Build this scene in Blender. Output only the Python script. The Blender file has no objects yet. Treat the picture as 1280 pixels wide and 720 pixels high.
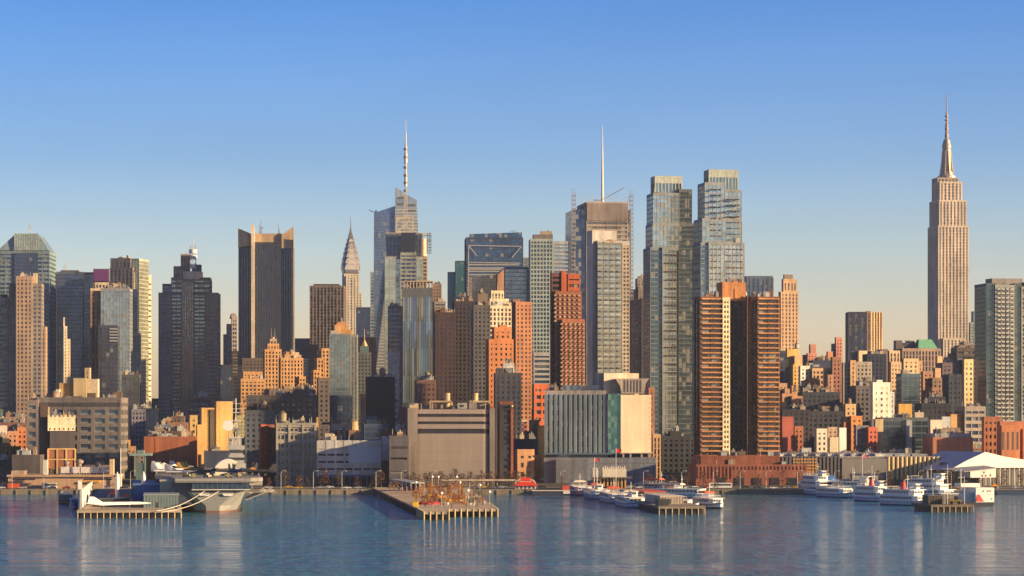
import bpy, math, random
from mathutils import Vector
random.seed(7)
R = math.radians
sc = bpy.context.scene
col = sc.collection

# ---------------------------------------------------------------- camera, sky, sun
F, YH, H = 3453.0, 524.0, 40.0          # focal length in photo pixels, horizon row, eye height (m)
cam = bpy.data.cameras.new('camera'); cam_o = bpy.data.objects.new('camera', cam); col.objects.link(cam_o)
cam_o.location = (0, 0, H); cam_o.rotation_euler = (R(90), 0, 0)
cam.sensor_width = 36; cam.lens = 36 * F / 1280; cam.shift_y = (YH - 360) / 1280
cam.clip_start = 1; cam.clip_end = 90000
sc.camera = cam_o

SUN_EL, SUN_AZ = 13.0, 75.0             # sun comes from the right: azimuth measured from "behind the camera" to the right
sd = Vector((math.sin(R(SUN_AZ)) * math.cos(R(SUN_EL)), -math.cos(R(SUN_AZ)) * math.cos(R(SUN_EL)), math.sin(R(SUN_EL))))
w = bpy.data.worlds.new('World'); sc.world = w; w.use_nodes = True
nt = w.node_tree; nt.nodes.clear()
sky = nt.nodes.new('ShaderNodeTexSky'); sky.sky_type = 'NISHITA'; sky.sun_disc = False
sky.sun_elevation = R(SUN_EL); sky.sun_rotation = math.atan2(sd.x, sd.y)
sky.altitude = 0; sky.air_density = 1.0; sky.dust_density = 1.0; sky.ozone_density = 4.0
hs = nt.nodes.new('ShaderNodeHueSaturation'); hs.inputs['Saturation'].default_value = 1.1
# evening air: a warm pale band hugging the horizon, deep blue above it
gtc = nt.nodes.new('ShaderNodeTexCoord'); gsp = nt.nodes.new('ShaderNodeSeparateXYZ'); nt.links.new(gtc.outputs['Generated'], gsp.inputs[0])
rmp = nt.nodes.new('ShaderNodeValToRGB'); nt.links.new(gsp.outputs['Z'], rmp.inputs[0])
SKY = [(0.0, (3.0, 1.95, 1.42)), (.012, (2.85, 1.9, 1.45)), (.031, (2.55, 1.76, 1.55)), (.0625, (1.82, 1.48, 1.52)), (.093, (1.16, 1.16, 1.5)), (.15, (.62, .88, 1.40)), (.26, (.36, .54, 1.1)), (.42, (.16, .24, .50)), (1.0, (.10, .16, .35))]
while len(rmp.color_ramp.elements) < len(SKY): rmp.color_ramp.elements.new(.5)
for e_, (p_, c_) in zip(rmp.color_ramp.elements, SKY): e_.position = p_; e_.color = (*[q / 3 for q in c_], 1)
vm = nt.nodes.new('ShaderNodeVectorMath'); vm.operation = 'MULTIPLY'
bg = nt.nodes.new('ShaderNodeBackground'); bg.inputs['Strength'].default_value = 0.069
wo = nt.nodes.new('ShaderNodeOutputWorld')
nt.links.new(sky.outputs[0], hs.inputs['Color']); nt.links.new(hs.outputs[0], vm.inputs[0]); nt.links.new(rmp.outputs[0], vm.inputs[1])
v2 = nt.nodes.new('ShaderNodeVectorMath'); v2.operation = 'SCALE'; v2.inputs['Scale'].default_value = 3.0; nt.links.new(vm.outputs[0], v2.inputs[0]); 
# faint uneven haze in the air, stretched along the horizon
nm = nt.nodes.new('ShaderNodeMapping'); nm.inputs['Scale'].default_value = (3, 3, 16); nt.links.new(gtc.outputs['Generated'], nm.inputs[0])
nz = nt.nodes.new('ShaderNodeTexNoise'); nz.inputs['Scale'].default_value = 1.6; nz.inputs['Detail'].default_value = 5; nt.links.new(nm.outputs[0], nz.inputs['Vector'])
nr = nt.nodes.new('ShaderNodeMapRange'); nt.links.new(nz.outputs['Fac'], nr.inputs['Value'])
for k_, q_ in zip(('From Min', 'From Max', 'To Min', 'To Max'), (.3, .7, .955, 1.045)): nr.inputs[k_].default_value = q_
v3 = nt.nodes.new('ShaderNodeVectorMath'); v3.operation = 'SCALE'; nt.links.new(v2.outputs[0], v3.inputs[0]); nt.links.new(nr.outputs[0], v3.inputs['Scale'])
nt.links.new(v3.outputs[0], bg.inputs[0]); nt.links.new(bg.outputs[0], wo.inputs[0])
sl = bpy.data.lights.new('sun', 'SUN'); sl.energy = 5.0; sl.angle = R(0.5); sl.color = (1.0, 0.71, 0.36)
so = bpy.data.objects.new('sun', sl); col.objects.link(so)
so.rotation_euler = sd.to_track_quat('Z', 'Y').to_euler()
sc.view_settings.view_transform = 'Standard'; sc.view_settings.look = 'None'
sc.view_settings.exposure = 1.12; sc.view_settings.gamma = 1
sc.cycles.max_bounces = 5; sc.cycles.diffuse_bounces = 2; sc.cycles.glossy_bounces = 3
sc.cycles.transmission_bounces = 2; sc.cycles.transparent_max_bounces = 6
sc.cycles.caustics_reflective = False; sc.cycles.caustics_refractive = False

# ---------------------------------------------------------------- helpers
def X(px, D): return (px - 640) / F * D
def Z(py, D): return H + (YH - py) / F * D
def G(D):                                # the land climbs gently from the river
    if D < 1530: return 2.5
    if D < 2400: return 2.5 + (D - 1530) / 870 * 11.5
    return 14.0

def tag(o, label=None, cat=None, group=None, kind=None):
    if label: o['label'] = label
    if cat: o['category'] = cat
    if group: o['group'] = group
    if kind: o['kind'] = kind
    return o
def empty(name, loc, rz, label, cat, group=None):
    o = bpy.data.objects.new(name, None); col.objects.link(o); o.empty_display_size = 1
    o.location = loc; o.rotation_euler = (0, 0, rz)
    return tag(o, label, cat, group)
def kids(o): return [c for c in bpy.data.objects if c.parent == o]
def copy_tree(o, loc=None, rz=None, label=None, parent=None, table=None):
    if table is None:
        table = {}
        for c in bpy.data.objects:
            if c.parent: table.setdefault(c.parent.name, []).append(c)
    c = o.copy(); col.objects.link(c); c.parent = parent
    if loc is not None: c.location = loc
    if rz is not None: c.rotation_euler = (0, 0, rz)
    if label: c['label'] = label
    for ch in table.get(o.name, []): copy_tree(ch, parent=c, table=table)
    return c

class MB:
    def __init__(s, rot=0, ox=0, oy=0): s.v = []; s.f = []; s.r = (math.cos(rot), math.sin(rot), ox, oy) if rot else None
    def pt(s, x, y, z):
        if s.r:
            c, n, ox, oy = s.r; x, y = ox + (x - ox) * c - (y - oy) * n, oy + (x - ox) * n + (y - oy) * c
        s.v.append((x, y, z)); return len(s.v) - 1
    def box(s, x0, x1, y0, y1, z0, z1):
        i = [s.pt(x, y, z) for z in (z0, z1) for x, y in ((x0, y0), (x1, y0), (x1, y1), (x0, y1))]
        a, b, c, d, e, f, g, h = i
        s.f += [(d, c, b, a), (e, f, g, h), (a, b, f, e), (b, c, g, f), (c, d, h, g), (d, a, e, h)]
    def loft(s, rings, cap=True):        # rings: lists of (x,y,z), same length, counter-clockwise from above
        idx = [[s.pt(*p) for p in r] for r in rings]; n = len(idx[0])
        for a, b in zip(idx, idx[1:]):
            for k in range(n): s.f.append((a[k], a[(k + 1) % n], b[(k + 1) % n], b[k]))
        if cap: s.f.append(tuple(reversed(idx[0]))); s.f.append(tuple(idx[-1]))
    def prism(s, poly, z0, z1): s.loft([[(x, y, z0) for x, y in poly], [(x, y, z1) for x, y in poly]])
    def cyl(s, x, y, z0, z1, r0, r1=None, n=12):
        r1 = r0 if r1 is None else r1
        s.loft([[(x + r * math.cos(k * 2 * math.pi / n), y + r * math.sin(k * 2 * math.pi / n), z) for k in range(n)] for r, z in ((r0, z0), (max(r1, .01), z1))])
    def lathe(s, x, y, prof, n=16):      # prof: (radius, z)
        s.loft([[(x + max(r, .01) * math.cos(k * 2 * math.pi / n), y + max(r, .01) * math.sin(k * 2 * math.pi / n), z) for k in range(n)] for r, z in prof])
    def bar(s, p, q, r, n=4):
        p, q = Vector(p), Vector(q); d = (q - p)
        if d.length < 1e-6: return
        d.normalize(); u = d.cross(Vector((0, 0, 1)) if abs(d.z) < .9 else Vector((1, 0, 0))).normalized(); t = d.cross(u)
        ring = lambda c: [tuple(c + (u * math.cos(k * 2 * math.pi / n + .785) + t * math.sin(k * 2 * math.pi / n + .785)) * r) for k in range(n)]
        s.loft([ring(p), ring(q)])
    def yz(s, poly, x0, x1):             # polygon in y,z extruded along x
        s.loft([[(x0, y, z) for y, z in poly], [(x1, y, z) for y, z in poly]])
    def xz(s, poly, y0, y1):             # polygon in x,z extruded along y
        s.loft([[(x, y0, z) for x, z in poly], [(x, y1, z) for x, z in poly]])
    def build(s, name, mat, parent=None, smooth=False):
        me = bpy.data.meshes.new(name); me.from_pydata(s.v, [], s.f)
        mats = mat if isinstance(mat, (list, tuple)) else [mat]
        for m in mats: me.materials.append(m)
        if smooth: me.polygons.foreach_set('use_smooth', [True] * len(me.polygons))
        me.update()
        o = bpy.data.objects.new(name, me); col.objects.link(o); o.parent = parent
        return o

# ---------------------------------------------------------------- materials
def newmat(name):
    m = bpy.data.materials.new(name); m.use_nodes = True; t = m.node_tree
    return m, t, t.nodes['Principled BSDF']
def N(t, k, **kw):
    n = t.nodes.new(k)
    for a, b in kw.items(): setattr(n, a, b)
    return n
def mul(t, a, b, op='MULTIPLY'):
    n = N(t, 'ShaderNodeMath', operation=op)
    for i, q in enumerate((a, b)):
        if isinstance(q, (int, float)): n.inputs[i].default_value = q
        else: t.links.new(q, n.inputs[i])
    return n.outputs[0]
def noise(t, vec, scale, detail=3):
    n = N(t, 'ShaderNodeTexNoise'); n.inputs['Scale'].default_value = scale; n.inputs['Detail'].default_value = detail
    t.links.new(vec, n.inputs['Vector']); return n.outputs['Fac']
def rng(t, v, lo, hi, a=0., b=1.):
    n = N(t, 'ShaderNodeMapRange'); t.links.new(v, n.inputs['Value'])
    for k, q in zip(('From Min', 'From Max', 'To Min', 'To Max'), (a, b, lo, hi)): n.inputs[k].default_value = q
    return n.outputs[0]
def scaled(t, vec, sx, sy, sz):
    n = N(t, 'ShaderNodeVectorMath', operation='MULTIPLY'); t.links.new(vec, n.inputs[0]); n.inputs[1].default_value = (sx, sy, sz); return n.outputs[0]
def tint(t, colr, fac):                  # colour times a grey factor
    n = N(t, 'ShaderNodeVectorMath', operation='SCALE'); 
    if isinstance(colr, tuple): n.inputs[0].default_value = colr[:3]
    else: t.links.new(colr, n.inputs[0])
    t.links.new(fac, n.inputs['Scale']); return n.outputs[0]
CACHE = {}
def wall(c, rough=.85, spec=.3, var=1.0):
    key = ('w', c, rough, spec, var)
    if key in CACHE: return CACHE[key]
    m, t, b = newmat('masonry'); tc = N(t, 'ShaderNodeTexCoord'); o = tc.outputs['Object']
    oi = N(t, 'ShaderNodeObjectInfo')
    a = rng(t, noise(t, o, .035, 4), 1 - .28 * var, 1 + .22 * var, .3, .7)
    s = rng(t, noise(t, scaled(t, o, .35, .35, .03), 1.0, 4), 1 - .25 * var, 1 + .15 * var, .3, .7)
    g = rng(t, noise(t, o, 1.1, 3), 1 - .16 * var, 1 + .16 * var, .3, .7)
    r = rng(t, oi.outputs['Random'], .92, 1.08)
    f = mul(t, mul(t, a, s), mul(t, g, r))
    t.links.new(tint(t, c, f), b.inputs['Base Color'])
    b.inputs['Roughness'].default_value = rough; b.inputs['Specular IOR Level'].default_value = spec
    CACHE[key] = m; return m
def paint(c, rough=.5, metal=0., var=.5):
    key = ('p', c, rough, metal)
    if key in CACHE: return CACHE[key]
    m, t, b = newmat('paint'); tc = N(t, 'ShaderNodeTexCoord')
    f = rng(t, noise(t, tc.outputs['Object'], .8, 4), 1 - .25 * var, 1 + .15 * var, .3, .7)
    t.links.new(tint(t, c, f), b.inputs['Base Color'])
    b.inputs['Roughness'].default_value = rough; b.inputs['Metallic'].default_value = metal
    CACHE[key] = m; return m
def glass(c, bay=3., flr=4., metal=.55, rough=.12, bl=.25, bcol=(.30, .28, .25), wob=.0035):
    key = ("g", c, bay, flr, metal, rough, bl, bcol, wob)
    if key in CACHE: return CACHE[key]
    m, t, b = newmat('window_glass'); tc = N(t, 'ShaderNodeTexCoord')
    ad = N(t, 'ShaderNodeVectorMath', operation='ADD'); t.links.new(tc.outputs['Object'], ad.inputs[0]); ad.inputs[1].default_value = (bay * .37, bay * .37, flr * .11)
    sn = N(t, 'ShaderNodeVectorMath', operation='SNAP'); t.links.new(ad.outputs[0], sn.inputs[0]); sn.inputs[1].default_value = (bay, bay, flr)
    wn = N(t, 'ShaderNodeTexWhiteNoise'); t.links.new(sn.outputs[0], wn.inputs['Vector'])
    sp = N(t, 'ShaderNodeSeparateColor'); t.links.new(wn.outputs['Color'], sp.inputs[0])
    big = rng(t, noise(t, tc.outputs['Object'], .03, 3), .75, 1.3, .3, .7)
    f = mul(t, rng(t, sp.outputs[0], .78, 1.18), big)
    mx = N(t, 'ShaderNodeMix', data_type='RGBA'); lt = mul(t, sp.outputs[1], 1 - bl, 'GREATER_THAN')
    t.links.new(mul(t, lt, .7), mx.inputs['Factor']); t.links.new(tint(t, c, f), mx.inputs['A']); mx.inputs['B'].default_value = (*bcol, 1)
    t.links.new(mx.outputs['Result'], b.inputs['Base Color'])
    t.links.new(mul(t, rng(t, lt, metal, metal * .25), 1.0), b.inputs['Metallic'])
    b.inputs['Roughness'].default_value = rough
    # each pane sits a hair out of true, so reflections break up from pane to pane
    ge = N(t, 'ShaderNodeNewGeometry'); su = N(t, 'ShaderNodeVectorMath', operation='SUBTRACT'); t.links.new(wn.outputs['Color'], su.inputs[0]); su.inputs[1].default_value = (.5, .5, .5)
    s2 = N(t, 'ShaderNodeVectorMath', operation='SCALE'); t.links.new(su.outputs[0], s2.inputs[0]); s2.inputs['Scale'].default_value = wob * 4
    a2 = N(t, 'ShaderNodeVectorMath', operation='ADD'); t.links.new(ge.outputs['Normal'], a2.inputs[0]); t.links.new(s2.outputs[0], a2.inputs[1])
    nn = N(t, 'ShaderNodeVectorMath', operation='NORMALIZE'); t.links.new(a2.outputs[0], nn.inputs[0]); t.links.new(nn.outputs[0], b.inputs['Normal'])
    CACHE[key] = m; return m

# colours (real-world albedo)
BEIGE = (.42, .32, .23); CREAM = (.62, .51, .36); ORANGE = (.44, .17, .07); BRICK = (.33, .10, .055); BROWN = (.17, .105, .075)
DKBROWN = (.06, .046, .05); GREY = (.27, .27, .27); LGREY = (.45, .45, .44); SLATE = (.06, .07, .09); WHITE = (.74, .70, .64)
OCHRE = (.55, .34, .13); CONC = (.34, .29, .25); NAVY = (.035, .045, .08); TAN = (.36, .24, .16); BLUEG = (.16, .22, .28); PINK = (.42, .19, .14)
GREEN = (.16, .21, .18); BLACK = (.025, .025, .03)
g_navy = (.06, .09, .17); g_dark = (.05, .06, .08); g_teal = (.10, .22, .26); g_green = (.20, .27, .27); g_sky = (.28, .36, .42); g_grey = (.22, .25, .27)
ROOF = (.10, .09, .085)

def lattice(mw, mg, x0, x1, y0, y1, z0, z1, bay, flr, pier, span, p):
    """glazed core with real piers and spandrels standing proud of it on all four sides"""
    mg.box(x0 + p, x1 - p, y0 + p, y1 - p, z0, z1 - .06)
    e = .06
    for (a0, a1, fx) in ((x0, x1, True), (y0, y1, False)):
        L = a1 - a0; n = max(1, round(L / bay)); bw = L / n; pw = bw * pier
        for k in range(n + 1):
            if pier <= 0 and 0 < k < n: continue
            pw_ = pw if pier > 0 else .8
            c = a0 + k * bw; lo = max(a0, c - pw_ / 2); hi = min(a1, c + pw_ / 2)
            if k == 0: lo, hi = a0, a0 + max(pw_ * .75, p + .1)
            if k == n: lo, hi = a1 - max(pw_ * .75, p + .1), a1
            if fx: mw.box(lo, hi, y0, y0 + p + e, z0, z1); mw.box(lo, hi, y1 - p - e, y1, z0, z1)
            elif 0 < k < n: mw.box(x0, x0 + p + e, lo, hi, z0, z1); mw.box(x1 - p - e, x1, lo, hi, z0, z1)
            else:
                lo2, hi2 = (lo + .004, hi) if k == 0 else (lo, hi - .004)
                mw.box(x0 + .004, x0 + p + e, lo2, hi2, z0, z1 - .004); mw.box(x1 - p - e, x1 - .004, lo2, hi2, z0, z1 - .004)
    nf = max(1, round((z1 - z0) / flr)); fh = (z1 - z0) / nf; q = .05 if pier > 0 else 0.0
    if span > 0:
        for k in range(nf + 1):
            zc = z0 + k * fh; h = fh * span
            a, b = zc - h * .55, zc + h * .45
            if k == 0: a = z0
            if k == nf: a, b = z1 - fh * max(span, .3), z1 - .01
            if b - a < .05: continue
            mw.box(x0 + q, x1 - q, y0 + q, y0 + p + .03, a, b); mw.box(x0 + q, x1 - q, y1 - p - .03, y1 - q, a, b)
            mw.box(x0 + q, x0 + p + .03, y0 + p + .03, y1 - p - .03, a, b); mw.box(x1 - p - .03, x1 - q, y0 + p + .03, y1 - p - .03, a, b)

class B:
    """one building: an Empty at its base, blocks given by what they span, at distance D"""
    def __init__(s, name, label, cat, D, pc, rot=7, group=None, base=None, keep=False):
        s.fit = rot > 10 and not keep
        rot = min(rot, 20)
        s.D = D; s.th = R(rot); s.bx = X(pc, D); s.g = G(D) if base is None else base
        s.c, s.s = math.cos(s.th), math.sin(s.th)
        s.o = empty(name, (s.bx, D, s.g), s.th, label, cat, group)
        s.W = {}; s.nb = 0; s.top = []
    def lx(s, px, off=0.):
        t = (px - 640) / F; return (t * (s.D + off * s.c) + off * s.s - s.bx) / (s.c - t * s.s)
    def lz(s, py, lx=0., off=0.): return Z(py, s.D + lx * s.s + off * s.c) - s.g
    def mb(s, name, mat, rot=0):
        k = (name, mat.name if not isinstance(mat, list) else mat[0].name, rot)
        if k not in s.W: s.W[k] = (MB(), name, mat)
        return s.W[k][0]
    def block(s, pl, pr, yt, st, off=0., dep=30., yb=None, roof=True):
        s.nb += 1; e = .012 * s.nb
        x0, x1 = s.lx(pl, off), s.lx(pr, off); z1 = s.lz(yt, (x0 + x1) / 2, off); z0 = -3. if yb is None else s.lz(yb, (x0 + x1) / 2, off)
        if s.fit:                           # keep the whole outline, side face included, inside the given span
            rel = s.th + math.atan(((pl + pr) / 2 - 640) / F); sh = min(dep * math.sin(rel), .11 * (x1 - x0)); dep = max(3., sh / math.sin(rel)); x0 += sh / math.cos(rel)
        x0 -= e; x1 += e; y0 = off - e; y1 = off + dep + e
        mw = s.mb('wall', wall(st['w'], st.get('rough', .85), var=st.get('var', 1.))); gm = glass(st['g'], st['bay'], st['flr'], st.get('metal', .55), st.get('gr', .12), st.get('bl', .32), wob=st.get('wob', .0035))
        mg = s.mb('glazing', gm)
        if st.get('solid'): mw.box(x0, x1, y0, y1, z0, z1 - .06)
        elif st.get('win'): s.windows(mw, x0, x1, y0, y1, z0, z1, st, gm)
        else: lattice(mw, mg, x0, x1, y0, y1, z0, z1, st['bay'], st['flr'], st['pier'], st['span'], st.get('p', .7))
        if roof:
            mr = s.mb('roof', wall(ROOF)); mr.box(x0 + .5, x1 - .5, y0 + .5, y1 - .5, z1 - .05, z1 + .15)
            h = st.get('par', 1.1)
            for (a, b, c, d) in ((x0 - .02, x1 + .02, y0 - .02, y0 + .45), (x0 - .02, x1 + .02, y1 - .45, y1 + .02), (x0 - .02, x0 + .45, y0 + .45, y1 - .45), (x1 - .45, x1 + .02, y0 + .45, y1 - .45)):
                mw.box(a, b, c, d, z1 - .02, z1 + h)
        s.top.append((x0, x1, y0, y1, z1)); return (x0, x1, y0, y1, z0, z1)
    def windows(s, mw, x0, x1, y0, y1, z0, z1, st, gm):
        """wall lattice with a solid core and every window a mesh of its own, set deep in its opening"""
        p = st.get('p', .4)
        core = MB(); lattice(mw, core, x0, x1, y0, y1, z0, z1, st['bay'], st['flr'], st['pier'], st['span'], p)
        mw.v_off = 0
        cm = s.mb('core_wall', wall(st['w'])); cm.box(x0 + p, x1 - p, y0 + p, y1 - p, z0, z1 - .06)
        s.pend = getattr(s, 'pend', [])
        nf = max(1, round((z1 - z0) / st['flr'])); fh = (z1 - z0) / nf; hs_ = fh * st['span']
        n = max(1, round((x1 - x0) / st['bay'])); bw = (x1 - x0) / n; pw = bw * st['pier']
        for k in range(nf):
            za, zb = z0 + k * fh + hs_ * .45, z0 + (k + 1) * fh - hs_ * .55
            if zb < 1 or zb > z1 - .2: continue
            for j in range(n):
                xa, xb = x0 + j * bw + pw / 2, x0 + (j + 1) * bw - pw / 2
                s.pend.append((0, (xa + xb) / 2, y0 + p, (za + zb) / 2, xb - xa, zb - za, gm))
        m = max(1, round((y1 - y0) / st['bay'])); bw = (y1 - y0) / m; pw = bw * st['pier']
        for k in range(nf):
            za, zb = z0 + k * fh + hs_ * .45, z0 + (k + 1) * fh - hs_ * .55
            if zb < 1 or zb > z1 - .2: continue
            for j in range(m):
                ya, yb = y0 + j * bw + pw / 2, y0 + (j + 1) * bw - pw / 2
                for side in (1, 2):
                    s.pend.append((side, x0 + p if side == 1 else x1 - p, (ya + yb) / 2, (za + zb) / 2, yb - ya, zb - za, gm))
    def flush_windows(s):
        P = getattr(s, 'pend', [])
        if not P: return
        P.sort(key=lambda q: (q[0], -q[3])); meshes = {}
        def shape(mb, w_, h_):
            mb.box(-w_ / 2 - .01, w_ / 2 + .01, -.05, .02, -h_ / 2 - .01, h_ / 2 + .01)
            mb.box(-.06, .06, -.10, -.04, -h_ / 2, h_ / 2); mb.box(-w_ / 2, w_ / 2, -.095, -.04, -.05, .05)
        rest = MB(); rm = None; cnt = 0
        for (sd_, a, b, z, w_, h_, gm) in P:
            rz = (0, -math.pi / 2, math.pi / 2)[sd_]
            if cnt < 100 and sd_ in (0, 1 if s.th > 0 else 2):
                key = (round(w_, 2), round(h_, 2), gm.name)
                if key not in meshes:
                    q = MB(); shape(q, w_, h_); me = q.build('window', gm, s.o); meshes[key] = me.data; o = me
                else: o = bpy.data.objects.new('window', meshes[key]); col.objects.link(o); o.parent = s.o
                o.location = (a, b, z); o.rotation_euler = (0, 0, rz); cnt += 1
            else:
                q = MB(rz, 0, 0); shape(q, w_, h_)
                k = len(rest.v); rest.v += [(x + a, y + b, zz + z) for x, y, zz in q.v]; rest.f += [tuple(i + k for i in f) for f in q.f]; rm = gm
        if rest.v: tag(rest.build('window', rm, s.o), kind='stuff')
    def tank(s, px, yt, off=8., sz=1., col_=(.30, .20, .12)):
        x = s.lx(px, off); z = s.lz(yt, x, off); r = 2.1 * sz; h = 4.2 * sz
        t = MB(); t.cyl(x, off, z - h - r * .7, z - r * .7, r, r * .96, 14); o = t.build('water_tank', wall(col_), s.o)
        c = MB(); c.cyl(x, off, z - r * .7, z, r * 1.08, .05, 14); c.build('tank_roof', wall((.22, .17, .13)), o)
        l = MB()
        base = max([t_[4] for t_ in s.top if t_[0] <= x <= t_[1] and t_[2] <= off <= t_[3]] or [0])
        for a, b in ((-1, -1), (1, -1), (1, 1), (-1, 1)): l.bar((x + a * r * .7, off + b * r * .7, base), (x + a * r * .7, off + b * r * .7, z - h - r * .7), .18)
        l.box(x - r, x + r, off - r, off + r, z - h - r * .7 - .4, z - h - r * .7); l.build('tank_stand', paint((.08, .07, .07)), o)
    def units(s, k=3, seed=1, big=True):
        """plant on the roofs: stair head, cooling units, vents"""
        rd = random.Random(seed); k += 3
        for (x0, x1, y0, y1, z) in sorted(s.top, key=lambda q: -(q[1] - q[0]) * (q[3] - q[2]))[:2]:
            w_, d_ = x1 - x0, y1 - y0
            if w_ < 7 or d_ < 7: continue
            for i in range(k):
                a = rd.uniform(1.8, min(6, w_ * .3)); b = rd.uniform(2, min(5, d_ * .4)); h = rd.uniform(1.6, 4.2)
                x = rd.uniform(x0 + 1, x1 - a - 1); y = rd.uniform(y0 + 1.2, max(y0 + 1.3, y0 + d_ * .6 - b))
                m = MB(); m.box(x, x + a, y, y + b, z + .15, z + h); m.box(x - .1, x + a + .1, y - .1, y + b + .1, z + h, z + h + .2)
                if rd.random() < .5: m.cyl(x + a / 2, y + b / 2, z + h + .2, z + h + 1.2, .5, .5, 8)
                m.build(rd.choice(['stair_head', 'cooling_unit', 'roof_plant']), wall(rd.choice([GREY, LGREY, TAN, CREAM, BROWN, CONC])), s.o)
            for i in range(min(k, 6)): m = MB(); m.cyl(rd.uniform(x0 + 1, x1 - 1), rd.uniform(y0 + 1, y0 + d_ * .5), z, z + rd.uniform(2, 5), .18, .12, 6); m.build('vent_pipe', paint(LGREY), s.o)
    def mast(s, px, yt, off=6., r=.25, yb=None, col_=(.4, .38, .36)):
        x = s.lx(px, off); z = s.lz(yt, x, off)
        base = max([t_[4] for t_ in s.top if t_[0] - 1 <= x <= t_[1] + 1] or [0]) if yb is None else s.lz(yb, x, off)
        m = MB(); m.cyl(x, off, base, base + (z - base) * .55, r, r * .8, 8); m.cyl(x, off, base + (z - base) * .55, z, r * .5, r * .25, 6)
        m.build('antenna', paint(col_, .5), s.o)
    def done(s):
        s.flush_windows()
        for (mb, n, m) in s.W.values():
            if mb.v: mb.build(n, m, s.o)
        s.W = {}; return s.o

def ST(w, g, bay=3., flr=3.6, pier=.5, span=.45, **k): return dict(w=w, g=g, bay=bay, flr=flr, pier=pier, span=span, **k)
punch = lambda w, g=g_dark, **k: ST(w, g, k.pop('bay', 3.4), k.pop('flr', 3.3), k.pop('pier', .52), k.pop('span', .50), **k)
ribbon = lambda w, g=g_dark, **k: ST(w, g, k.pop('bay', 6.), k.pop('flr', 3.9), k.pop('pier', .05), k.pop('span', .45), **k)
piers = lambda w, g=g_dark, **k: ST(w, g, k.pop('bay', 3.4), k.pop('flr', 3.9), k.pop('pier', .42), k.pop('span', .12), **k)
curtain = lambda g=g_grey, w=(.2, .22, .24), **k: ST(w, g, k.pop('bay', 3.2), k.pop('flr', 4.0), k.pop('pier', .06), k.pop('span', .14), p=k.pop('p', .15), bl=k.pop('bl', .04), **k)
solid = lambda w, **k: ST(w, g_dark, solid=True, **k)
win = lambda w, g=g_dark, **k: ST(w, g, k.pop('bay', 3.6), k.pop('flr', 3.6), k.pop('pier', .5), k.pop('span', .5), win=True, **k)
# ---------------------------------------------------------------- water, land, road
m_water, t, b = newmat('river_water')
tc = N(t, 'ShaderNodeTexCoord'); o = tc.outputs['Object']
b.inputs['Base Color'].default_value = (.045, .20, .31, 1); b.inputs['Roughness'].default_value = .10; b.inputs['IOR'].default_value = 1.33
n1 = noise(t, scaled(t, o, .03, .16, 1), 1.0, 5); n2 = noise(t, scaled(t, o, .15, .9, 1), 1.0, 4); n3 = noise(t, scaled(t, o, .004, .022, 1), 1.0, 3)
n4 = noise(t, scaled(t, o, .016, .055, 1), 1.0, 2)
hgt0 = mul(t, mul(t, n1, .8), mul(t, mul(t, n2, .32), rng(t, n3, .35, 1.5, .35, .65)), 'ADD')
n5 = noise(t, scaled(t, o, .16, .085, 1), 1.0, 3); n6 = noise(t, scaled(t, o, .5, .2, 1), 1.0, 2)
hgt = mul(t, hgt0, mul(t, mul(t, n4, 1.2), mul(t, mul(t, n5, .8), mul(t, n6, .3), 'ADD'), 'ADD'), 'ADD')
bp = N(t, 'ShaderNodeBump'); bp.inputs['Strength'].default_value = 1.0; bp.inputs['Distance'].default_value = 1.6
t.links.new(hgt, bp.inputs['Height']); t.links.new(bp.outputs[0], b.inputs['Normal'])
t.links.new(rng(t, n3, .045, .12, .35, .65), b.inputs['Roughness'])
mb = MB(); mb.v = [(-2400, -300, 0), (2400, -300, 0), (2400, 1480, 0), (-2400, 1480, 0)]; mb.f = [(0, 1, 2, 3)]
tag(mb.build('river', m_water), kind='structure')

m_ground = wall((.09, .085, .08), var=1.3)
mb = MB()
prof = [(1474, -4), (1474, 2.3), (1530, 2.3), (2400, 13.8), (4600, 13.8)]
for x in (-2400, 2400):
    for y, z in prof: mb.v.append((x, y, z))
n = len(prof)
mb.f = [(k, k + n, k + n + 1, k + 1) for k in range(n - 1)]
tag(mb.build('ground', m_ground), kind='structure')
mb = MB(); mb.box(-900, 900, 1471.0, 1473.9, -3, 2.75)        # bulkhead along the river
for k in range(-60, 90): mb.box(k * 8 - .3, k * 8 + .3, 1470.6, 1471.0, -2, 2.3)
tag(mb.build('bulkhead', wall((.30, .24, .17))), kind='structure')
mb = MB(); mb.box(-900, 900, 1474.2, 1491, 2.0, 2.45)
tag(mb.build('esplanade', wall((.36, .29, .22))), kind='structure')
mb = MB(); mb.box(-900, 900, 1493, 1521, 2.0, 2.32)
tag(mb.build('road', wall((.055, .055, .06))), kind='structure')
mb = MB()
for y in (1500, 1507, 1514):
    for k in range(-140, 140): mb.box(k * 6, k * 6 + 3, y - .08, y + .08, 2.324, 2.328)
tag(mb.build('road_markings', paint((.7, .7, .66))), kind='structure')
mb = MB(); mb.box(-900, 900, 1521.2, 1528, 2.0, 2.45)
tag(mb.build('pavement', wall((.28, .26, .24))), kind='structure')

# ---------------------------------------------------------------- thin evening haze over river and city
m = bpy.data.materials.new('haze'); m.use_nodes = True; t = m.node_tree; t.nodes.clear()
pv = t.nodes.new('ShaderNodeVolumePrincipled'); pv.inputs['Color'].default_value = (.62, .76, 1.0, 1); pv.inputs['Density'].default_value = 2.8e-5; pv.inputs['Anisotropy'].default_value = .2
ou = t.nodes.new('ShaderNodeOutputMaterial'); t.links.new(pv.outputs[0], ou.inputs['Volume'])
mb = MB(); mb.box(-2500, 2500, -400, 4700, -6, 480)
tag(mb.build('haze', m), kind='stuff')
sc.cycles.volume_bounces = 0; sc.cycles.volume_step_rate = 4
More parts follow.
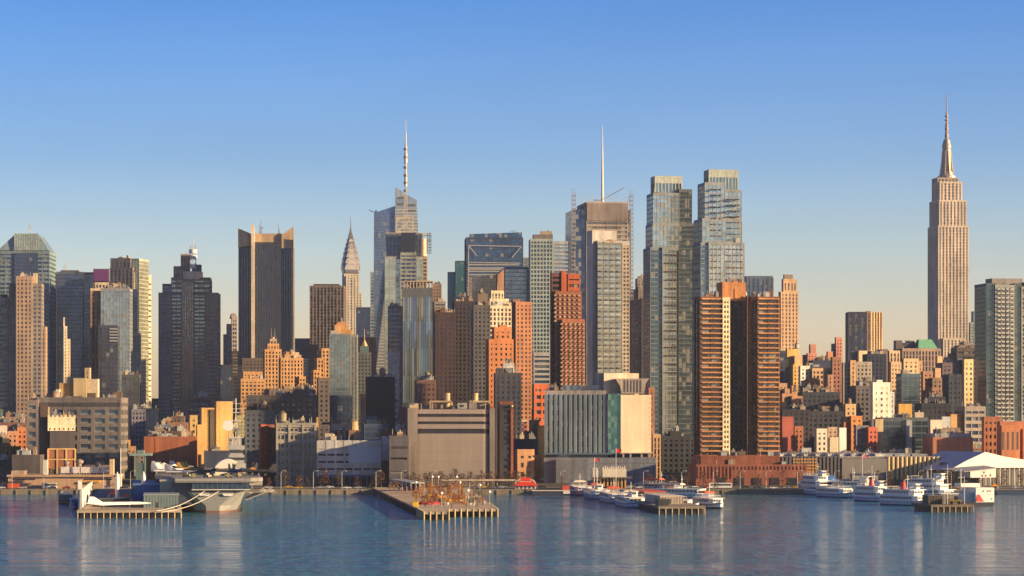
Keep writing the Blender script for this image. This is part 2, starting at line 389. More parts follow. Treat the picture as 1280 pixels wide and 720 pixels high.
# ================================================================ skyscrapers, left to right
# --- mansard-topped glass tower
b = B('skyscraper', 'green-grey glass skyscraper with a glowing pale mansard top at the left edge of the skyline', 'skyscraper', 2900, 30, 2)
st = ribbon((.20, .28, .31), g_navy, flr=4.4, span=.5, bay=8, pier=.1)
b.block(-12, 62, 315, st, dep=52)
b.block(18.5, 47.5, 316, curtain(g_navy, (.08, .10, .16)), off=-1.2, dep=4, roof=False)
z0 = b.lz(313.5, 0, 0) + .5; z1 = b.lz(293)
xs = [b.lx(p) for p in (-3, 61, 48, 18)]
m = MB(); m.loft([[(xs[0], 1, z0), (xs[1], 1, z0), (xs[1], 50, z0), (xs[0], 50, z0)], [(xs[3], 2.5, z1), (xs[2], 2.5, z1), (xs[2], 48, z1), (xs[3], 48, z1)]])
m.build('mansard_roof', glass((.24, .33, .34), 2.5, 3., metal=.2, rough=.35, bl=.05), b.o)
m = MB(); m.box(xs[3], xs[2], -.2, 2.2, z0, z1 + 1)
mm = m.build('lit_panel', glass((.40, .50, .46), 2.5, 3.2, metal=.2, bl=.05), b.o)
m = MB()
for k in range(11): x = xs[3] + (xs[2] - xs[3]) * k / 10; m.box(x - .12, x + .12, -.45, -.2, z0, z1)
for k in range(6): z = z0 + (z1 - z0) * k / 5; m.box(xs[3], xs[2], -.43, -.2, z - .14, z + .14)
m.build('lattice', paint((.35, .38, .32)), mm)
m = MB()
for dx in (-7, -3.5, 0, 3.5, 7): m.bar((b.lx(34) + dx, 20, z1), (b.lx(34), 20, z1 + 11), .18)
m.bar((b.lx(34), 20, z1), (b.lx(34), 20, z1 + 13), .3); m.build('antenna', paint((.55, .5, .42)), b.o)
b.done()
# --- beige tower in front of it
b = B('apartment_tower', 'tall beige gridded apartment tower with raised flat top, before the mansard-topped glass tower', 'apartment tower', 2100, 30, 5)
b.block(20, 40, 347, punch((.42, .30, .22), bay=3.1, flr=3.3), dep=26)
b.block(11, 20, 356, punch((.30, .26, .24), bay=3.), off=4, dep=20)
b.block(-6, 11, 374, ribbon((.38, .37, .34), flr=3.3, bay=4), off=7, dep=18)
b.block(40, 52, 356, ribbon((.30, .25, .22), g_grey, flr=3.3, pier=.25, bay=3), off=1.5, dep=22)
b.block(52, 57, 410, punch((.40, .29, .2)), off=3, dep=16)
b.block(41.5, 46, 343, solid(CREAM), off=6, dep=5); b.units(3, 1); b.done()
# --- slabs right of it
b = B('office_tower', 'plain tan slab tower with a sunlit right flank, just right of the beige apartment tower', 'office tower', 3050, 70, -10)
b.block(62, 71, 343, punch((.30, .25, .2)), dep=50); b.units(1, 3); b.done()
b = B('office_tower', 'slim cream stepped tower glowing at the foot of the plain tan slab', 'office tower', 2800, 82, 25)
b.block(79, 84, 409, punch(CREAM), dep=12); b.block(83, 88, 425, punch(CREAM), off=1, dep=12); b.block(79, 81, 398, solid(CREAM), off=4, dep=3); b.done()
b = B('office_tower', 'dark navy glass office tower with faint floor lines left of the purple sign', 'office tower', 2950, 92, 5)
b.block(71, 104, 341, curtain(g_navy, (.10, .12, .17), flr=4.2), dep=36)
b.block(104, 117, 341.5, curtain(g_navy, (.05, .06, .10)), off=6, dep=30)
b.block(76, 98, 339, solid((.1, .1, .12)), off=6, dep=20); b.mast(80.5, 325, 8, .5); b.mast(83, 326, 8, .5); b.done()
b = B('office_tower', 'brown office block carrying a big purple rooftop sign', 'office tower', 2880, 126, 5)
b.block(116, 137, 353, punch(BROWN), dep=30)
x0, x1, za, zb = b.lx(117), b.lx(136), b.lz(351.5), b.lz(336.5)
m = MB(); m.box(x0, x1, -1.5, -.9, za, zb); m.build('sign_panel', paint((.13, .03, .15), .6), b.o)
m = MB(); m.box(x0 - .3, x1 + .3, -.9, 3, za, zb + .4); m.build('sign_frame', paint((.16, .08, .07)), b.o); b.done()
b = B('office_tower', 'cream low-topped office block under the purple sign', 'office tower', 2500, 127, 8)
b.block(113, 137, 362, punch(CREAM), dep=20); b.block(119, 136, 354.5, piers(CREAM), off=3, dep=12); b.done()
b = B('skyscraper', 'grey-brown pier-fronted skyscraper with a brilliant yellow-lit right side and a pale crown', 'skyscraper', 2800, 152, -11)
b.block(137, 166, 336, piers((.30, .25, .22), bay=4.2, flr=4), dep=50)
b.block(138, 163, 324, piers((.3, .27, .24), bay=4.2, flr=12), off=2, dep=34)
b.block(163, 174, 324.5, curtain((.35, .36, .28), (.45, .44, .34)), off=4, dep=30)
b.block(160, 168, 342, ribbon(CREAM, flr=5.5, span=.7, bay=9, pier=.0), off=3, dep=54); b.units(2, 4); b.done()
b = B('office_tower', 'narrow navy slab tucked right of the grey glass tower with orange left bay', 'office tower', 2420, 167, 4)
b.block(160, 171, 363, curtain(g_navy, (.03, .04, .08)), dep=18); b.block(165, 175, 418, curtain(g_navy, (.03, .04, .08)), off=-4, dep=16); b.done()
b = B('office_tower', 'grey glass office tower with an orange-lit left bay and a white-striped foot', 'office tower', 2300, 140, 2)
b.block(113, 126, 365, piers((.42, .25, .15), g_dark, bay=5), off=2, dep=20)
b.block(126, 162, 362, curtain(g_sky, (.33, .34, .34), flr=3.4, bay=2.6), dep=24)
b.block(132, 160, 360, solid((.2, .19, .2)), off=4, dep=14)
b.block(123, 147, 408, curtain((.07, .08, .12), (.09, .09, .12), flr=3.6), off=-6, dep=12)
m = MB()
for k in range(5): z = b.lz(411 + k * 3.7); m.box(b.lx(137, -6.5), b.lx(147, -6.5), -6.9, -6.2, z - .7, z)
m.build('white_louvres', paint((.6, .6, .6)), b.o)
b.units(3, 6); b.done()
b = B('office_tower', 'far slim yellow-lit tower with notched right edge in the gap of sky', 'office tower', 3300, 184, 20)
b.block(181, 186.5, 459, punch((.55, .38, .2)), dep=14); b.done()
b = B('office_tower', 'dark blue far block closing the sky gap left of the mast-topped dark skyscraper', 'office tower', 3600, 190, 5)
b.block(175, 200, 499, curtain(g_navy, (.04, .05, .08)), dep=30); b.block(172, 183, 478, curtain(g_navy, (.04, .05, .08)), off=-30, dep=20); b.done()
# --- dark skyscraper with lattice mast
b = B('skyscraper', 'broad dark slate skyscraper with stepped shoulders, round drum and a lattice mast on top', 'skyscraper', 2900, 235, 2)
SL = (.27, .26, .29)
b.block(198, 214, 367, punch(SL, g_navy, bay=2.4, flr=4, pier=.35), off=1, dep=44)
b.block(214, 227, 367, ribbon((.16, .15, .17), g_sky, flr=4), off=2.5, dep=44)
b.block(227, 242, 352, piers((.36, .28, .24), g_grey, bay=2.3), dep=46)
b.block(242, 257, 367, ribbon((.16, .15, .17), g_sky, flr=4), off=2.5, dep=44)
b.block(257, 272, 367, punch(SL, g_navy, bay=2.4, flr=4, pier=.35), off=1, dep=44)
b.block(214, 262.5, 348, ribbon((.26, .22, .2), g_sky, flr=5), off=7, dep=30)
b.block(203, 214, 356, curtain(g_navy, (.05, .06, .1)), off=9, dep=20)
b.block(217, 231, 334, piers((.2, .16, .15), bay=3), off=10, dep=18)
b.block(226, 236, 319, piers((.34, .2, .14), bay=3), off=12, dep=12)
b.block(240, 251, 332, solid((.1, .1, .12)), off=13, dep=12)
m = MB(); m.cyl(b.lx(240, 8), 14, b.lz(349), b.lz(339), 11, 11, 20); m.build('drum', paint((.6, .52, .42)), b.o)
m = MB(); x = b.lx(241, 14); za, zb, zt = b.lz(340), b.lz(306), b.lz(294)
for a, c in ((-3.4, -3.4), (3.4, -3.4), (3.4, 3.4), (-3.4, 3.4)): m.bar((x + a, 16 + c, za), (x + a * .8, 16 + c * .8, zb), .32)
for k in range(6):
    z = za + (zb - za) * k / 6; z2 = za + (zb - za) * (k + 1) / 6
    m.bar((x - 3.3, 12.7, z), (x + 3.3, 12.7, z2), .2); m.bar((x + 3.3, 12.7, z), (x - 3.3, 12.7, z2), .2); m.bar((x - 3.3, 12.7, z2), (x + 3.3, 12.7, z2), .22)
    m.bar((x + 3.3, 12.7, z), (x + 3.3, 19.3, z2), .2)
m.bar((x, 16, zb), (x, 16, zt), .35, 6); m.build('lattice_mast', paint((.5, .48, .45)), b.o)
m = MB()
for k in (1, 3, 4.3): z = za + (zb - za) * k / 6; m.cyl(x, 16, z, z + 4.2, 4.3, 4.3, 12)
m.build('antenna_drum', paint((.75, .75, .75)), b.o)
b.mast(233, 315, 14, .3); b.mast(245, 302, 14, .3); b.done()
# --- left of finned tower
b = B('office_tower', 'distant tower with a curved top and wavy pale balconies beside the finned skyscraper', 'office tower', 3250, 290, 12)
b.block(289, 296.5, 398, ribbon((.42, .34, .28), g_navy, flr=5, bay=3.4, pier=.2), dep=20)
m = MB(); m.xz([(b.lx(289) + (b.lx(296.5) - b.lx(289)) * (.5 - .5 * math.cos(k * math.pi / 8)), b.lz(398) + 6.5 * math.sin(k * math.pi / 8)) for k in range(9)], 1, 18); m.build('curved_roof', wall((.40, .33, .28)), b.o)
b.block(283, 289, 406, ribbon((.3, .28, .28), g_navy, flr=5), off=3, dep=16); b.block(279, 283, 419, curtain(g_navy), off=5, dep=16); b.done()
b = B('office_tower', 'dark narrow office tower stepping down between the mast-topped and finned skyscrapers', 'office tower', 3000, 280, 6)
b.block(274, 290, 457, curtain(g_navy, (.05, .05, .07)), dep=20); b.block(290, 300, 440, ribbon(DKBROWN), off=4, dep=20); b.done()
# --- finned tower
b = B('skyscraper', 'dark ribbed skyscraper crowned by four pale stone fins, one bright fin running down its front', 'skyscraper', 2850, 332, 3)
PR = piers((.05, .052, .065), g_navy, bl=.05, bay=2.6, pier=.5, span=.05, p=.6, flr=4)
b.block(298, 314, 309, PR, off=2.5, dep=44); b.block(318.5, 351, 304, PR, off=0, dep=46); b.block(351, 366.5, 309, PR, off=2.5, dep=44)
ST_ = (.50, .37, .24)
def quadz(m, pts, y0, y1): m.xz([(b.lx(p), b.lz(q)) for p, q in pts], y0, y1)
m = MB(); quadz(m, [(297.5, 309.5), (313.5, 306.5), (313.5, 292), (297.5, 285)], 1.6, 6); m.build('stone_fin', wall(ST_), b.o)
m = MB(); quadz(m, [(352, 310), (367, 310), (367, 283), (352, 293)], 1.2, 6); m.build('stone_fin', wall(ST_), b.o)
m = MB(); x0, x1 = b.lx(314.2), b.lx(318.2)
m.yz([(-4.2, b.lz(452)), (4, b.lz(452)), (4, b.lz(290)), (-4.2, b.lz(281))], x0, x1); m.build('stone_fin', wall((.62, .50, .36)), b.o)
m = MB(); m.yz([(-2.0, b.lz(452)), (1.4, b.lz(452)), (1.4, b.lz(300)), (-2.0, b.lz(296))], b.lx(366.6, 2), b.lx(367.6, 2)); m.build('stone_fin', wall(ST_), b.o)
m = MB(); m.box(b.lx(318.5), b.lx(352), 4, 40, b.lz(304) + .1, b.lz(291.5)); m.build('stone_crown', wall(ST_), b.o)
m = MB(); m.box(b.lx(300), b.lx(314), 8, 40, b.lz(309) + .1, b.lz(293)); m.box(b.lx(353), b.lx(366), 8, 40, b.lz(309) + .1, b.lz(294)); m.build('roof_plant', wall((.2, .17, .15)), b.o)
m = MB()
for p, t_ in ((326, 273), (327.6, 281), (324.5, 280), (348, 279), (349.5, 285)): m.cyl(b.lx(p, 14), 14, b.lz(292), b.lz(t_), .45, .2, 6)
m.box(b.lx(323.5), b.lx(328.5), 13.5, 14.5, b.lz(284), b.lz(283.2)); m.build('antenna_cluster', paint((.2, .2, .2)), b.o)
b.done()
# --- orange art deco group
OD = (.52, .29, .13)
b = B('office_tower', 'orange stepped art deco tower with twin spires in front of the finned skyscraper', 'office tower', 2450, 342, 16, keep=True)
b.block(331, 352, 438, piers(OD, bay=3., pier=.5, span=.35, flr=3.6), dep=9); b.block(334.5, 349, 431, piers(OD, bay=3, pier=.6, span=.3), off=2, dep=12); b.block(337.5, 346, 425, piers((.4, .3, .2), bay=3), off=3, dep=8)
m = MB(); x = b.lx(341, 6); m.cyl(x, 6, b.lz(425), b.lz(421), 2.6, 1.4, 8); m.cyl(x - 1.3, 6, b.lz(421), b.lz(410), .3, .12, 6); m.cyl(x + 1.8, 6, b.lz(421), b.lz(411), .3, .12, 6); m.build('spire', paint((.35, .25, .2)), b.o)
b.block(351, 379, 449, piers(OD, bay=3., pier=.5, span=.35, flr=3.6), off=-1, dep=9); b.block(354, 376, 445, solid(OD), off=2, dep=10); b.block(358, 370, 441.5, solid(OD), off=3, dep=8)
b.block(374, 382, 472, piers(OD, bay=3., span=.35), off=-3, dep=14)
m = MB(); m.lathe(b.lx(364, 5), 5, [(3, b.lz(442)), (3, b.lz(440)), (1.6, b.lz(438)), (.3, b.lz(436))], 10); m.build('dome', wall((.4, .3, .2)), b.o)
b.units(2, 9); b.done()
b = B('office_tower', 'orange brick stepped block left of the twin-spired art deco tower', 'office tower', 2380, 310, 16, keep=True)
b.block(301, 331, 475, punch(OD, bay=3.4, pier=.45), dep=9); b.block(304, 328, 466, punch(OD), off=2, dep=6); b.block(299.5, 305, 490, punch(OD), off=2, dep=16)
b.block(299.5, 313, 505, punch(OD), off=-2, dep=12); b.units(2, 10); b.done()
b = B('office_tower', 'grey-brown flat block behind the orange brick stepped block', 'office tower', 2560, 318, 5)
b.block(303, 333, 449, punch((.16, .12, .1)), dep=16); b.done()
# --- striped tower, Chrysler, neighbours
b = B('office_tower', 'dark office tower with vertical pale piers left of the sunburst-crowned spire', 'office tower', 3500, 405, 1)
b.block(387, 430, 358, piers((.23, .17, .14), BLACK, bay=4.5, pier=.33, flr=4), dep=50); b.block(392, 424, 356, solid((.08, .07, .07)), off=5, dep=30); b.done()
b = B('skyscraper', 'slender art deco skyscraper with a sunburst arched metal crown and needle spire', 'skyscraper', 3950, 439, 12)
CW = (.46, .41, .34)
b.block(431, 445.5, 346, piers(CW, bay=4.4, pier=.6, span=.25, flr=4), dep=26); b.block(427.6, 449, 343, piers(CW, bay=4.4, pier=.6, span=.3), off=2, dep=26); b.block(427.6, 452.3, 367, piers(CW, bay=4.4, span=.3), off=4, dep=24)
cx, cy = b.lx(438.3, 14), 14
zs = lambda p: b.lz(p)
m = MB(); prof = [(11.6, 341), (11.4, 334), (10, 324), (8.2, 315), (6.4, 307), (4.6, 300), (3.0, 294), (1.6, 289), (.9, 285), (.5, 281), (.2, 270)]
sqr = lambda r, z: [(cx + r * a, cy + r * c, z) for a, c in ((-1, -.8), (-.8, -1), (.8, -1), (1, -.8), (1, .8), (.8, 1), (-.8, 1), (-1, .8))]
m.loft([sqr(r, zs(p)) for r, p in prof]); m.build('crown', paint((.22, .20, .20), .35, .5), b.o)
for f_, (ox, oy) in enumerate(((0, -1), (1, 0), (-1, 0), (0, 1))):
    m = MB()
    for tier, (p, r) in enumerate(((337, 10.6), (329, 9.2), (321, 7.6), (314, 6.1), (307.5, 4.7), (301.5, 3.4))):
        zc = zs(p); k = 12; rr = r * .98; dist = (12.6, 11.6, 10., 8.3, 6.8, 5.2)[tier]
        arc = [(math.cos(i * math.pi / k) * rr, zc + math.sin(i * math.pi / k) * rr * 1.05) for i in range(k + 1)]
        if oy: m.loft([[(cx + a, cy + oy * (dist + .0), z) for a, z in arc], [(cx + a, cy + oy * (dist - 1.2), z) for a, z in arc]])
        else: m.loft([[(cx + ox * dist, cy + a, z) for a, z in arc], [(cx + ox * (dist - 1.2), cy + a, z) for a, z in arc]])
    m.build('sunburst_arch', paint((.52, .49, .46), .4, .3), b.o)
    m = MB()
    for tier, (p, r) in enumerate(((337, 10.6), (329, 9.2), (321, 7.6), (314, 6.1), (307.5, 4.7))):
        zc = zs(p); dist = (12.75, 11.75, 10.15, 8.45, 6.95)[tier]
        for i in range(1, 8):
            a = i * math.pi / 8; u, z = math.cos(a) * r * .72, zc + math.sin(a) * r * .74
            tri = [(u - .55, z - .8), (u + .55, z - .8), (u, z + 1.1)]
            if oy: m.loft([[(cx + q, cy + oy * dist, h) for q, h in tri], [(cx + q, cy + oy * (dist - .5), h) for q, h in tri]])
            else: m.loft([[(cx + ox * dist, cy + q, h) for q, h in tri], [(cx + ox * (dist - .5), cy + q, h) for q, h in tri]])
    m.build('triangular_windows', paint((.08, .07, .08)), b.o)
b.done()
b = B('office_tower', 'plain navy slab right of the sunburst-crowned spire', 'office tower', 3800, 454, 3)
b.block(445, 463.5, 385, curtain(g_navy, (.03, .04, .08)), dep=30); b.done()
b = B('office_tower', 'tan brick block with orange cupola roof peeking over the blue-grey slab', 'office tower', 2700, 427, 15)
b.block(413, 440, 418, punch((.4, .25, .14)), dep=18); b.block(416, 436, 408, solid(OD), off=3, dep=12)
m = MB(); x = b.lx(426, 9); m.loft([[(x - 8, 3, b.lz(408)), (x + 8, 3, b.lz(408)), (x + 8, 15, b.lz(408)), (x - 8, 15, b.lz(408))], [(x - 3, 7, b.lz(402)), (x + 3, 7, b.lz(402)), (x + 3, 11, b.lz(402)), (x - 3, 11, b.lz(402))]]); m.build('hipped_roof', wall((.45, .22, .1)), b.o)
m = MB(); m.lathe(x, 9, [(2, b.lz(402)), (2, b.lz(399)), (.3, b.lz(395))], 8); m.build('cupola', wall((.2, .16, .12)), b.o); b.done()
b = B('office_tower', 'blue-grey flat-sided glass slab with an orange strip of roof plant, below the sunburst spire', 'office tower', 2150, 430, 2)
b.block(411.5, 438, 419, curtain((.26, .33, .36), (.22, .27, .30), flr=3.4, bay=2.4), dep=16); b.block(438, 447, 420, piers((.34, .33, .28), g_sky, bay=2.4), off=1, dep=15)
b.block(411.5, 440, 496, curtain(g_navy, (.06, .08, .13)), off=-3, dep=10)
m = MB(); m.box(b.lx(413), b.lx(422), 4, 10, b.lz(419), b.lz(413)); m.build('roof_plant', wall((.5, .45, .4)), b.o)
m = MB(); m.box(b.lx(426), b.lx(440), 4, 10, b.lz(419), b.lz(412)); m.build('roof_plant', wall((.6, .32, .1)), b.o); b.done()
b = B('office_tower', 'golden stepped deco block tucked left of the blue-grey slab', 'office tower', 2400, 403, 14, keep=True)
b.block(402, 412, 437, piers(OD, bay=3, span=.35, flr=3.5), dep=14); b.block(396.5, 405, 449, piers(OD, bay=3, span=.35), off=-2, dep=14); b.block(392, 400, 464, piers(OD, bay=3, span=.35), off=-4, dep=14); b.done()
b = B('office_tower', 'distant dark office block with a cream top floor right of the finned skyscraper', 'office tower', 3350, 378, 3)
b.block(368.5, 387, 424, ribbon((.12, .11, .11), g_navy), dep=24); b.block(379, 388, 449, punch(CREAM), off=-6, dep=14); b.block(386, 396, 432, punch((.10, .08, .08)), off=-8, dep=20); b.done()
b = B('office_tower', 'small dark-green tower with a tall golden spire right of the blue-grey slab', 'office tower', 2500, 455, 10)
b.block(447, 464, 442, punch((.09, .10, .10)), dep=14); b.block(450, 461, 434, solid((.08, .13, .12)), off=2, dep=9)
m = MB(); m.lathe(b.lx(455.5, 6), 6, [(3.5, b.lz(434)), (2, b.lz(429)), (1.0, b.lz(426)), (.35, b.lz(424)), (.2, b.lz(411))], 8); m.build('spire', paint((.5, .38, .18)), b.o); b.done()
b = B('office_tower', 'rust-topped brown block behind the spired dark-green tower', 'office tower', 3000, 460, 4)
b.block(447, 470, 423, punch((.30, .12, .09)), dep=14); b.done()
# --- crystal tower and lattice-topped tower
b = B('office_tower', 'pale grey-green striped slab edge left of the faceted blue crystal skyscraper', 'office tower', 3300, 470, 3)
b.block(463, 480, 341, ribbon((.24, .30, .32), g_navy, bay=8), dep=24); b.done()
b = B('skyscraper', 'faceted blue crystal skyscraper with a sloping top and a tall pale glass peak', 'skyscraper', 3100, 494, 3)
def slab(pts, y0, y1, mat, nm): m = MB(); m.xz([(b.lx(p, y0), b.lz(q)) for p, q in pts], y0, y1); return m.build(nm, mat, b.o)
cg = glass((.12, .17, .28), 3., 4.2, bl=.03, rough=.08); cg2 = glass((.36, .40, .42), 3., 4.2, bl=.08)
slab([(466.5, 560), (530, 560), (530, 300), (497, 256), (490, 258.5), (467.5, 266)], 2, 50, cg, 'crystal_facet')
slab([(470, 460), (489, 560), (524, 560), (523, 300), (521, 250), (508, 243), (494, 233.5), (493.5, 300), (483, 350)], 0, 46, cg2, 'crystal_facet')
m = MB()
for k in range(52):
    q = 262 + k * 3.9; l = 493.6 if q < 300 else (493.5 - (q - 300) * .19 if q < 350 else 484 - (q - 350) * .125)
    z = b.lz(q); m.box(b.lx(max(l, 468)) + .5, b.lx(522), -.25, .1, z - .45, z + .45)
m.build('floor_bands', paint((.50, .48, .42)), b.o)
m = MB()
for k in range(70): z = b.lz(270 + k * 3.9); m.box(b.lx(467.2, 2), b.lx(493, 2), 1.8, 2.1, z - .3, z + .3)
m.build('floor_bands', paint((.12, .16, .24)), b.o)
for p, q, r_, u in ((497, 246, 505, 246), (509, 255, 520, 256), (509, 262, 520, 262), (497, 254, 505, 254)): m = MB(); m.box(b.lx(p), b.lx(r_), -.4, .5, b.lz(q + 2.6), b.lz(q)); m.build('crown_slot', paint((.12, .13, .14)), b.o)
m = MB(); m.cyl(b.lx(470, 10), 10, b.lz(270), b.lz(262), .8, .8, 6); m.bar((b.lx(461, 10), 10, b.lz(262)), (b.lx(471, 10), 10, b.lz(265.5)), .5); m.build('cleaning_crane', paint((.1, .1, .12)), b.o)
b.done()
b = B('skyscraper', 'green-grey glass skyscraper topped by a lattice frame, dark screens and the tallest broadcast mast', 'skyscraper', 2850, 508, 3)
b.block(481, 528, 322, curtain((.36, .42, .38), (.40, .42, .38), bay=5.5, flr=6, span=.1), dep=44)
b.block(500.5, 520.5, 317, ribbon((.30, .33, .30), g_navy, flr=4.2, bay=5, pier=.12), off=-1.5, dep=10)
b.block(528, 534, 322, ribbon((.45, .33, .2), g_dark), off=3, dep=36)
b.block(483.5, 528, 293, piers((.13, .14, .15), g_navy, bay=4, pier=.2), off=3, dep=36)
m = MB(); m.box(b.lx(501.5), b.lx(519.5), -2.6, -1.5, b.lz(314), b.lz(291)); m.build('dark_screen', paint((.02, .025, .045), .35), b.o)
m = MB(); m.cyl(b.lx(528.5, 6), 6, b.lz(320), b.lz(298), 4.2, 4.2, 16); m.build('corner_drum', paint((.52, .4, .27), .5), b.o)
m = MB(); xa, xb = b.lx(534.5, 4), b.lx(538.8, 4)
for k in range(8): z = b.lz(316) + (b.lz(291) - b.lz(316)) * k / 7; m.bar((xa, 4, z), (xb, 4, z), .35); m.bar((xa, 8, z), (xb, 8, z), .35)
for x in (xa, (xa + xb) / 2, xb):
    m.bar((x, 4, b.lz(316)), (x, 4, b.lz(291)), .35); m.bar((x, 8, b.lz(316)), (x, 8, b.lz(291)), .35)
m.bar((xa - 5, 6, b.lz(294)), (xb, 6, b.lz(294)), .4); m.bar((xa - 5, 6, b.lz(300)), (xb, 6, b.lz(300)), .4); m.build('sign_scaffold', paint((.10, .11, .12)), b.o)
m = MB(); xs = [b.lx(p, 10) for p in (482.5, 496, 516, 536)]; zt, zm, zl = b.lz(271), b.lz(289), b.lz(292)
for y in (8, 24):
    for x in xs[1:3]: m.bar((x, y, zl), (x, y, zt), .75)
    m.bar((xs[1], y, zt), (xs[2], y, zt), .7); m.bar((xs[1], y, zm), (xs[2], y, zm), .6); m.bar((xs[1], y, zm), (xs[2], y, zt), .4); m.bar((xs[2], y, zm), (xs[1], y, zt), .4)
    for a, q in ((xs[0], xs[1]), (xs[2], xs[3])): m.bar((a, y, zl + 1), (q, y, zl + 1), .5); m.bar((a, y, zl - 12), (a, y, zl + 1), .4); m.bar((a, y, zl - 10), (q, y, zl + 1), .3)
for x in xs[1:3]: m.bar((x, 8, zt), (x, 24, zt), .6); m.bar((x, 8, zm), (x, 24, zt), .4)
m.build('lattice_frame', paint((.55, .48, .38)), b.o)
m = MB(); x = b.lx(507.2, 16); y = 16
for a, c in ((-1.9, -1.9), (1.9, -1.9), (1.9, 1.9), (-1.9, 1.9)): m.bar((x + a, y + c, b.lz(290)), (x + a * .75, y + c * .75, b.lz(232)), .28)
for k in range(16):
    za = b.lz(290 - k * 3.6); zb = b.lz(290 - (k + 1) * 3.6)
    m.bar((x - 1.7, y - 1.7, za), (x + 1.7, y - 1.7, zb), .18); m.bar((x + 1.7, y - 1.7, za), (x - 1.7, y - 1.7, zb), .18); m.bar((x - 1.7, y - 1.7, zb), (x + 1.7, y - 1.7, zb), .2)
m.lathe(x, y, [(1.5, b.lz(232)), (1.5, b.lz(216)), (1.1, b.lz(215)), (1.1, b.lz(203)), (1.7, b.lz(202)), (1.7, b.lz(190)), (1.2, b.lz(189)), (1.2, b.lz(180)), (.8, b.lz(179)), (.7, b.lz(165)), (.35, b.lz(164)), (.2, b.lz(147))], 10)
m.build('broadcast_mast', paint((.52, .46, .40)), b.o)
m = MB()
for q in (238, 228, 219, 209, 196, 186): m.cyl(x, y, b.lz(q), b.lz(q) + 2.2, 2.3, 2.3, 8)
m.build('antenna_ring', paint((.25, .22, .2)), b.o)
b.done()
b = B('office_tower', 'dark mirror-glass tower with an open beige crown, in front of the lattice-topped skyscraper', 'office tower', 2250, 522, 3)
b.block(503.5, 541, 361, curtain((.22, .25, .25), (.12, .14, .15), bay=1.9, flr=22, span=.02, gr=.05, wob=.03), dep=24)
m = MB(); x0, x1 = b.lx(504.5), b.lx(541.5); za, zb = b.lz(360.5), b.lz(351)
m.box(x0, x1, -.3, 22, zb - .9, zb); n_ = 9
for k in range(n_ + 1): x = x0 + (x1 - x0 - .9) * k / n_; m.box(x, x + .9, -.2, .9, za, zb - .9); m.box(x, x + .9, 20.5, 21.6, za, zb - .9)
for k in range(7): m.box(x1 - .9, x1 - .1, 1 + k * 3, 2 + k * 3, za, zb - .9); m.box(x0 + .1, x0 + .9, 1 + k * 3, 2 + k * 3, za, zb - .9)
m.build('open_crown', wall((.46, .36, .27)), b.o)
m = MB(); m.box(x0 + 5, x1 - 5, 6, 16, za, za + 4); m.build('roof_plant', wall((.3, .24, .2)), b.o); b.done()
b = B('office_tower', 'narrow grey ribbon-windowed block with a white lower bay, left of the mirror-glass tower', 'office tower', 2320, 494, 3)
b.block(485, 504, 384, ribbon((.17, .17, .18), g_navy, flr=3.6, bay=4, pier=.1), dep=18); b.block(485, 499, 441, punch((.42, .44, .48), g_navy, bay=4.2, flr=5.2, pier=.35, span=.4), off=-3, dep=8); b.units(2, 12); b.done()
b = B('office_tower', 'stepped brown-grey block right behind the open beige crown', 'office tower', 2700, 547, 5)
b.block(541, 552, 356, punch((.3, .2, .15)), dep=20); b.block(543, 557, 378, ribbon((.30, .27, .25)), off=-3, dep=20); b.units(1, 5); b.done()
b = B('office_tower', 'stepped teal glass tower left of the navy framed tower', 'office tower', 3300, 571, 3)
b.block(560, 571.5, 341, curtain((.07, .20, .27), (.05, .12, .17)), off=4, dep=20); b.block(569.5, 583, 327, curtain((.08, .23, .26), (.05, .13, .16)), dep=24); b.done()
b = B('skyscraper', 'broad navy glass skyscraper with a slanted top, framed panel and white floor bands', 'skyscraper', 2950, 618, 3)
b.block(582.5, 654, 298, curtain((.06, .11, .20), (.04, .07, .13), bay=4, flr=4), dep=46)
slab([(587, 297), (652.5, 297), (652.5, 290), (587, 292.5)], 2, 42, glass((.05, .10, .20), 3., 4.), 'slanted_top')
m = MB(); y = -1.2
for p, q in (((586, 307), (652, 308)), ((586, 328), (650, 329)), ((586, 307), (585, 370)), ((652, 308), (640, 322)), ((586, 307), (596, 320)), ((583.5, 337), (650, 337))): m.bar((b.lx(p[0], y), y, b.lz(p[1])), (b.lx(q[0], y), y, b.lz(q[1])), .6)
m.build('facade_frame', paint((.40, .38, .38)), b.o)
m = MB()
for k in range(11): z = b.lz(330 + k * 4.2); m.box(b.lx(586), b.lx(649), -.8, 0, z - 1.5, z)
m.build('floor_bands', paint((.32, .33, .34)), b.o)
m = MB(); m.bar((b.lx(637, 14), 14, b.lz(288)), (b.lx(645, 14), 14, b.lz(287)), .35); m.bar((b.lx(642, 14), 14, b.lz(291)), (b.lx(642, 14), 14, b.lz(287)), .35); m.build('cleaning_crane', paint((.15, .15, .15)), b.o)
b.done()
b = B('office_tower', 'charcoal glass block with a sloping orange-edged prow, below the navy framed tower', 'office tower', 2700, 610, 8)
slab([(588, 560), (632, 560), (632, 334), (622, 343), (590, 345)], 0, 22, glass((.12, .13, .15), 3., 4., bl=.03), 'sloping_body')
slab([(622, 380), (632.4, 380), (632.4, 334), (622, 343.5)], -.6, 22.3, wall((.45, .25, .15)), 'prow')
m = MB()
for k in range(9): z = b.lz(350 + k * 5); m.box(b.lx(590), b.lx(621), -.3, 0, z - .4, z)
m.build('floor_bands', paint((.10, .09, .09)), b.o); b.done()
b = B('office_tower', 'silvery blue-grey glass block with faint floor lines, left of the pale gridded tower', 'office tower', 2600, 646, 2)
b.block(631, 663, 335, curtain((.26, .31, .36), (.25, .29, .33), flr=4), dep=24); b.done()
b = B('office_tower', 'hazy grey distant tower between the navy framed tower and the pale gridded tower', 'office tower', 3500, 659, 2)
b.block(653, 665, 323, ribbon((.2, .23, .26), g_grey), dep=20); b.done()
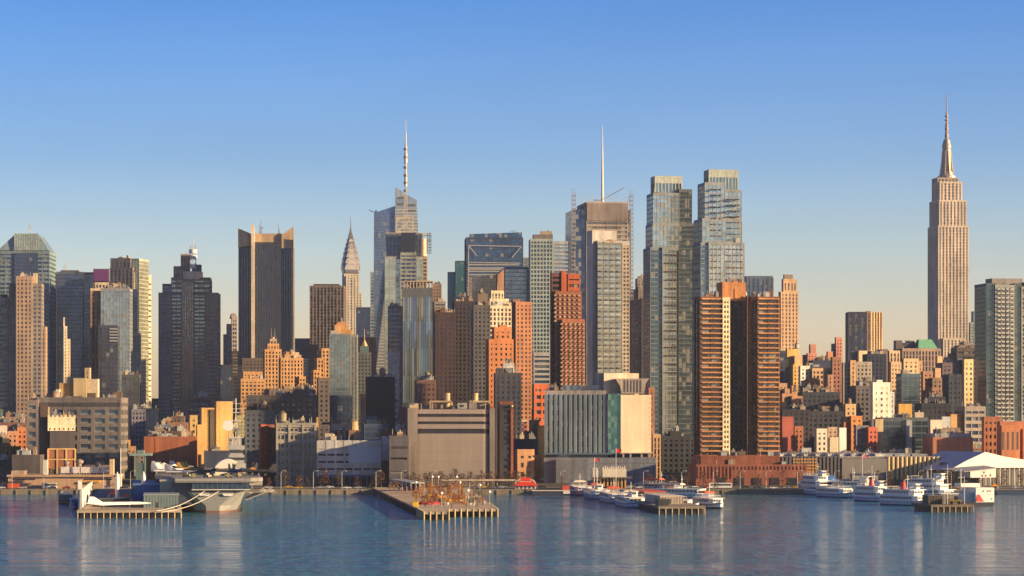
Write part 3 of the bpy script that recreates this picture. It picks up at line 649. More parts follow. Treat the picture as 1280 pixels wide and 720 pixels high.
b = B('skyscraper', 'pale green-white gridded tower with dark lower windows and a small rooftop crane', 'skyscraper', 2550, 678, 3)
b.block(663, 691, 300, punch((.42, .50, .48), (.10, .16, .18), bay=3.1, flr=3.9, pier=.30, span=.34), dep=28)
b.block(691, 712, 303, ribbon((.40, .43, .45), g_sky, flr=3.6, bay=12, pier=.03), off=5, dep=22)
b.block(667, 691, 294.5, solid((.2, .18, .17)), off=4, dep=16); b.block(676, 690, 290.5, solid((.4, .3, .22)), off=8, dep=8)
m = MB(); m.bar((b.lx(682, 10), 10, b.lz(292)), (b.lx(682, 10), 10, b.lz(288.5)), .8); m.bar((b.lx(680, 10), 10, b.lz(289.5)), (b.lx(686, 10), 10, b.lz(287.5)), .7); m.build('rooftop_crane', paint((.1, .1, .1)), b.o); b.done()
b = B('office_tower', 'white ribbon-windowed block at the foot of the pale gridded tower', 'office tower', 2300, 677, 3)
b.block(667, 688, 442, ribbon((.48, .47, .47), g_navy, flr=4.2, bay=10, pier=.02), dep=16); b.done()
# --- newspaper tower with mast
b = B('skyscraper', 'tan skyscraper with tall side screens, a thin white mast and a slanted crane on top', 'skyscraper', 2560, 757, 8, keep=True)
b.block(733, 785, 254, ribbon((.36, .29, .24), (.16, .15, .14), flr=4.1, bay=9, pier=.04, span=.42), dep=54)
m = MB(); m.box(b.lx(733.5) , b.lx(785), -.9, -.3, b.lz(276), b.lz(254)); m.build('louvre_screen', wall((.30, .26, .24)), b.o)
m = MB()
for k in range(11): z = b.lz(275) + k * 1.45; m.box(b.lx(733.5), b.lx(785), -1.15, -.85, z, z + .5)
m.build('louvres', wall((.24, .21, .2)), b.o)
m = MB(); m.box(b.lx(717, 2), b.lx(733) - .3, 2, 50, -2, b.lz(262)); m.build('corner_glazing', glass((.05, .08, .15), 3., 4.), b.o)
m = MB(); m.box(b.lx(785) + .3, b.lx(789), 3, 50, -2, b.lz(262)); m.build('corner_glazing', glass((.10, .09, .09), 3., 4.), b.o)
for a, c in ((714.5, 719.5), (787, 791.5)):
    m = MB(); x0, x1 = b.lx(a, 0), b.lx(c, 0); zt = b.lz(236)
    for k in range(4): x = x0 + (x1 - x0) * k / 3; m.bar((x, 0, 0), (x, 0, zt - (k % 2) * 3), .22)
    for k in range(int(zt / 4)): m.box(x0, x1, -.15, .15, k * 4, k * 4 + 1.3)
    m.build('ceramic_screen', paint((.22, .22, .25)), b.o)
m = MB()
for k in range(17): x = b.lx(724 + k * 3.9, 1); m.bar((x, 1, b.lz(256)), (x, 1, b.lz(244 + (k % 3))), .16)
for q in (247, 251): m.bar((b.lx(723, 1), 1, b.lz(q)), (b.lx(787, 1), 1, b.lz(q)), .14)
m.build('roof_screen_posts', paint((.45, .42, .4)), b.o)
m = MB(); x = b.lx(753, 26); m.lathe(x, 26, [(1.4, b.lz(254)), (1.1, b.lz(225)), (.8, b.lz(195)), (.4, b.lz(170)), (.15, b.lz(153))], 10); m.build('mast', paint((.62, .58, .54)), b.o)
m = MB(); m.bar((b.lx(751, 14), 14, b.lz(249)), (b.lx(780, 14), 14, b.lz(233)), .5); m.bar((b.lx(752, 14), 14, b.lz(256)), (b.lx(752, 14), 14, b.lz(248)), .9); m.bar((b.lx(742, 14), 14, b.lz(249)), (b.lx(752, 14), 14, b.lz(249)), .7); m.build('roof_crane', paint((.16, .15, .15)), b.o)
b.done()
b = B('apartment_tower', 'grey-green glass apartment tower with a plain white roof box, before the screened tan skyscraper', 'apartment tower', 2250, 765, 17, keep=True)
b.block(747, 778, 305, curtain((.24, .28, .27), (.17, .18, .18), flr=3.3, bay=5, span=.22, p=.3), dep=26)
b.block(778, 787, 308, ribbon((.38, .31, .25), g_dark, flr=3.3, bay=4, pier=.3), off=2, dep=22)
b.block(747, 787, 302.6, solid((.42, .40, .37)), off=3, dep=20); b.block(740.5, 771, 290, solid((.50, .47, .44)), off=5, dep=14)
x0, x1 = b.lx(748), b.lx(777); rows = 27
for k in range(24):
    q = MB(); z = b.lz(311 + k * 7.1)
    q.box(x0, x1, -.5, 0, z - .18, z - .02)
    for j in range(4): x = x0 + (x1 - x0) * (j + .25) / 4; q.box(x, x + 3.2, -1.3, 0, z - .2, z); q.box(x, x + 3.2, -1.3, -1.2, z, z + 1)
    q.build('balcony_row', paint((.13, .13, .14)), b.o)
b.units(2, 14); b.done()
b = B('office_tower', 'stepped grey-brown tower with rooftop house, between the tan screened skyscraper and the glass twins', 'office tower', 2700, 803, 5)
b.block(797, 812, 349, punch((.26, .24, .22), bay=3), dep=18); b.block(789, 798, 363, punch((.24, .19, .16)), off=2, dep=16); b.block(798, 816, 360, punch((.28, .23, .2)), off=-2, dep=18); b.mast(802, 339, 8, .4); b.units(2, 15); b.done()
b = B('office_tower', 'very dark narrow block hard against the left glass twin', 'office tower', 2300, 806, 5)
b.block(789, 803, 376, punch((.12, .10, .10)), dep=16); b.block(802, 814, 374, punch((.08, .07, .09)), off=-3, dep=16); b.done()
# --- twin glass towers
GT = lambda c=(.33, .42, .45), f=(.30, .33, .35): curtain(c, f, bay=2.8, flr=3.25, span=.18, bl=.16, gr=.10)
DT = curtain((.10, .14, .18), (.14, .16, .17), bay=2.8, flr=3.25, span=.18, bl=.2)
b = B('skyscraper', 'left one of the two stepped glass twins, its right half darker', 'skyscraper', 1900, 840, 9, 'stepped glass twin towers')
b.block(818.5, 853, 222, ribbon((.42, .47, .43), (.34, .41, .38), flr=10.5, bay=2.3, pier=.2, span=.12, bl=.05), off=6, dep=14, yb=246)
b.block(816.5, 849, 243, GT(), off=1.5, dep=22, yb=283); b.block(849, 865, 238.5, DT, off=4, dep=22, yb=283)
b.block(816, 848.5, 281, GT(), off=0, dep=24, yb=313); b.block(848.5, 868, 281, DT, off=2.5, dep=22)
b.block(813, 828, 311, curtain((.08, .13, .17), (.22, .25, .27), bay=2.8, flr=3.25), off=-1.5, dep=24); b.block(828, 846, 311, GT((.30, .34, .34)), off=-2.5, dep=26)
m = MB()
for k in range(15):
    for p in (831, 835, 839.5, 844): z = b.lz(318 + k * 10.5); x = b.lx(p, -2.6); m.box(x, x + 1.4, -2.95, -2.55, z - 1, z)
m.build('vents', paint((.08, .06, .06)), b.o); b.units(2, 16); b.done()
b = B('skyscraper', 'right one of the two stepped glass twins, behind the orange-banded slab towers', 'skyscraper', 1850, 900, 10, 'stepped glass twin towers')
b.block(886, 923, 214, ribbon((.42, .47, .43), (.34, .41, .38), flr=10.5, bay=2.3, pier=.2, span=.12, bl=.05), off=6, dep=14, yb=240)
b.block(881, 906, 230, GT(), off=2, dep=20, yb=277); b.block(906, 927, 239, GT(), off=3.2, dep=20, yb=277)
b.block(878, 927.5, 275, GT((.28, .36, .38)), off=0, dep=24, yb=308)
b.block(876, 886, 305, curtain((.10, .16, .22), (.22, .25, .28), bay=2.8, flr=3.25), off=-1, dep=24); b.block(886, 930.5, 305, GT((.36, .40, .40)), off=-2, dep=26)
m = MB()
for k in range(9):
    for j, p in enumerate((889, 894, 899, 908, 912, 917, 921, 926)): z = b.lz(311 + k * 7.6); x = b.lx(p, -2.1); m.box(x, x + 1.2, -2.45, -2.05, z - .8, z)
for k in range(9):
    for p in (889, 893, 899, 909, 913, 918, 922): z = b.lz(236 + k * 7.3 + (12 if p > 905 else 0)); x = b.lx(p, 1.5); m.box(x, x + 1.1, -.6, 2.5, z - .7, z)
m.build('vents', paint((.10, .09, .09)), b.o); b.units(2, 17); b.done()
b = B('parking_block', 'near-black windowed block at the foot of the left glass twin', 'office block', 1760, 846, 5)
b.block(822, 869, 547, punch((.055, .055, .065), BLACK), dep=30); b.block(838, 852, 541, solid((.05, .05, .055)), off=4, dep=10); b.units(2, 18); b.done()
# --- orange banded slabs
OB = (.56, .28, .12)
def banded(label, D, pl, pr, yt, rot):
    b = B('apartment_tower', label, 'apartment tower', D, (pl + pr) / 2, rot, 'orange-banded slab towers', keep=True); return b
b = banded('left orange-banded brick slab tower with its sunlit right side painted as a pale gold column', 1650, 870, 912, 373, 12)
x = b.block(875.5, 903, 373, ribbon((.20, .09, .06), (.07, .06, .06), flr=2.93, bay=7, pier=.04, span=.1, bl=.2), dep=14)
b.block(903.5, 912.5, 374, punch((.85, .72, .48), (.14, .12, .1), bay=2.2, flr=3., pier=.3, span=.42), off=-1.2, dep=18)  # pale gold wall colour stands for sunlight on the slab's right-facing side
nf = int((x[5] - 14) / 2.93)
for k in range(nf):
    z = x[5] - .5 - k * 2.93; q = MB(); q.box(x[0] + .5, x[1] - .3, -1.5, 0, z - .2, z + .2); q.box(x[0] + .5, x[1] - .3, -1.5, -1.38, z, z + .55); q.build('balcony_slab', wall(OB, var=1.5), b.o)
b.block(903, 932, 355, piers((.50, .22, .09), (.35, .13, .07), bay=5, flr=30, pier=.8), off=5, dep=12, yb=376); b.units(2, 19); b.done()
b = banded('dark recessed middle tower between the two orange-banded slabs', 1680, 912, 946, 374, -16)
b.block(911, 934, 372, punch((.12, .085, .075), (.07, .07, .09), bay=3, flr=2.95, bl=.3), dep=18); b.block(934, 950, 374, punch((.17, .10, .075), (.06, .06, .07), bay=3, flr=2.95, bl=.3), off=1.5, dep=18)
b.units(2, 20); b.done()
b = banded('right orange-banded brick slab tower, facing the river beside the low ribbed warehouse', 1650, 945, 974, 373, 12)
x = b.block(947, 974.5, 373, ribbon((.20, .09, .06), (.07, .06, .06), flr=2.93, bay=7, pier=.04, span=.1, bl=.2), dep=12)
for k in range(nf):
    z = x[5] - .5 - k * 2.93; q = MB(); q.box(x[0] + .3, x[1] - .3, -1.5, 0, z - .2, z + .2); q.box(x[0] + .3, x[1] - .3, -1.5, -1.38, z, z + .55); q.build('balcony_slab', wall(OB, var=1.5), b.o)
b.units(2, 21); b.done()
# --- far right
b = B('office_tower', 'blue-grey crenellated office block behind the right orange-banded slab', 'office tower', 3300, 950, 4)
b.block(933, 967, 348, piers((.10, .14, .22), g_navy, bay=5.5, pier=.4), dep=30); b.block(933, 966, 346, piers((.12, .16, .23), BLACK, bay=5.5, flr=9), off=1, dep=26); b.done()
b = B('office_tower', 'tan stepped art deco tower lit gold above and shaded below, right of the orange-banded slabs', 'office tower', 2900, 986, 20)
DC = (.50, .33, .2)
b.block(973, 998, 366, piers(DC, bay=4, pier=.55, span=.35, flr=4), dep=30); b.block(966, 974, 378, punch((.36, .27, .2)), off=5, dep=24); b.block(977, 996, 350, piers(DC, bay=4, pier=.5, flr=12), off=4, dep=22)
b.block(979, 991, 344.5, solid((.22, .18, .15)), off=8, dep=12); b.units(1, 22); b.done()
b = B('office_tower', 'dark flat tower with bright vertical stripes on its right side, alone on the right skyline', 'office tower', 3000, 1082, -2)
b.block(1060, 1084, 391, piers((.07, .065, .08), g_navy, bay=6, pier=.3), dep=34); b.done_ = 0
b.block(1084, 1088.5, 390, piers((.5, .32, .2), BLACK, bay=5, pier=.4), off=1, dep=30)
x0 = b.lx(1088.5, 2); m = MB(28 * math.pi / 180, x0, 2)
for k in range(5): m.box(x0 + k * 3.4, x0 + k * 3.4 + 1.5, 1.4, 3.6, -3, b.lz(389.5))
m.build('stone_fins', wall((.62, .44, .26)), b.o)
m = MB(28 * math.pi / 180, x0, 2); m.box(x0, x0 + 15.2, 3, 26, -3, b.lz(391)); m.build('glazing', glass((.05, .05, .06), 3., 4.), b.o)
m = MB(28 * math.pi / 180, x0, 2)
for k in range(48): z = b.lz(395 + k * 3.6); m.box(x0, x0 + 15.2, 2.4, 3.1, z - .8, z + .5)
m.build('floor_bands', wall((.5, .33, .2)), b.o)
b.done()
# --- the great stepped tower with mooring mast
b = B('skyscraper', 'giant limestone art deco skyscraper with setbacks, mooring mast and long antenna at the right', 'skyscraper', 3500, 1186, 9, keep=True)
EW = (.54, .46, .38)
E = lambda **k: piers(EW, (.13, .11, .10), bay=4.6, flr=3.8, pier=.5, span=.14, p=.7, **k)
b.block(1172.8, 1211, 283, E(), dep=44); b.block(1174, 1208.3, 251, E(), off=1.6, dep=41); b.block(1174.8, 1202.7, 228, E(), off=5, dep=30)
b.block(1179, 1206, 424, E(), off=-4, dep=20); b.block(1150, 1214, 452, E(), off=-10, dep=60)
b.block(1172, 1198, 223, piers((.34, .28, .24), bay=4.6), off=14, dep=24)
cx, cy = b.lx(1183.3, 26), 26
m = MB(); m.lathe(cx, cy, [(12, b.lz(224)), (11.6, b.lz(218)), (8.6, b.lz(217)), (8, b.lz(213)), (6, b.lz(211)), (5.4, b.lz(184)), (5.8, b.lz(183)), (5.8, b.lz(179)), (5, b.lz(177)), (4, b.lz(172.5)), (1.8, b.lz(171))], 20)
m.build('mooring_mast', paint((.36, .30, .25), .45, .3), b.o)
m = MB()
for k in range(8):
    a = k * math.pi / 4 + .2; c_, s_ = math.cos(a), math.sin(a)
    m.loft([[(cx + c_ * r - s_ * t_, cy + s_ * r + c_ * t_, z) for r, t_, z in ((4, -.8, zz), (rr, -.8, zz), (rr, .8, zz), (4, .8, zz))] for zz, rr in ((b.lz(217), 9.4), (b.lz(200), 7.0), (b.lz(186), 6.0))])
m.build('mast_buttresses', paint((.60, .46, .34), .4, .2), b.o)
m = MB(); m.lathe(cx, cy, [(2.3, b.lz(172)), (2.3, b.lz(163)), (1.7, b.lz(162)), (2.1, b.lz(152)), (1.2, b.lz(151)), (1.2, b.lz(137)), (.7, b.lz(136)), (.5, b.lz(114.5))], 10)
for q in (168, 159, 148, 143): m.cyl(cx, cy, b.lz(q), b.lz(q) + 1.2, 2.9, 2.9, 8)
m.build('antenna', paint((.30, .24, .22)), b.o)
b.done()
b = B('office_tower', 'distant pale green-white tower just right of the giant limestone tower', 'office tower', 3700, 1222, 4)
b.block(1213, 1233, 404, ribbon((.34, .40, .38), g_grey, bay=6, pier=.2), dep=20); b.block(1217, 1232, 390, ribbon((.3, .36, .36), g_sky, bay=5, pier=.2), off=4, dep=14); b.done()
b = B('apartment_tower', 'tall teal glass apartment tower with white balconies at the right edge of the skyline', 'apartment tower', 1950, 1260, 9)
b.block(1244, 1268, 358, ribbon((.34, .37, .36), (.10, .12, .12), flr=3.1, bay=5.5, pier=.12, span=.22), dep=30)
b.block(1233, 1244, 356, curtain((.06, .11, .14), (.09, .14, .17), flr=3.1), off=1, dep=26); b.block(1268, 1277, 356, curtain((.10, .14, .14), (.10, .13, .13), flr=3.1), off=2, dep=26); b.block(1277, 1300, 360, ribbon((.36, .38, .37), flr=3.1, bay=5, pier=.15, span=.25), off=1, dep=28)
b.block(1240, 1278, 350, solid((.30, .28, .27)), off=6, dep=14)
x0, x1, zt = b.lx(1246), b.lx(1267), b.lz(362)
for k in range(44):
    q = MB(); z = zt - k * 3.1; q.box(x0, x1, -.5, 0, z - .18, z - .02)
    for j in range(4): x = x0 + (x1 - x0) * (j + .1) / 4; q.box(x, x + 2.1, -1.4, 0, z - .2, z); q.box(x, x + 2.1, -1.4, -1.3, z, z + .9)
    q.build('balcony_row', paint((.50, .50, .48)), b.o)
b.units(3, 23); b.done()
# ================================================================ middle ground
def mid(label, D, rot, blocks, tanks=(), units=2, masts=(), cat='building', name='brick_building', group=None):
    b = B(name, label, cat, D, (blocks[0][0] + blocks[0][1]) / 2, rot, group)
    for q in blocks:
        pl, pr, yt, st = q[:4]; off = q[4] if len(q) > 4 else 0; dep = q[5] if len(q) > 5 else 20
        b.block(pl, pr, yt, st, off=off, dep=dep)
    for q in tanks: b.tank(*q)
    for q in masts: b.mast(*q)
    b.units(units, seed=int(D + blocks[0][0])); b.done(); return b
AP = 'apartment_building'; OF = 'office_building'
# centre, behind the rounded-corner windowless block
mid('dark brown brick apartment slab with tall narrow shape left of the cream art deco tower', 2150, 6, [(568, 593, 378, punch(DKBROWN, g_navy, bay=3)), (572, 586, 373, solid(DKBROWN), 4, 12)], name=AP, units=3)
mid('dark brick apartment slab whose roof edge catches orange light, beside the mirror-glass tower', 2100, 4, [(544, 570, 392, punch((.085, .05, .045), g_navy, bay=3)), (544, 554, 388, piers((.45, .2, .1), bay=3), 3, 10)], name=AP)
mid('grey slab apartment building with shaded face joined left of the cream art deco tower', 2050, 3, [(592, 613, 383, punch((.16, .15, .15), g_dark, bay=3)), (597, 610, 369, solid((.25, .19, .15)), 5, 12)], name=AP)
mid('bright cream stepped art deco tower with ornate crown, centre of the skyline', 2150, 34, [(607, 644, 384, piers(CREAM, bay=3.2, flr=3.6, span=.3)), (612, 630, 365, piers(CREAM, bay=3), 4, 10), (609, 636, 375, piers(CREAM, bay=3, span=.2), 2, 14), (627, 640, 380, solid(CREAM), 2, 12)], name='office_building', cat='office tower', masts=((622, 352, 6, .3),))
mid('orange brick stepped tower directly in front of the cream art deco tower', 1835, 30, [(607, 642, 426, win(ORANGE, bay=3.8, flr=3.5, pier=.6, span=.55)), (615, 639, 411, win(ORANGE, bay=3.8, flr=3.5, pier=.6, span=.55), 1.5, 14), (623, 634, 408, solid(ORANGE), 5, 8)], name=AP)
mid('orange-brown brick slab with dark window rows right of the cream art deco tower', 2100, 20, [(642, 665, 379, punch((.42, .19, .10), g_dark, bay=3.4, flr=3.3)), (640, 650, 376, punch((.26, .14, .1), g_dark), 3, 14)], name=AP)
b = B('apartment_tower', 'red-brown brick apartment tower with stacked balconies and a bright red rooftop block', 'apartment tower', 2000, 710, 24)
b.block(690, 727, 366, punch((.23, .09, .055), (.16, .13, .10), bay=3.6, flr=3.1, pier=.4), dep=18); b.block(699, 731, 401, punch((.27, .10, .06), (.16, .13, .10), bay=3.6, flr=3.1, pier=.4), off=-3, dep=18)
b.block(688, 701, 343, ribbon((.10, .04, .04), BLACK, flr=4), off=3, dep=14); b.block(701, 708, 341, solid((.36, .08, .035)), off=2, dep=14); b.block(708, 725, 344, ribbon((.36, .09, .04), (.12, .06, .04), flr=5, span=.55), off=1.6, dep=14)
for k in range(39):
    q = MB(); z = b.lz(406 + k * 5.35, 0, -3)
    if z < 3: break
    q.box(b.lx(699, -3), b.lx(731, -3), -3.4, -2.9, z - .24, z - .02)
    for p in (700, 705.5, 711, 717, 722.5, 727.5): x = b.lx(p, -3); q.box(x, x + 1.7, -4.3, -2.9, z - .25, z); q.box(x, x + 1.7, -4.3, -4.15, z, z + 1)
    q.build('balcony_row', wall((.34, .22, .15)), b.o)
for k in range(7):
    q = MB(); z = b.lz(370 + k * 5.35, 0, 0); q.box(b.lx(691, 0), b.lx(726, 0), -.4, 0, z - .24, z - .02)
    for p in (692, 698, 704, 710, 716, 722): x = b.lx(p, 0); q.box(x, x + 1.7, -1.3, 0, z - .25, z); q.box(x, x + 1.7, -1.3, -1.15, z, z + 1)
    q.build('balcony_row', wall((.34, .22, .15)), b.o)
b.done()
mid('bright vermilion brick block at the foot of the balcony tower', 1800, 30, [(665, 687, 482, ribbon((.55, .13, .05), g_dark, bay=7, pier=.25, flr=5, span=.5))])
mid('dark blue-grey flat block with a white roof house below the orange stepped tower', 1760, 3, [(619, 652, 468, punch((.085, .085, .10), g_navy)), (629, 643, 456, solid(WHITE), 5, 9), (621, 629, 462, solid((.14, .14, .16)), 4, 9)])
mid('black windowless slab standing behind the long grey garage', 1950, 3, [(457, 494, 473, solid((.035, .033, .045)))], tanks=((478, 459, 8, 1.1),), masts=((472, 468),))
mid('slim brown brick tower catching light, left edge of the black slab', 1940, 30, [(451.5, 457, 494, punch((.42, .24, .15)))], units=0)
mid('brown brick block with a white tank on its roof, above the rounded-corner windowless block', 1720, 6, [(521, 545, 477, punch((.20, .11, .09), bay=3.4))], tanks=((534, 464, 6, .8),), masts=((522, 464, 5, .3),))
mid('low rust-roofed brick building beside the white rooftop wall, left of the rounded-corner windowless block', 1640, 5, [(478, 508, 541, punch((.20, .09, .06))), (489, 507, 537, solid(BROWN), 4, 10)])
mid('low dark-blue plant building with tall light wall in front of the black slab', 1700, 5, [(455, 486, 532, curtain((.06, .10, .18), (.08, .12, .2))), (458, 472, 522, curtain((.06, .1, .18), (.1, .14, .2)), 4, 12)])
mid('small brick building behind the garage with a conical-roofed tower', 1640, 10, [(436, 452, 540, punch((.25, .15, .11))), (398, 412, 533, punch((.12, .10, .1))), (412, 436, 545, punch((.20, .13, .10)), 5)], tanks=((441, 522, 6, 1.5, (.42, .30, .16)),))
mid('cream-walled low building behind the long grey garage', 1720, 30, [(413, 432, 532, solid((.6, .46, .36))), (403, 413, 530, punch(DKBROWN), 4)])
mid('long dark flat-roofed loft building with water tanks behind the gridded grey loft', 1730, 4, [(308, 398, 496, punch((.10, .09, .09), g_dark, bay=3.4)), (366, 394, 489, solid((.12, .1, .09)), 6, 12)], tanks=((371, 504, 4, 1.5, (.55, .40, .20)), (344, 500, 4, 1., (.4, .28, .15))), units=4)
mid('brown deco block below the orange stepped blocks, behind the dark loft building', 1900, 15, [(330, 392, 488, punch((.17, .12, .10), g_dark)), (396, 412, 474, punch((.14, .11, .1), g_dark), 6)], units=3)
mid('grey-blue low factory block with small windows, right of the ochre block', 1720, 5, [(306, 343, 515, punch((.12, .14, .17), g_dark))], tanks=((330, 500, 3, .9, (.45, .32, .18)), (336, 504, 4, .8)), units=4)
mid('red and orange brick sliver against the gridded grey loft', 1600, 25, [(325, 334, 533, solid((.50, .12, .06))), (334, 343, 533, punch((.28, .10, .07)), 1)])
mid('ochre stucco block with a dark central stripe and blind walls behind the museum ship', 1680, 22, [(250, 268, 512, punch((.58, .36, .13), g_dark, bay=6, flr=9, pier=.75, span=.75)), (268, 291, 504, solid((.58, .36, .13)), 1.5, 20), (246, 252, 533, solid((.56, .35, .13)), -1, 12), (262, 268, 514, solid((.12, .09, .06)), -.6, 4)], units=3)
mid('dark blue shed-fronted block at the foot of the ochre block', 1560, 5, [(255, 292, 566, solid((.06, .07, .11)))], units=1)
mid('gridded brown office block with a red-lit top floor behind the ochre block', 1950, 4, [(236, 262, 501, ribbon((.15, .12, .13), g_navy, bay=3, pier=.2)), (237, 262, 498, piers((.35, .16, .1), bay=3), 2, 12)], name=OF)
mid('tiny yellow brick house with white-framed windows left of the ochre block', 1800, 25, [(236, 247, 521, win((.55, .36, .15), bay=3.5, flr=4))], units=1)
b = mid('long orange-red brick warehouse with two rows of small square windows and a cluttered roof', 1610, 5, [(180, 246, 548, win((.40, .14, .07), g_dark, bay=10.5, flr=5.5, pier=.86, span=.72))], units=9)
mid('dark long roofscape building behind the orange-red warehouse', 1720, 5, [(186, 240, 541, punch((.14, .10, .08))), (195, 214, 533, solid((.16, .2, .3)), 8, 10)], units=8)
mid('rust brick low block with busy rooftop behind the orange-red warehouse', 1850, 8, [(196, 236, 530, punch((.30, .16, .11))), (214, 232, 522, punch((.18, .12, .1)), 5)], units=8)
mid('navy glass block in the shaded street left of the orange-red warehouse', 2150, 4, [(162, 198, 512, curtain(g_navy, (.03, .035, .06))), (152, 174, 470, curtain((.12, .13, .15), (.1, .1, .1)), 4)], name=OF)
mid('small golden deco top poking up beside the grey glass tower foot', 2350, 30, [(162, 169, 483, punch(OCHRE, g_dark)), (163, 167, 476, solid(CREAM), 2, 8)], units=0)
mid('orange-lit row of low brick houses in the street right of the large warehouse loft', 1720, 25, [(151, 163, 552, punch((.50, .26, .12))), (157, 170, 560, punch((.35, .2, .12)), -4), (166, 181, 568, punch((.14, .12, .13)), -8)], units=3)
# big loft building at left
b = B('loft_building', 'massive grey-brown loft building with wide blue-reflecting factory windows, left of the orange-red warehouse', 'loft building', 1640, 92, 3)
LW = win((.19, .165, .155), (.08, .13, .19), bay=8.6, flr=5.3, pier=.26, span=.42, p=.7)
b.block(46, 151, 499, LW, dep=50); b.block(33, 48, 502, win((.26, .21, .18), (.08, .13, .19), bay=8.6, flr=5.3, pier=.28, span=.42, p=.7), off=-2.5, dep=40)
m = MB()
for k in range(36): x = b.lx(48) + k * 1.36; m.box(x, x + .5, -.3, .1, b.lz(508), b.lz(503))
m.build('attic_piers', wall((.16, .13, .12)), b.o)
b.block(74, 98, 481, solid(OCHRE), off=12, dep=14); b.block(92, 108, 475, solid((.62, .48, .26)), off=10, dep=14); b.block(106, 112, 462, punch((.6, .45, .3)), off=14, dep=8); b.block(109, 122, 476, solid(CREAM), off=12, dep=10); b.block(70, 74, 489, solid(WHITE), off=6, dep=6)
b.tank(68, 488, 5, .9, (.35, .22, .14)); b.units(7, 31); b.done()
b = B('brick_building', 'narrow block with a glowing cream crenellated top over a dark blank wall', 'building', 1580, 77, 12)
b.block(60, 94, 523, solid((.085, .07, .075)), dep=22)
m = MB(); x0, x1 = b.lx(59.7), b.lx(94.2); za, zb = b.lz(538.5), b.lz(521); m.box(x0, x1, -.5, 6, za, zb)
for k in range(7): x = x0 + (x1 - x0 - 1.2) * k / 6; m.box(x, x + 1.2, -.5, 1, zb, zb + .9)
m.build('cream_parapet', wall((.80, .68, .46)), b.o)
m = MB()
for k in range(6): x = x0 + (x1 - x0) * (k + .5) / 6; m.box(x - .35, x + .35, -.56, -.2, za + .5, za + 1.6)
m.build('parapet_openings', paint((.05, .04, .04)), b.o)
xa = b.lx(60); xb = b.lx(94); m = MB()
for k in range(4): x = xa + (xb - xa) * k / 3; m.box(x - .45, x + .45, -.9, 0, -1, b.lz(561))
for q in (561, 574): m.box(xa, xb, -.88, 0, b.lz(q) - .5, b.lz(q) + .3)
m.build('ochre_grid', wall((.60, .38, .16)), b.o)
for k in range(3):
    for q in (562.5, 575.5): m = MB(); m.box(xa + (xb - xa) * k / 3 + .5, xa + (xb - xa) * (k + 1) / 3 - .5, -.4, -.05, b.lz(q + 10), b.lz(q)); m.build('brick_panel', wall((.30, .12, .07)), b.o)
b.block(49, 60, 508, solid((.12, .075, .06)), off=3, dep=22); b.block(48, 62, 511, solid(CREAM), off=9, dep=6); b.units(2, 32); b.done()
mid('plain dark grey shed block left of the crenellated cream-topped block', 1545, 3, [(15, 50, 571, solid((.10, .085, .085)))], units=1)
mid('cluster of rust and orange brick tenements at the left edge below the beige apartment tower', 1800, 18, [(-5, 9, 534, solid((.6, .5, .42))), (8, 22, 541, punch((.42, .22, .14)), 6), (20, 34, 536, punch((.48, .18, .08)), 10), (-5, 12, 550, punch(DKBROWN), -8)], units=5)
mid('orange-lit ochre tenement beneath the left-edge tenement cluster', 1700, 28, [(0, 13, 556, punch((.55, .34, .14))), (12, 26, 560, punch((.4, .2, .1)), 4), (-6, 3, 548, solid((.12, .1, .1)), 2)], units=3)
mid('shaded dark brick rows behind the left-edge tenements', 1950, 6, [(-8, 34, 530, punch((.24, .12, .1))), (4, 30, 523, punch((.3, .2, .16)), 10)], units=8)
mid('low shaded brick row at the far left street behind the pier terminal', 1600, 5, [(-8, 20, 577, punch((.09, .08, .09))), (0, 12, 590, punch((.1, .09, .1)), -14)], units=3)
# right of centre
mid('brown pier-fronted sliver behind the beige consulate wall', 1620, 24, [(815, 826, 545, piers((.40, .25, .15), bay=3)), (810, 818, 487, punch((.36, .16, .1)), 14)], units=1)
mid('dark stepped apartment block behind the golden art deco office, lower right flank', 2300, 4, [(958, 985, 452, punch((.08, .085, .11))), (967, 982, 440, curtain(g_navy, (.08, .1, .13)), 8)], name=AP)
mid('golden stucco block with a white lantern on its roof, right of the orange-banded slabs', 2350, 28, [(982, 999, 438, solid((.62, .40, .14))), (992, 1003, 446, solid((.55, .36, .2)), -4), (990, 1001, 457, punch(OCHRE), -6)], tanks=((996, 428, 6, .9, (.5, .45, .4)),), units=1)
mid('pink stepped brick tower with pointed roof posts against the pale sky', 2500, 26, [(1008, 1021, 443, punch(PINK)), (1012, 1020, 432, solid(PINK), 3, 8), (1004, 1010, 445, solid((.15, .15, .18)), 4)], masts=((1016, 427, 4, .5),), units=1)
mid('slim pink and grey tower left of the striped flat tower', 2600, 26, [(1044, 1053, 423, punch(PINK)), (1040, 1046, 431, punch((.2, .2, .22)), 3)], masts=((1048, 419, 4, .3),), units=1)
mid('small red-brown block with twin water tanks on the right skyline', 2500, 24, [(1024, 1046, 451, punch((.16, .12, .13))), (1034, 1041, 441, solid((.5, .22, .12)), 3)], tanks=((1028, 444, 5, .9), (1033, 444, 5, .9)), units=1)
mid('dark long block with blue shaded roof below the pink stepped tower', 2300, 5, [(1016, 1042, 452, solid((.06, .07, .12))), (1004, 1030, 460, punch((.12, .1, .12)), -6)], units=3)
mid('cream ornate windowed block with tall arched bays, below the pink tower', 2150, 24, [(1012, 1039, 462, piers((.48, .32, .2), bay=3.6, span=.35)), (999, 1012, 459, punch((.62, .58, .5)), 3)], units=3)
mid('red brick apartment block beneath the cream ornate windowed block', 2000, 22, [(1006, 1025, 476, punch((.36, .14, .09))), (1001, 1012, 484, punch((.30, .12, .08)), -4)], units=2)
mid('brown brick tall wall with shaded right side left of the grey twin-bay block', 2150, 24, [(1039, 1051, 448, punch((.26, .13, .10))), (1034, 1041, 470, punch((.3, .16, .12)), -5)], units=1)
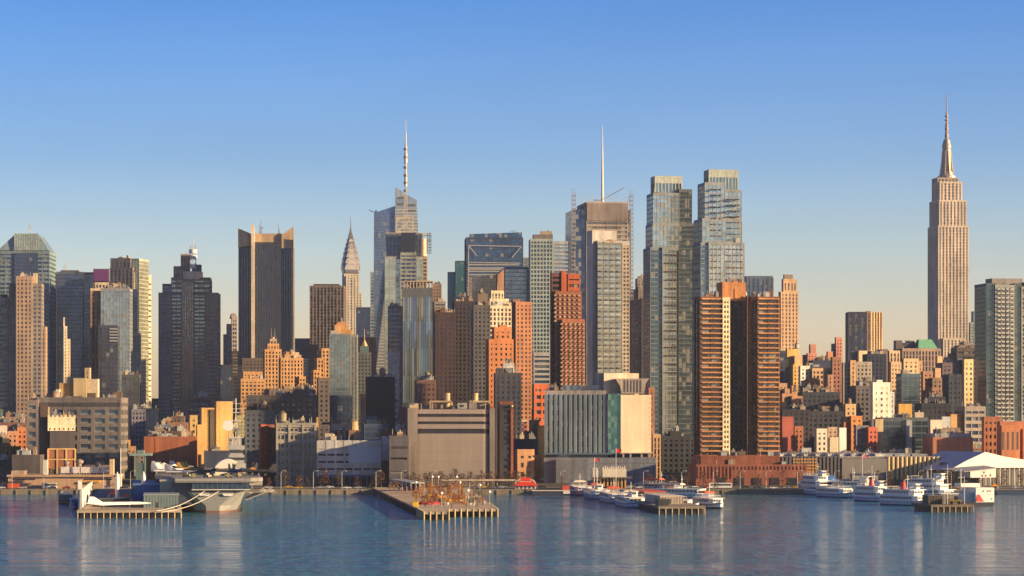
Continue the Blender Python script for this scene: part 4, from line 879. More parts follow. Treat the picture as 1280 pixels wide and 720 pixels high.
mid('orange-tan brick pair of stepped houses right of the banded slab towers', 1850, 26, [(976, 992, 494, punch((.44, .24, .14))), (988, 1003, 497, punch((.42, .23, .14)), -3), (989, 996, 484, solid((.42, .22, .12)), 6, 8)], tanks=((994, 480, 7, .8),), units=2)
mid('tan brick tenement against the right orange-banded slab', 1900, 20, [(972, 984, 481, punch((.4, .24, .16))), (980, 990, 488, punch((.38, .22, .15)), -3)], units=1)
mid('wide shaded slate-blue block in the middle of the right-hand rooftops', 1900, 4, [(1003, 1050, 492, punch((.07, .075, .10))), (1008, 1030, 488, solid((.08, .08, .11)), 8)], units=6)
mid('dark shaded brick row below the tan stepped houses', 1780, 4, [(978, 1012, 514, punch((.08, .07, .08))), (1010, 1054, 516, punch((.07, .07, .09)), 6)], units=5)
mid('grey twin-bay brick apartment block with orange-lit centre bays, below the striped flat tower', 2100, 12, [(1052, 1068, 455, punch((.33, .30, .27), bay=3)), (1068, 1090, 454, punch((.36, .33, .29), bay=3), 3), (1062, 1070, 452, punch((.5, .33, .2)), -2)], name=AP, units=3)
mid('bright tan roof block rising behind the grey twin-bay block', 2300, 30, [(1072, 1084, 440, solid((.65, .47, .3))), (1064, 1074, 441, punch((.26, .23, .22)), 4)], units=0)
mid('dark navy flat block right of the striped flat tower base', 2250, 4, [(1084, 1108, 444, punch((.05, .06, .10))), (1102, 1110, 438, solid((.3, .2, .18)), 6)], units=2)
mid('grey sawtooth-stepped block with curved dark roof left of the bright white apartment house', 1950, 6, [(1070, 1092, 484, punch((.2, .18, .18))), (1078, 1096, 478, ribbon((.14, .14, .15)), 6)], tanks=((1082, 472, 8, 1.),), units=3)
b = mid('bright white apartment house with paired small windows, the whitest block among the right-hand rooftops', 1830, 34, [(1088, 1113, 480, win((.82, .76, .66), (.05, .05, .06), bay=4.2, flr=4.1, pier=.66, span=.6)), (1095, 1103, 477, solid(WHITE), 3, 6), (1112, 1118, 492, punch((.5, .5, .52)), 4)], name=AP)
mid('tan and grey tall apartment block with stacked balconies behind the white apartment house', 2150, 25, [(1112, 1126, 454, punch((.55, .38, .24))), (1110, 1125, 440, piers((.6, .44, .28), bay=3), 5, 12), (1124, 1138, 455, punch((.30, .25, .23)), 3)], name=AP)
mid('cream-topped block over blue-grey lower floors, right of the white apartment house', 2050, 22, [(1127, 1148, 450, punch((.60, .45, .28), bay=3.6)), (1147, 1153, 453, punch((.45, .3, .2)), 3)], name=AP, units=2)
mid('blue-grey plain slab with faint windows in front of the cream-topped block', 1900, 3, [(1127, 1150, 469, curtain((.14, .2, .25), (.16, .22, .27), flr=3.4))], name=AP, units=1)
b = B('office_building', 'long colonnaded stone block with a bright green copper hip roof beneath the giant limestone tower', 'office building', 2500, 1150, 8)
b.block(1128, 1176, 437, piers((.40, .28, .22), bay=3, flr=5), dep=30); b.block(1124, 1150, 430, solid((.07, .07, .10)), off=8, dep=14); b.block(1120, 1128, 427, solid((.12, .11, .12)), off=6, dep=8)
x0, x1, x2, x3 = b.lx(1148), b.lx(1172), b.lx(1167), b.lx(1151)
m = MB(); za, zb = b.lz(437) + 1.2, b.lz(424); m.loft([[(x0, 0, za), (x1, 0, za), (x1, 18, za), (x0, 18, za)], [(x3, 6, zb), (x2, 6, zb), (x2, 12, zb), (x3, 12, zb)]]); m.build('copper_roof', wall((.16, .42, .27), var=.5), b.o)
b.units(2, 41); b.done()
mid('rust brick block with jumbled stepped terraces at the centre of the right-hand rooftops', 2000, 22, [(1158, 1174, 486, punch((.36, .2, .14))), (1152, 1166, 466, punch((.40, .22, .16)), 8), (1164, 1178, 474, punch((.25, .17, .14)), 5), (1168, 1176, 462, solid((.5, .32, .2)), 12)], units=4)
mid('slim golden gabled tower leaning over the rust stepped terraces', 2300, 30, [(1171, 1178, 447, solid((.6, .4, .2))), (1176, 1186, 460, punch((.32, .2, .16)), 2)], units=1)
mid('shaded purple-brown block with lit ledge right of the slim golden gabled tower', 2200, 6, [(1178, 1200, 455, punch((.2, .15, .16))), (1183, 1196, 448, solid((.55, .4, .25)), 6, 8)], units=2)
mid('dark tree-like shaded block below the rust stepped terraces', 1850, 4, [(1152, 1190, 506, punch((.06, .06, .08))), (1160, 1182, 498, punch((.07, .07, .09)), 8), (1186, 1202, 470, punch((.07, .08, .11)), 14)], units=5)
b = mid('yellow-cream tower block with orderly dark windows left of the right-edge glass tower', 1950, 30, [(1203, 1222, 451, win((.68, .50, .28), (.04, .04, .05), bay=4., flr=3.6, pier=.55, span=.52)), (1196, 1203, 449, punch((.12, .13, .17)), 4, 16)], name=AP, cat='apartment tower')
mid('round-shouldered dark rooftop house atop the blocks behind the yellow-cream tower', 2200, 5, [(1196, 1222, 436, ribbon((.14, .11, .1), flr=5)), (1200, 1218, 433, solid((.2, .15, .12)), 4), (1220, 1232, 440, punch((.3, .22, .18)), 4)], units=3)
mid('red-brown shaded brick slab between the yellow-cream tower and right-edge glass tower', 2050, 6, [(1222, 1236, 458, punch((.24, .1, .08)))], units=2)
mid('tan office block with continuous ribbon windows below the yellow-cream tower', 1750, 10, [(1206, 1232, 510, ribbon((.46, .40, .33), g_navy, flr=4.6, bay=5, pier=.12))], name=OF, units=3)
mid('ochre billboard-fronted block right of the white apartment house', 1780, 28, [(1121, 1140, 507, solid((.55, .33, .08)))], units=0)
mid('long dark glass office block with a pale panel on its front, behind the ribbed warehouse', 1700, 4, [(1102, 1160, 524, curtain((.07, .10, .13), (.13, .16, .18), flr=4.2, bay=4)), (1133, 1140, 527, solid((.5, .5, .5)), -1, 6)], name=OF, units=4)
mid('cream-sided low industrial building behind the blue-roofed shed', 1680, 24, [(1161, 1178, 527, solid((.62, .52, .42))), (1176, 1188, 523, solid((.38, .4, .42)), 6), (1158, 1200, 537, punch((.16, .1, .09)), 3)], units=4)
mid('red brick block with a painted pale band, behind the blue-roofed shed', 1640, 8, [(1166, 1216, 549, solid((.40, .16, .09))), (1169, 1214, 544, ribbon((.35, .34, .33), flr=3, bay=3, pier=.2), 3)], units=3)
mid('brick red flat block with yellow upper wall above the painted-band block', 1750, 20, [(1186, 1206, 520, solid((.55, .32, .14))), (1203, 1216, 528, solid((.33, .11, .08)), 4), (1184, 1190, 517, solid((.45, .2, .1)), 4)], units=3)
mid('rust brick loft with checkered dark windows at the right edge', 1660, 14, [(1227, 1252, 523, punch((.34, .13, .07), (.12, .06, .05), bay=3.2, flr=4.2))], name='loft_building', cat='loft building', units=2)
b = B('power_station', 'orange-red brick hall with four tall narrow slots at the right edge', 'brick hall', 1630, 1262, 14)
b.block(1249, 1275, 534, solid((.44, .17, .08)), dep=24); b.block(1246, 1280, 529, solid((.40, .15, .08)), off=6, dep=24); b.block(1276, 1300, 538, solid((.4, .16, .09)), off=1, dep=20)
for k in range(4): m = MB(); x = b.lx(1253 + k * 6); m.box(x, x + 1.1, -.12, .2, b.lz(562), b.lz(540)); m.build('window_slot', paint((.05, .04, .05)), b.o)
b.units(2, 42); b.done()
# low blocks beyond the ribbed warehouse
mid('orange brick block with white balconies and tan top, left of the bright white apartment house', 1750, 24, [(1062, 1078, 522, punch((.55, .24, .09), bay=3.4, flr=3.5)), (1055, 1070, 507, punch((.52, .36, .2)), 4), (1054, 1062, 530, ribbon((.42, .14, .07), (.5, .5, .5), flr=3.5), 2)], tanks=((1061, 497, 6, .8),), units=1)
mid('plain white two-storey block before the shaded slate-blue block', 1660, 26, [(1048, 1058, 537, solid(WHITE)), (1036, 1048, 549, solid((.6, .5, .36)), -8)], units=1)
mid('low cream row with small dark windows beside the plain white block', 1670, 22, [(1019, 1034, 538, punch((.62, .56, .48))), (1033, 1047, 536, punch((.35, .25, .18)), 3)], units=2)
mid('dark red brick wall block right of the banded slab foot', 1680, 15, [(976, 992, 523, solid((.36, .10, .08))), (992, 1004, 535, punch((.38, .15, .09)), 4)], units=1)
mid('small red house front between the balcony block and the dark glass office', 1680, 22, [(1084, 1097, 536, punch((.45, .12, .08))), (1068, 1086, 534, punch((.16, .15, .18)), 4), (1093, 1104, 526, solid((.42, .34, .2)), 8)], units=2)
mid('brown brick building with a big gridded window right of the rounded-corner windowless block', 1600, 26, [(644, 668, 564, punch((.44, .24, .13), bay=6, flr=6)), (664, 676, 571, solid((.40, .26, .15)), 3)], units=1)
mid('ochre party-wall building behind the brown one with the gridded window', 1680, 26, [(672, 682, 534, solid((.6, .36, .12))), (662, 674, 527, punch((.2, .14, .1)), 3), (655, 670, 541, punch((.14, .1, .09)), 6)], units=2)
mid('dark blue low annex beside the rounded-corner windowless block', 1640, 4, [(642, 672, 551, solid((.06, .08, .14)))], units=2)

# far low rooftops that fill the horizon behind the towers, each a block of its own
rd = random.Random(11)
words = {0: ('brown', BROWN), 1: ('rust-red', (.30, .13, .09)), 2: ('tan', (.40, .28, .2)), 3: ('slate', (.10, .11, .14)), 4: ('grey', (.22, .21, .2)), 5: ('ochre', (.48, .31, .15))}
places = [(60, 'below the beige apartment tower'), (150, 'between the grey glass tower and the mast-topped skyscraper'), (235, 'below the mast-topped skyscraper'), (300, 'at the foot of the finned skyscraper'), (400, 'beneath the striped dark tower'), (470, 'under the crystal skyscraper'), (560, 'below the teal glass tower'), (650, 'under the pale gridded tower'), (720, 'behind the balcony tower'), (800, 'left of the glass twins'), (850, 'behind the glass twins'), (1000, 'right of the banded slabs'), (1050, 'below the striped flat tower'), (1110, 'left of the giant limestone tower'), (1180, 'at the foot of the giant limestone tower'), (1240, 'near the right edge')]
for D in (1720, 1830, 1950, 2100, 2250, 2420, 2600, 3050):
    px = -20. if D in (1950, 2250, 2600, 3050) else 975.
    while px < 1300:
        wpx = rd.uniform(13, 28) * 2200 / D * (.62 if px > 960 else 1); k = rd.randrange(6); zt = rd.choice([14, 18, 22, 30, 38]) * (1.15 if D > 2500 else 1)
        if px > 960: zt *= 1.2 if D > 1900 else .75
        if D < 1900: zt = min(zt, 16 if D < 1800 else 26)
        zt += G(D); yt = YH - (zt - H) * F / D
        pl = min(places, key=lambda q: abs(q[0] - px))[1]
        size = 'tall' if zt - G(D) > 34 else ('low' if zt - G(D) < 20 else 'mid-height')
        row = {1720: 'frontmost', 1830: 'near', 1950: 'front', 2100: 'inner', 2250: 'second', 2420: 'deep', 2600: 'third', 3050: 'farthest'}[D]
        if not (176 < px + wpx / 2 < 200 and D > 2300):
            b = B('tenement', '%s %s block, %s rooftop row, %s' % (size, words[k][0], row, pl), 'building', D + rd.uniform(-50, 50), px + wpx / 2, rd.choice([4, 8, 12, 20]), 'city rooftops between the towers')
            cc = tuple(q * rd.uniform(.75, 1.25) for q in words[k][1]); cc = tuple(round(q, 2) for q in cc)
            stl = rd.choice([punch, punch, win if D < 1900 else punch, piers])(cc, rd.choice([g_dark, g_navy, g_grey]), bay=rd.choice([2.8, 3.4, 4.2]), flr=rd.choice([3.1, 3.5, 3.9]), pier=rd.choice([.45, .55, .65]), span=rd.choice([.4, .5, .6]))
            q0 = b.block(px, px + wpx, yt, stl, dep=rd.uniform(14, 24))
            if rd.random() < .6:
                m = MB(); m.box(q0[0] - .4, q0[1] + .3, q0[2] - .6, q0[2] + .2, q0[5] + .2, q0[5] + 1.25); m.build('cornice', wall(rd.choice([(.3, .25, .2), (.5, .45, .38), (.12, .1, .09), (.35, .15, .1)])), b.o)
            if rd.random() < .4: b.block(px + wpx * rd.uniform(.1, .3), px + wpx * rd.uniform(.6, .9), yt - rd.uniform(2, 6) * 2000 / D, stl, off=3, dep=8)
            if rd.random() < .4 and D < 2700: b.tank(px + wpx * rd.uniform(.3, .7), yt - 12 * 2000 / D, 6, rd.uniform(.7, 1.), rd.choice([(.30, .20, .12), (.42, .3, .18), (.2, .15, .12)]))
            b.units(3, rd.randrange(999)); b.done()
        px += wpx + rd.uniform(0, 8)
# ================================================================ waterfront buildings
# rounded-corner windowless block
b = B('office_block', 'massive brown-grey windowless block with rounded front corners and three ribbon window rows above', 'office block', 1545, 567, 3)
CB = (.30, .25, .21)
def rr(x0, x1, y0, y1, r, n=7):
    P = []
    for cx, cy, a0 in ((x0 + r, y0 + r, 180), (x1 - r, y0 + r, 270)):
        P += [(cx + r * math.cos(R(a0 + 90 * k / n)), cy + r * math.sin(R(a0 + 90 * k / n))) for k in range(n + 1)]
    return P + [(x1, y1), (x0, y1)]
x0, x1 = b.lx(511), b.lx(617); zt = b.lz(511)
body = rr(x0, x1, 0, 42, 6); m = MB(); m.prism(body, -2, b.lz(542)); m.build('drum_wall', wall(CB, .7, var=.35), b.o, False)
for q in (553, 565, 577, 589): m = MB(); m.prism([(x * 1.0008, y - .02) for x, y in body], b.lz(q), b.lz(q) + .12); m.build('panel_joint', wall((.24, .20, .175)), b.o)
m = MB(); m.prism(rr(x0 + 1, x1 - 1, 1, 41, 5.5), b.lz(542) - .5, zt - .3); m.build('ribbon_glazing', glass((.05, .05, .07), 3., 30., bl=.0, wob=.0), b.o)
for a, c in ((513.5, 517.3), (523, 526.8), (532, 536)): m = MB(); m.prism(body, b.lz(c), b.lz(a) + .8); m.build('wall_band', wall((.36, .29, .25), .6, var=.35), b.o)
m = MB(); m.box(x0 - .6, b.lx(522), -.9, 12, -2, zt + .4); m.box(x1 - 2.2, x1 + .6, -.6, 12, -2, zt + .3); m.build('corner_tower', wall(CB), b.o)
m = MB(); m.box(b.lx(512), b.lx(523), 3, 12, zt, b.lz(506)); m.build('roof_house', wall((.55, .40, .25)), b.o)
for a, c in ((537, 563), (587, 611)):
    m = MB(); xa, xc = b.lx(a, 12), b.lx(c, 12); zz = b.lz(503, 0, 12)
    for x in (xa, xc): m.box(x, x + .8, 12, 13, zt - .5, zz)
    m.box(xa, xc + .8, 12, 22, zz, zz + 1); m.box(xa + 1.5, xc - 1, 15, 20, zt - .5, zz - .5); m.build('roof_pergola', wall((.50, .38, .24)), b.o)
for p in (559, 594): m = MB(); m.cyl(b.lx(p, 14), 16, zt, b.lz(491), 1.7, 1.7, 14); m.build('vent_stack', wall((.52, .38, .22)), b.o)
m = MB(); m.box(b.lx(572, 4), b.lx(584, 4), 5, 10, zt, b.lz(503.5)); m.build('cooling_unit', wall((.5, .47, .44)), b.o)
m = MB(); m.cyl(b.lx(578, 4), 4.9, b.lz(508), b.lz(508) + .01, .1); m.box(b.lx(576, 4), b.lx(580, 4), 4.8, 5, b.lz(508.5), b.lz(506)); m.build('vent_grille', paint((.05, .05, .05)), b.o)
m = MB(); m.box(x0 + .6, x1 - .6, 1.6, 41, zt - .3, zt - .1); m.build('roof', wall(ROOF), b.o); b.top.append((x0 + 2, x1 - 2, 4, 38, zt - .1)); b.units(5, 50)
b.block(625, 641, 508, ribbon((.055, .05, .055), g_dark, bay=5, pier=.4), off=4, dep=26); b.block(624.5, 641.5, 504.5, solid((.36, .12, .07)), off=5, dep=26)
m = MB(); m.box(b.lx(638.5, 3.5), b.lx(641.8, 3.5), 3.4, 10, b.lz(598), b.lz(511)); m.build('brick_pier', wall((.34, .11, .07)), b.o)
m = MB(); m.cyl(b.lx(639.6, 4), 3, b.lz(507.5) - .5, b.lz(507.5) + .5, .7); m.build('round_lamp_sign', paint((.6, .45, .1)), b.o); b.done()
# dark ribbed wing left of it
b = B('office_block', 'low dark grey-brown wing with two recessed bands beside the rounded-corner block', 'office block', 1530, 498, 3)
b.block(486.5, 511, 547, ribbon((.13, .12, .13), BLACK, flr=8, span=.82, bay=30), dep=40); b.units(2, 51); b.done()
b = B('billboard_building', 'small building with a blank white wall and brick base, right of the long garage', 'building', 1600, 482, 3)
b.block(477, 500, 548, solid((.40, .20, .10)), dep=12); m = MB(); m.box(b.lx(477.5), b.lx(504), -.5, -.1, b.lz(576), b.lz(545)); m.build('white_wall', paint((.85, .85, .85)), b.o)
m = MB(); m.box(b.lx(484), b.lx(504), -.6, -.5, b.lz(547), b.lz(545)); m.build('blue_stripe', paint((.03, .08, .5)), b.o); b.done()
# long grey garage with sky-blue panel
b = B('parking_garage', 'long pale grey parking garage with open decks and a big plain blue-grey panel', 'parking garage', 1545, 436, 3)
LG = (.50, .49, .46); x0, x1 = b.lx(396), b.lx(476.5)
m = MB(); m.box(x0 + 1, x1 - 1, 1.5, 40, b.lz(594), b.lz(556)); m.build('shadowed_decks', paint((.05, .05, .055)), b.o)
m = MB(); zb = b.lz(551)
for k, q in enumerate((557, 566.5, 575.5, 584.5, 593.5)): z = b.lz(q); m.box(x0, x1, 0, 41, z - (.3 if k else 2.2), z + (2.6 if k else 2.4))
for k in range(8): x = x0 + (x1 - x0 - .9) * k / 7; m.box(x, x + .9, -.12, 1.4, b.lz(596), zb)
m.build('concrete_decks', wall(LG), b.o)
m = MB(); m.box(x0 + .3, x1 - .3, .8, 40, b.lz(557), zb + .2); m.build('attic_wall', wall(LG), b.o)
m = MB(); m.box(b.lx(436), b.lx(476.5), -1, -.14, b.lz(579), b.lz(558.5)); m.build('blank_panel', paint((.42, .50, .58), .6, var=.15), b.o)
for j in range(7):
    for k, q in enumerate((561, 570, 579, 588)):
        xa = x0 + (x1 - x0) * j / 7 + 1.2; z = b.lz(q + 2.5)
        if xa > b.lx(432) and q < 580: continue
        m = MB(); m.box(xa, xa + (x1 - x0) / 7 - 1.6, 1.2, 1.45, z - 1.0, z + .4); m.build('deck_opening', paint((.09, .10, .11), .3), b.o)
m = MB()
for k in range(11): x = x0 + 2 + (x1 - x0 - 4) * k / 10; m.box(x, x + .8, .5, 1.3, -1, b.lz(594))
m.build('ground_posts', wall((.2, .2, .2)), b.o)
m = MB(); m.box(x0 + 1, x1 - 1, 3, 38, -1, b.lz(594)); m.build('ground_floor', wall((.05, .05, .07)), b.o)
m = MB(); m.box(x0 + 2, x1 - 2, -.2, 0, b.lz(596.5), b.lz(593.5)); m.build('blue_fascia', paint((.05, .09, .22)), b.o)
b.top.append((x0 + 2, x1 - 2, 3, 38, zb + .2)); b.units(5, 55); b.done()
# gridded grey loft
b = B('loft_building', 'stone-grey loft building with three wide window bays, left of the long grey garage', 'loft building', 1560, 370, 3)
b.block(345, 395.5, 531, win((.36, .33, .27), (.06, .07, .09), bay=2.55, flr=4.55, pier=.34, span=.50, p=.5), dep=40)
m = MB(); x0, x1 = b.lx(345), b.lx(395.5); n_ = 0
for p in (345, 360.5, 377.5, 393): x = b.lx(p); m.box(x, x + 1.25, -.7, 0, -2, b.lz(531))
for q in (541, 533): m.box(x0 - .2, x1 + .2, -.5, 0, b.lz(q) - .35, b.lz(q) + .35)
m.build('giant_piers', wall((.46, .42, .34)), b.o)
b.tank(353, 513, 6, 1.1, (.40, .33, .20)); b.mast(345, 520, 3, .25); b.mast(366, 521, 4, .25)
b.block(395.6, 397.5, 524, solid((.62, .38, .10)), off=8, dep=6); b.units(5, 56); b.done()
# consulate-like hotel block
b = B('office_block', 'ribbed dark blue-slate block with pleated front, teal glass strip and a blank beige end wall', 'office block', 1600, 735, -2)
x0, x1 = b.lx(680), b.lx(760); zt, zb = b.lz(493), b.lz(566); n_ = 13; wd = (x1 - x0) / n_
m = MB()
P = []
for k in range(n_): P += [(x0 + k * wd + .2, 0), (x0 + k * wd + wd * .62, 0), (x0 + (k + 1) * wd - .2, 1.6)]
m.prism(P + [(x1, 30), (x0, 30)], zb, zt); m.build('pleated_wall', wall((.19, .25, .29)), b.o)
m = MB()
for k in range(n_): x = x0 + k * wd; m.box(x + wd * .64, x + wd * .96, .25, .9, zb + .5, zt - 1.2)
m.build('strip_windows', glass((.05, .08, .12), 2., 3.), b.o)
m = MB(); m.box(x0 + 1, x1, 1.8, 29, zb - 4.5, zb); m.build('recessed_floor', glass((.06, .09, .13), 3., 3.), b.o)
m = MB(); m.box(x0 - .5, b.lx(765), -1, 30, zb - .9, zb - .1)
for k in range(5): x = b.lx(694 + k * 4.4); m.bar((x, -1, zb - 4.4), (b.lx(702 + k * 1.), -1, zb - .5), .25)
m.build('canopy_truss', paint((.14, .2, .26)), b.o)
m = MB(); m.box(x0 + 1, b.lx(758), 5, 26, zt, b.lz(488)); m.build('roof_house', wall((.45, .40, .36)), b.o)
m = MB(); m.box(b.lx(702), b.lx(752), 10, 24, b.lz(488), b.lz(481)); m.build('glass_penthouse', glass((.16, .22, .32), 2., 3.), b.o)
m = MB(); m.box(b.lx(760) + .1, b.lx(776), -.5, 20, b.lz(567), b.lz(492)); m.build('teal_glass', glass((.10, .26, .27), 2., 3.2, bl=.3, bcol=(.2, .4, .32)), b.o)
m = MB(R(30), b.lx(776, -1), -1); xa = b.lx(776, -1); m.box(xa, xa + 20.5, -1, 12, b.lz(567), b.lz(493.5)); m.build('beige_end_wall', wall((.50, .41, .31), var=.5), b.o)
m = MB(R(30), b.lx(776, -1), -1)
for k in range(12): z = b.lz(498 + k * 5.6); m.box(xa + 19.3, xa + 20, -1.1, -.95, z - .5, z + .3)
m.build('small_windows', paint((.25, .2, .15)), b.o)
m = MB(); m.box(b.lx(749, 8), b.lx(755, 8), 9, 20, b.lz(492), b.lz(466)); m.build('stair_tower', wall((.25, .24, .25)), b.o)
m = MB(R(25), b.lx(755, 8), 8); xa2 = b.lx(755, 8); m.box(xa2, xa2 + 22.5, 8, 20, b.lz(493), b.lz(466)); m.build('rooftop_box', wall((.55, .45, .35)), b.o)
m = MB(); hx = [(b.lx(p, 6), b.lz(q)) for p, q in ((769, 473), (811, 473), (807, 480), (805, 492), (777, 492), (775, 482))]; m.xz(hx, 5.2, 15); m.build('flared_top', wall((.58, .48, .37)), b.o)
m = MB()
for k in range(6): x = b.lx(781 + k * 4, 5); m.box(x, x + .5, 5.0, 5.3, b.lz(490), b.lz(475))
m.build('top_mullions', paint((.3, .25, .2)), b.o)
m = MB(); m.box(b.lx(680), b.lx(820), -3, 22, -2, b.lz(572)); m.box(b.lx(695, -5), b.lx(736, -5), -5, -3, -2, b.lz(574)); m.build('podium_wall', wall((.26, .28, .31)), b.o)
m = MB()
for q in (579, 586, 593): m.box(b.lx(680) - .05, b.lx(820) + .05, -3.06, -2.9, b.lz(q), b.lz(q) + .18)
m.build('podium_joints', paint((.10, .11, .13)), b.o)
m = MB()
for p in (778, 787, 801, 810): x = b.lx(p, -2.8); m.box(x, x + 1.1, -3.2, -2, b.lz(572), b.lz(566.5))
m.build('terrace_posts', wall((.5, .4, .3)), b.o)
m = MB(); m.box(b.lx(775, -4), b.lx(817, -4), -3.4, 10, b.lz(566.8), b.lz(565.8)); m.build('terrace_slab', wall((.6, .5, .38)), b.o)
b.top.append((b.lx(682), b.lx(700), 2, 28, b.lz(488))); b.units(3, 60); b.done()
# red brick podium
b = B('brick_podium', 'long low red-orange brick podium at the foot of the banded slab towers', 'building', 1560, 940, 3)
b.block(870, 1009, 583, win((.31, .11, .07), (.08, .10, .11), bay=13, flr=9.5, pier=.62, span=.68, p=.6), dep=40); b.block(876, 975, 572, win((.29, .10, .06), (.12, .14, .15), bay=9, flr=8, pier=.3, span=.5, p=.5), off=8, dep=30)
for k in range(30): m = MB(); x = b.lx(872) + k * 2.1; m.box(x, x + .5, -.3, .1, b.lz(598 if k < 10 else 587), b.lz(583)); m.build('brick_fin', wall((.33, .12, .07)), b.o)
for k in range(5): m = MB(); x = b.lx(897 + k * 22); m.box(x, x + 5, -.35, .0, -1, 4); m.build('shop_front', paint((.03, .03, .04), .3), b.o)
b.units(6, 61); b.done()
# ribbed warehouse / bus depot
b = B('bus_depot', 'very long low depot with dark ribs, plain grey centre and golden ribs on the right', 'bus depot', 1575, 1077, 2)
x0, x1, x2, x3 = b.lx(977), b.lx(1052), b.lx(1108), b.lx(1175)
m = MB(); m.box(x0, x3, 0, 120, -2, b.lz(572)); m.build('depot_wall', wall((.13, .125, .13)), b.o)
m = MB()
for k in range(16): x = x0 + (x1 - x0) * k / 16; m.box(x, x + 1.2, -1.2, 0, 1, b.lz(570))
m.build('dark_ribs', wall((.19, .18, .19)), b.o)
for j in range(9):
    for k in range(7):
        if j * 2.8 > 24: break
        m = MB(); x = b.lx(991) + j * 1.55; z = b.lz(573 + k * 3.8); m.box(x, x + 1.1, -1.5, -.9, z - 1, z); m.build('orange_window', paint((.60, .34, .10)), b.o)
m = MB(); m.box(x1, x2, -1.6, 0, 3, b.lz(573)); m.build('grey_panel', wall((.27, .25, .23), var=.4), b.o)
for k in range(12): m = MB(); x = x2 + (x3 - x2) * k / 12; m.cyl(x + 1.0, -.4, 2.5, b.lz(571), 1.05, 1.05, 10); m.build('golden_rib', wall((.66, .50, .27)), b.o)
m = MB(); m.box(x0 - .3, x3 + .3, -.3, 120, b.lz(572), b.lz(570.8)); m.build('roof', wall((.42, .38, .34)), b.o)
for k in range(26):
    m = MB(); x = x0 + 1 + k * 2.3; y = 14 + (k % 3) * 5; z = b.lz(571)
    m.xz([(x, z), (x + 2, z), (x + 2, z + .6), (x, z + 2.)], y, y + 40); m.build('sawtooth_light', wall((.72, .68, .60)), b.o)
for k in range(5): m = MB(); x = b.lx(1060 + k * 22); m.box(x, x + 9, 20, 60, b.lz(571), b.lz(568)); m.build('roof_shed', wall((.38, .40, .42)), b.o)
b.top.append((x0 + 2, x3 - 2, 60, 110, b.lz(571))); b.units(12, 62); b.done()
b = B('tan_wall_building', 'tan low building with a blue flat roof, right of the golden-ribbed depot', 'building', 1560, 1200, 2)
b.block(1176, 1232, 583, solid((.50, .36, .22)), dep=30)
m = MB(); m.box(b.lx(1160, 60), b.lx(1233, 60), 34, 130, b.lz(584), b.lz(584) + .4); m.build('blue_roof', paint((.06, .12, .36), .6), b.o)
m = MB(); x0 = b.lx(1176); m.box(x0, b.lx(1200), .5, 4, b.lz(583), b.lz(578))
m.build('clerestory', wall((.12, .1, .1)), b.o)
m = MB()
for k in range(9): x = x0 + k * 1.25; m.box(x, x + .4, .3, .7, b.lz(583), b.lz(578.5))
m.build('clerestory_posts', wall((.55, .48, .4)), b.o)
m = MB(); m.box(b.lx(1152, 120), b.lx(1240, 120), 128, 131, 0, b.lz(568, 0, 128)); m.build('back_wall', wall((.50, .44, .38)), b.o); b.done()
b = B('exhibition_shed', 'huge white shed with a long low-pitched roof at the right edge of the waterfront', 'shed', 1545, 1250, 18, keep=True)
m = MB(); y0 = 0
pts = [(1232, 594), (1300, 594), (1300, 576), (1290, 572), (1262, 570), (1238, 566), (1200, 583), (1200, 586), (1232, 584)]
m.xz([(b.lx(p), b.lz(q)) for p, q in ((1192, 588), (1232, 585), (1300, 585), (1300, 577), (1262, 571), (1238, 565), (1214, 576))], 6, 60); m.build('white_roof', paint((.86, .82, .76), .6, var=.3), b.o)
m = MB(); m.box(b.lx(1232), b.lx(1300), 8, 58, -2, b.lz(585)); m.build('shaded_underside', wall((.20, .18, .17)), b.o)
m = MB()
for k in range(10): x = b.lx(1233 + k * 6); m.box(x, x + .4, 6.5, 7, 0, b.lz(585))
m.build('posts', paint((.6, .6, .58)), b.o)
b.done()
b = B('exhibition_shed', 'small white gabled shed with a grey sloping roof in front of the huge white shed', 'shed', 1515, 1228, 14)
z = b.lz
m = MB(); m.xz([(b.lx(1213), z(597)), (b.lx(1245), z(597)), (b.lx(1245), z(585)), (b.lx(1213), z(589))], 0, 16); m.build('white_wall', paint((.80, .76, .70)), b.o)
m = MB(); m.loft([[(b.lx(1205), -.4, z(590)), (b.lx(1246), -.4, z(585.5)), (b.lx(1246), 17, z(583)), (b.lx(1190), 17, z(587))], [(b.lx(1205), -.4, z(589.3)), (b.lx(1246), -.4, z(584.8)), (b.lx(1246), 17, z(582.3)), (b.lx(1190), 17, z(586.3))]]); m.build('grey_roof', paint((.42, .41, .40)), b.o)
for p, q in ((1229, 590.5), (1237, 594), (1227, 594.5), (1231, 594.5)): m = MB(); x = b.lx(p); m.box(x, x + .9, -.06, .1, z(q) - .6, z(q) + .5); m.build('window', paint((.1, .08, .06)), b.o)
b.done()
# passenger ship terminal pier shed at left
b = B('pier_terminal', 'long orange-tan pier terminal with white fabric boxes on top, at the left shore', 'pier terminal', 1500, 75, 1)
x0, x1 = b.lx(10), b.lx(144)
m = MB(); m.box(x0, x1, 0, 30, -2, b.lz(596)); m.build('terminal_wall', wall((.55, .36, .22), var=.5), b.o)
m = MB(); m.box(x0 - .5, x1 + .5, -1.2, 31, b.lz(596) , b.lz(593.5)); m.build('roof_edge', wall((.62, .42, .26), var=.5), b.o)
for a, c in ((15, 44), (105, 140)): m = MB(); m.box(b.lx(a), b.lx(c), -.1, .1, b.lz(600), b.lz(598.2)); m.build('window_band', paint((.05, .04, .05)), b.o)
m = MB(); m.box(b.lx(11), b.lx(26), -4, -.1, b.lz(610), b.lz(604)); m.build('red_awning', paint((.70, .12, .04)), b.o)
m = MB(); m.box(b.lx(104), b.lx(125), -1.5, -.1, b.lz(603), b.lz(600.5)); m.build('yellow_sign_board', paint((.75, .42, .05)), b.o)
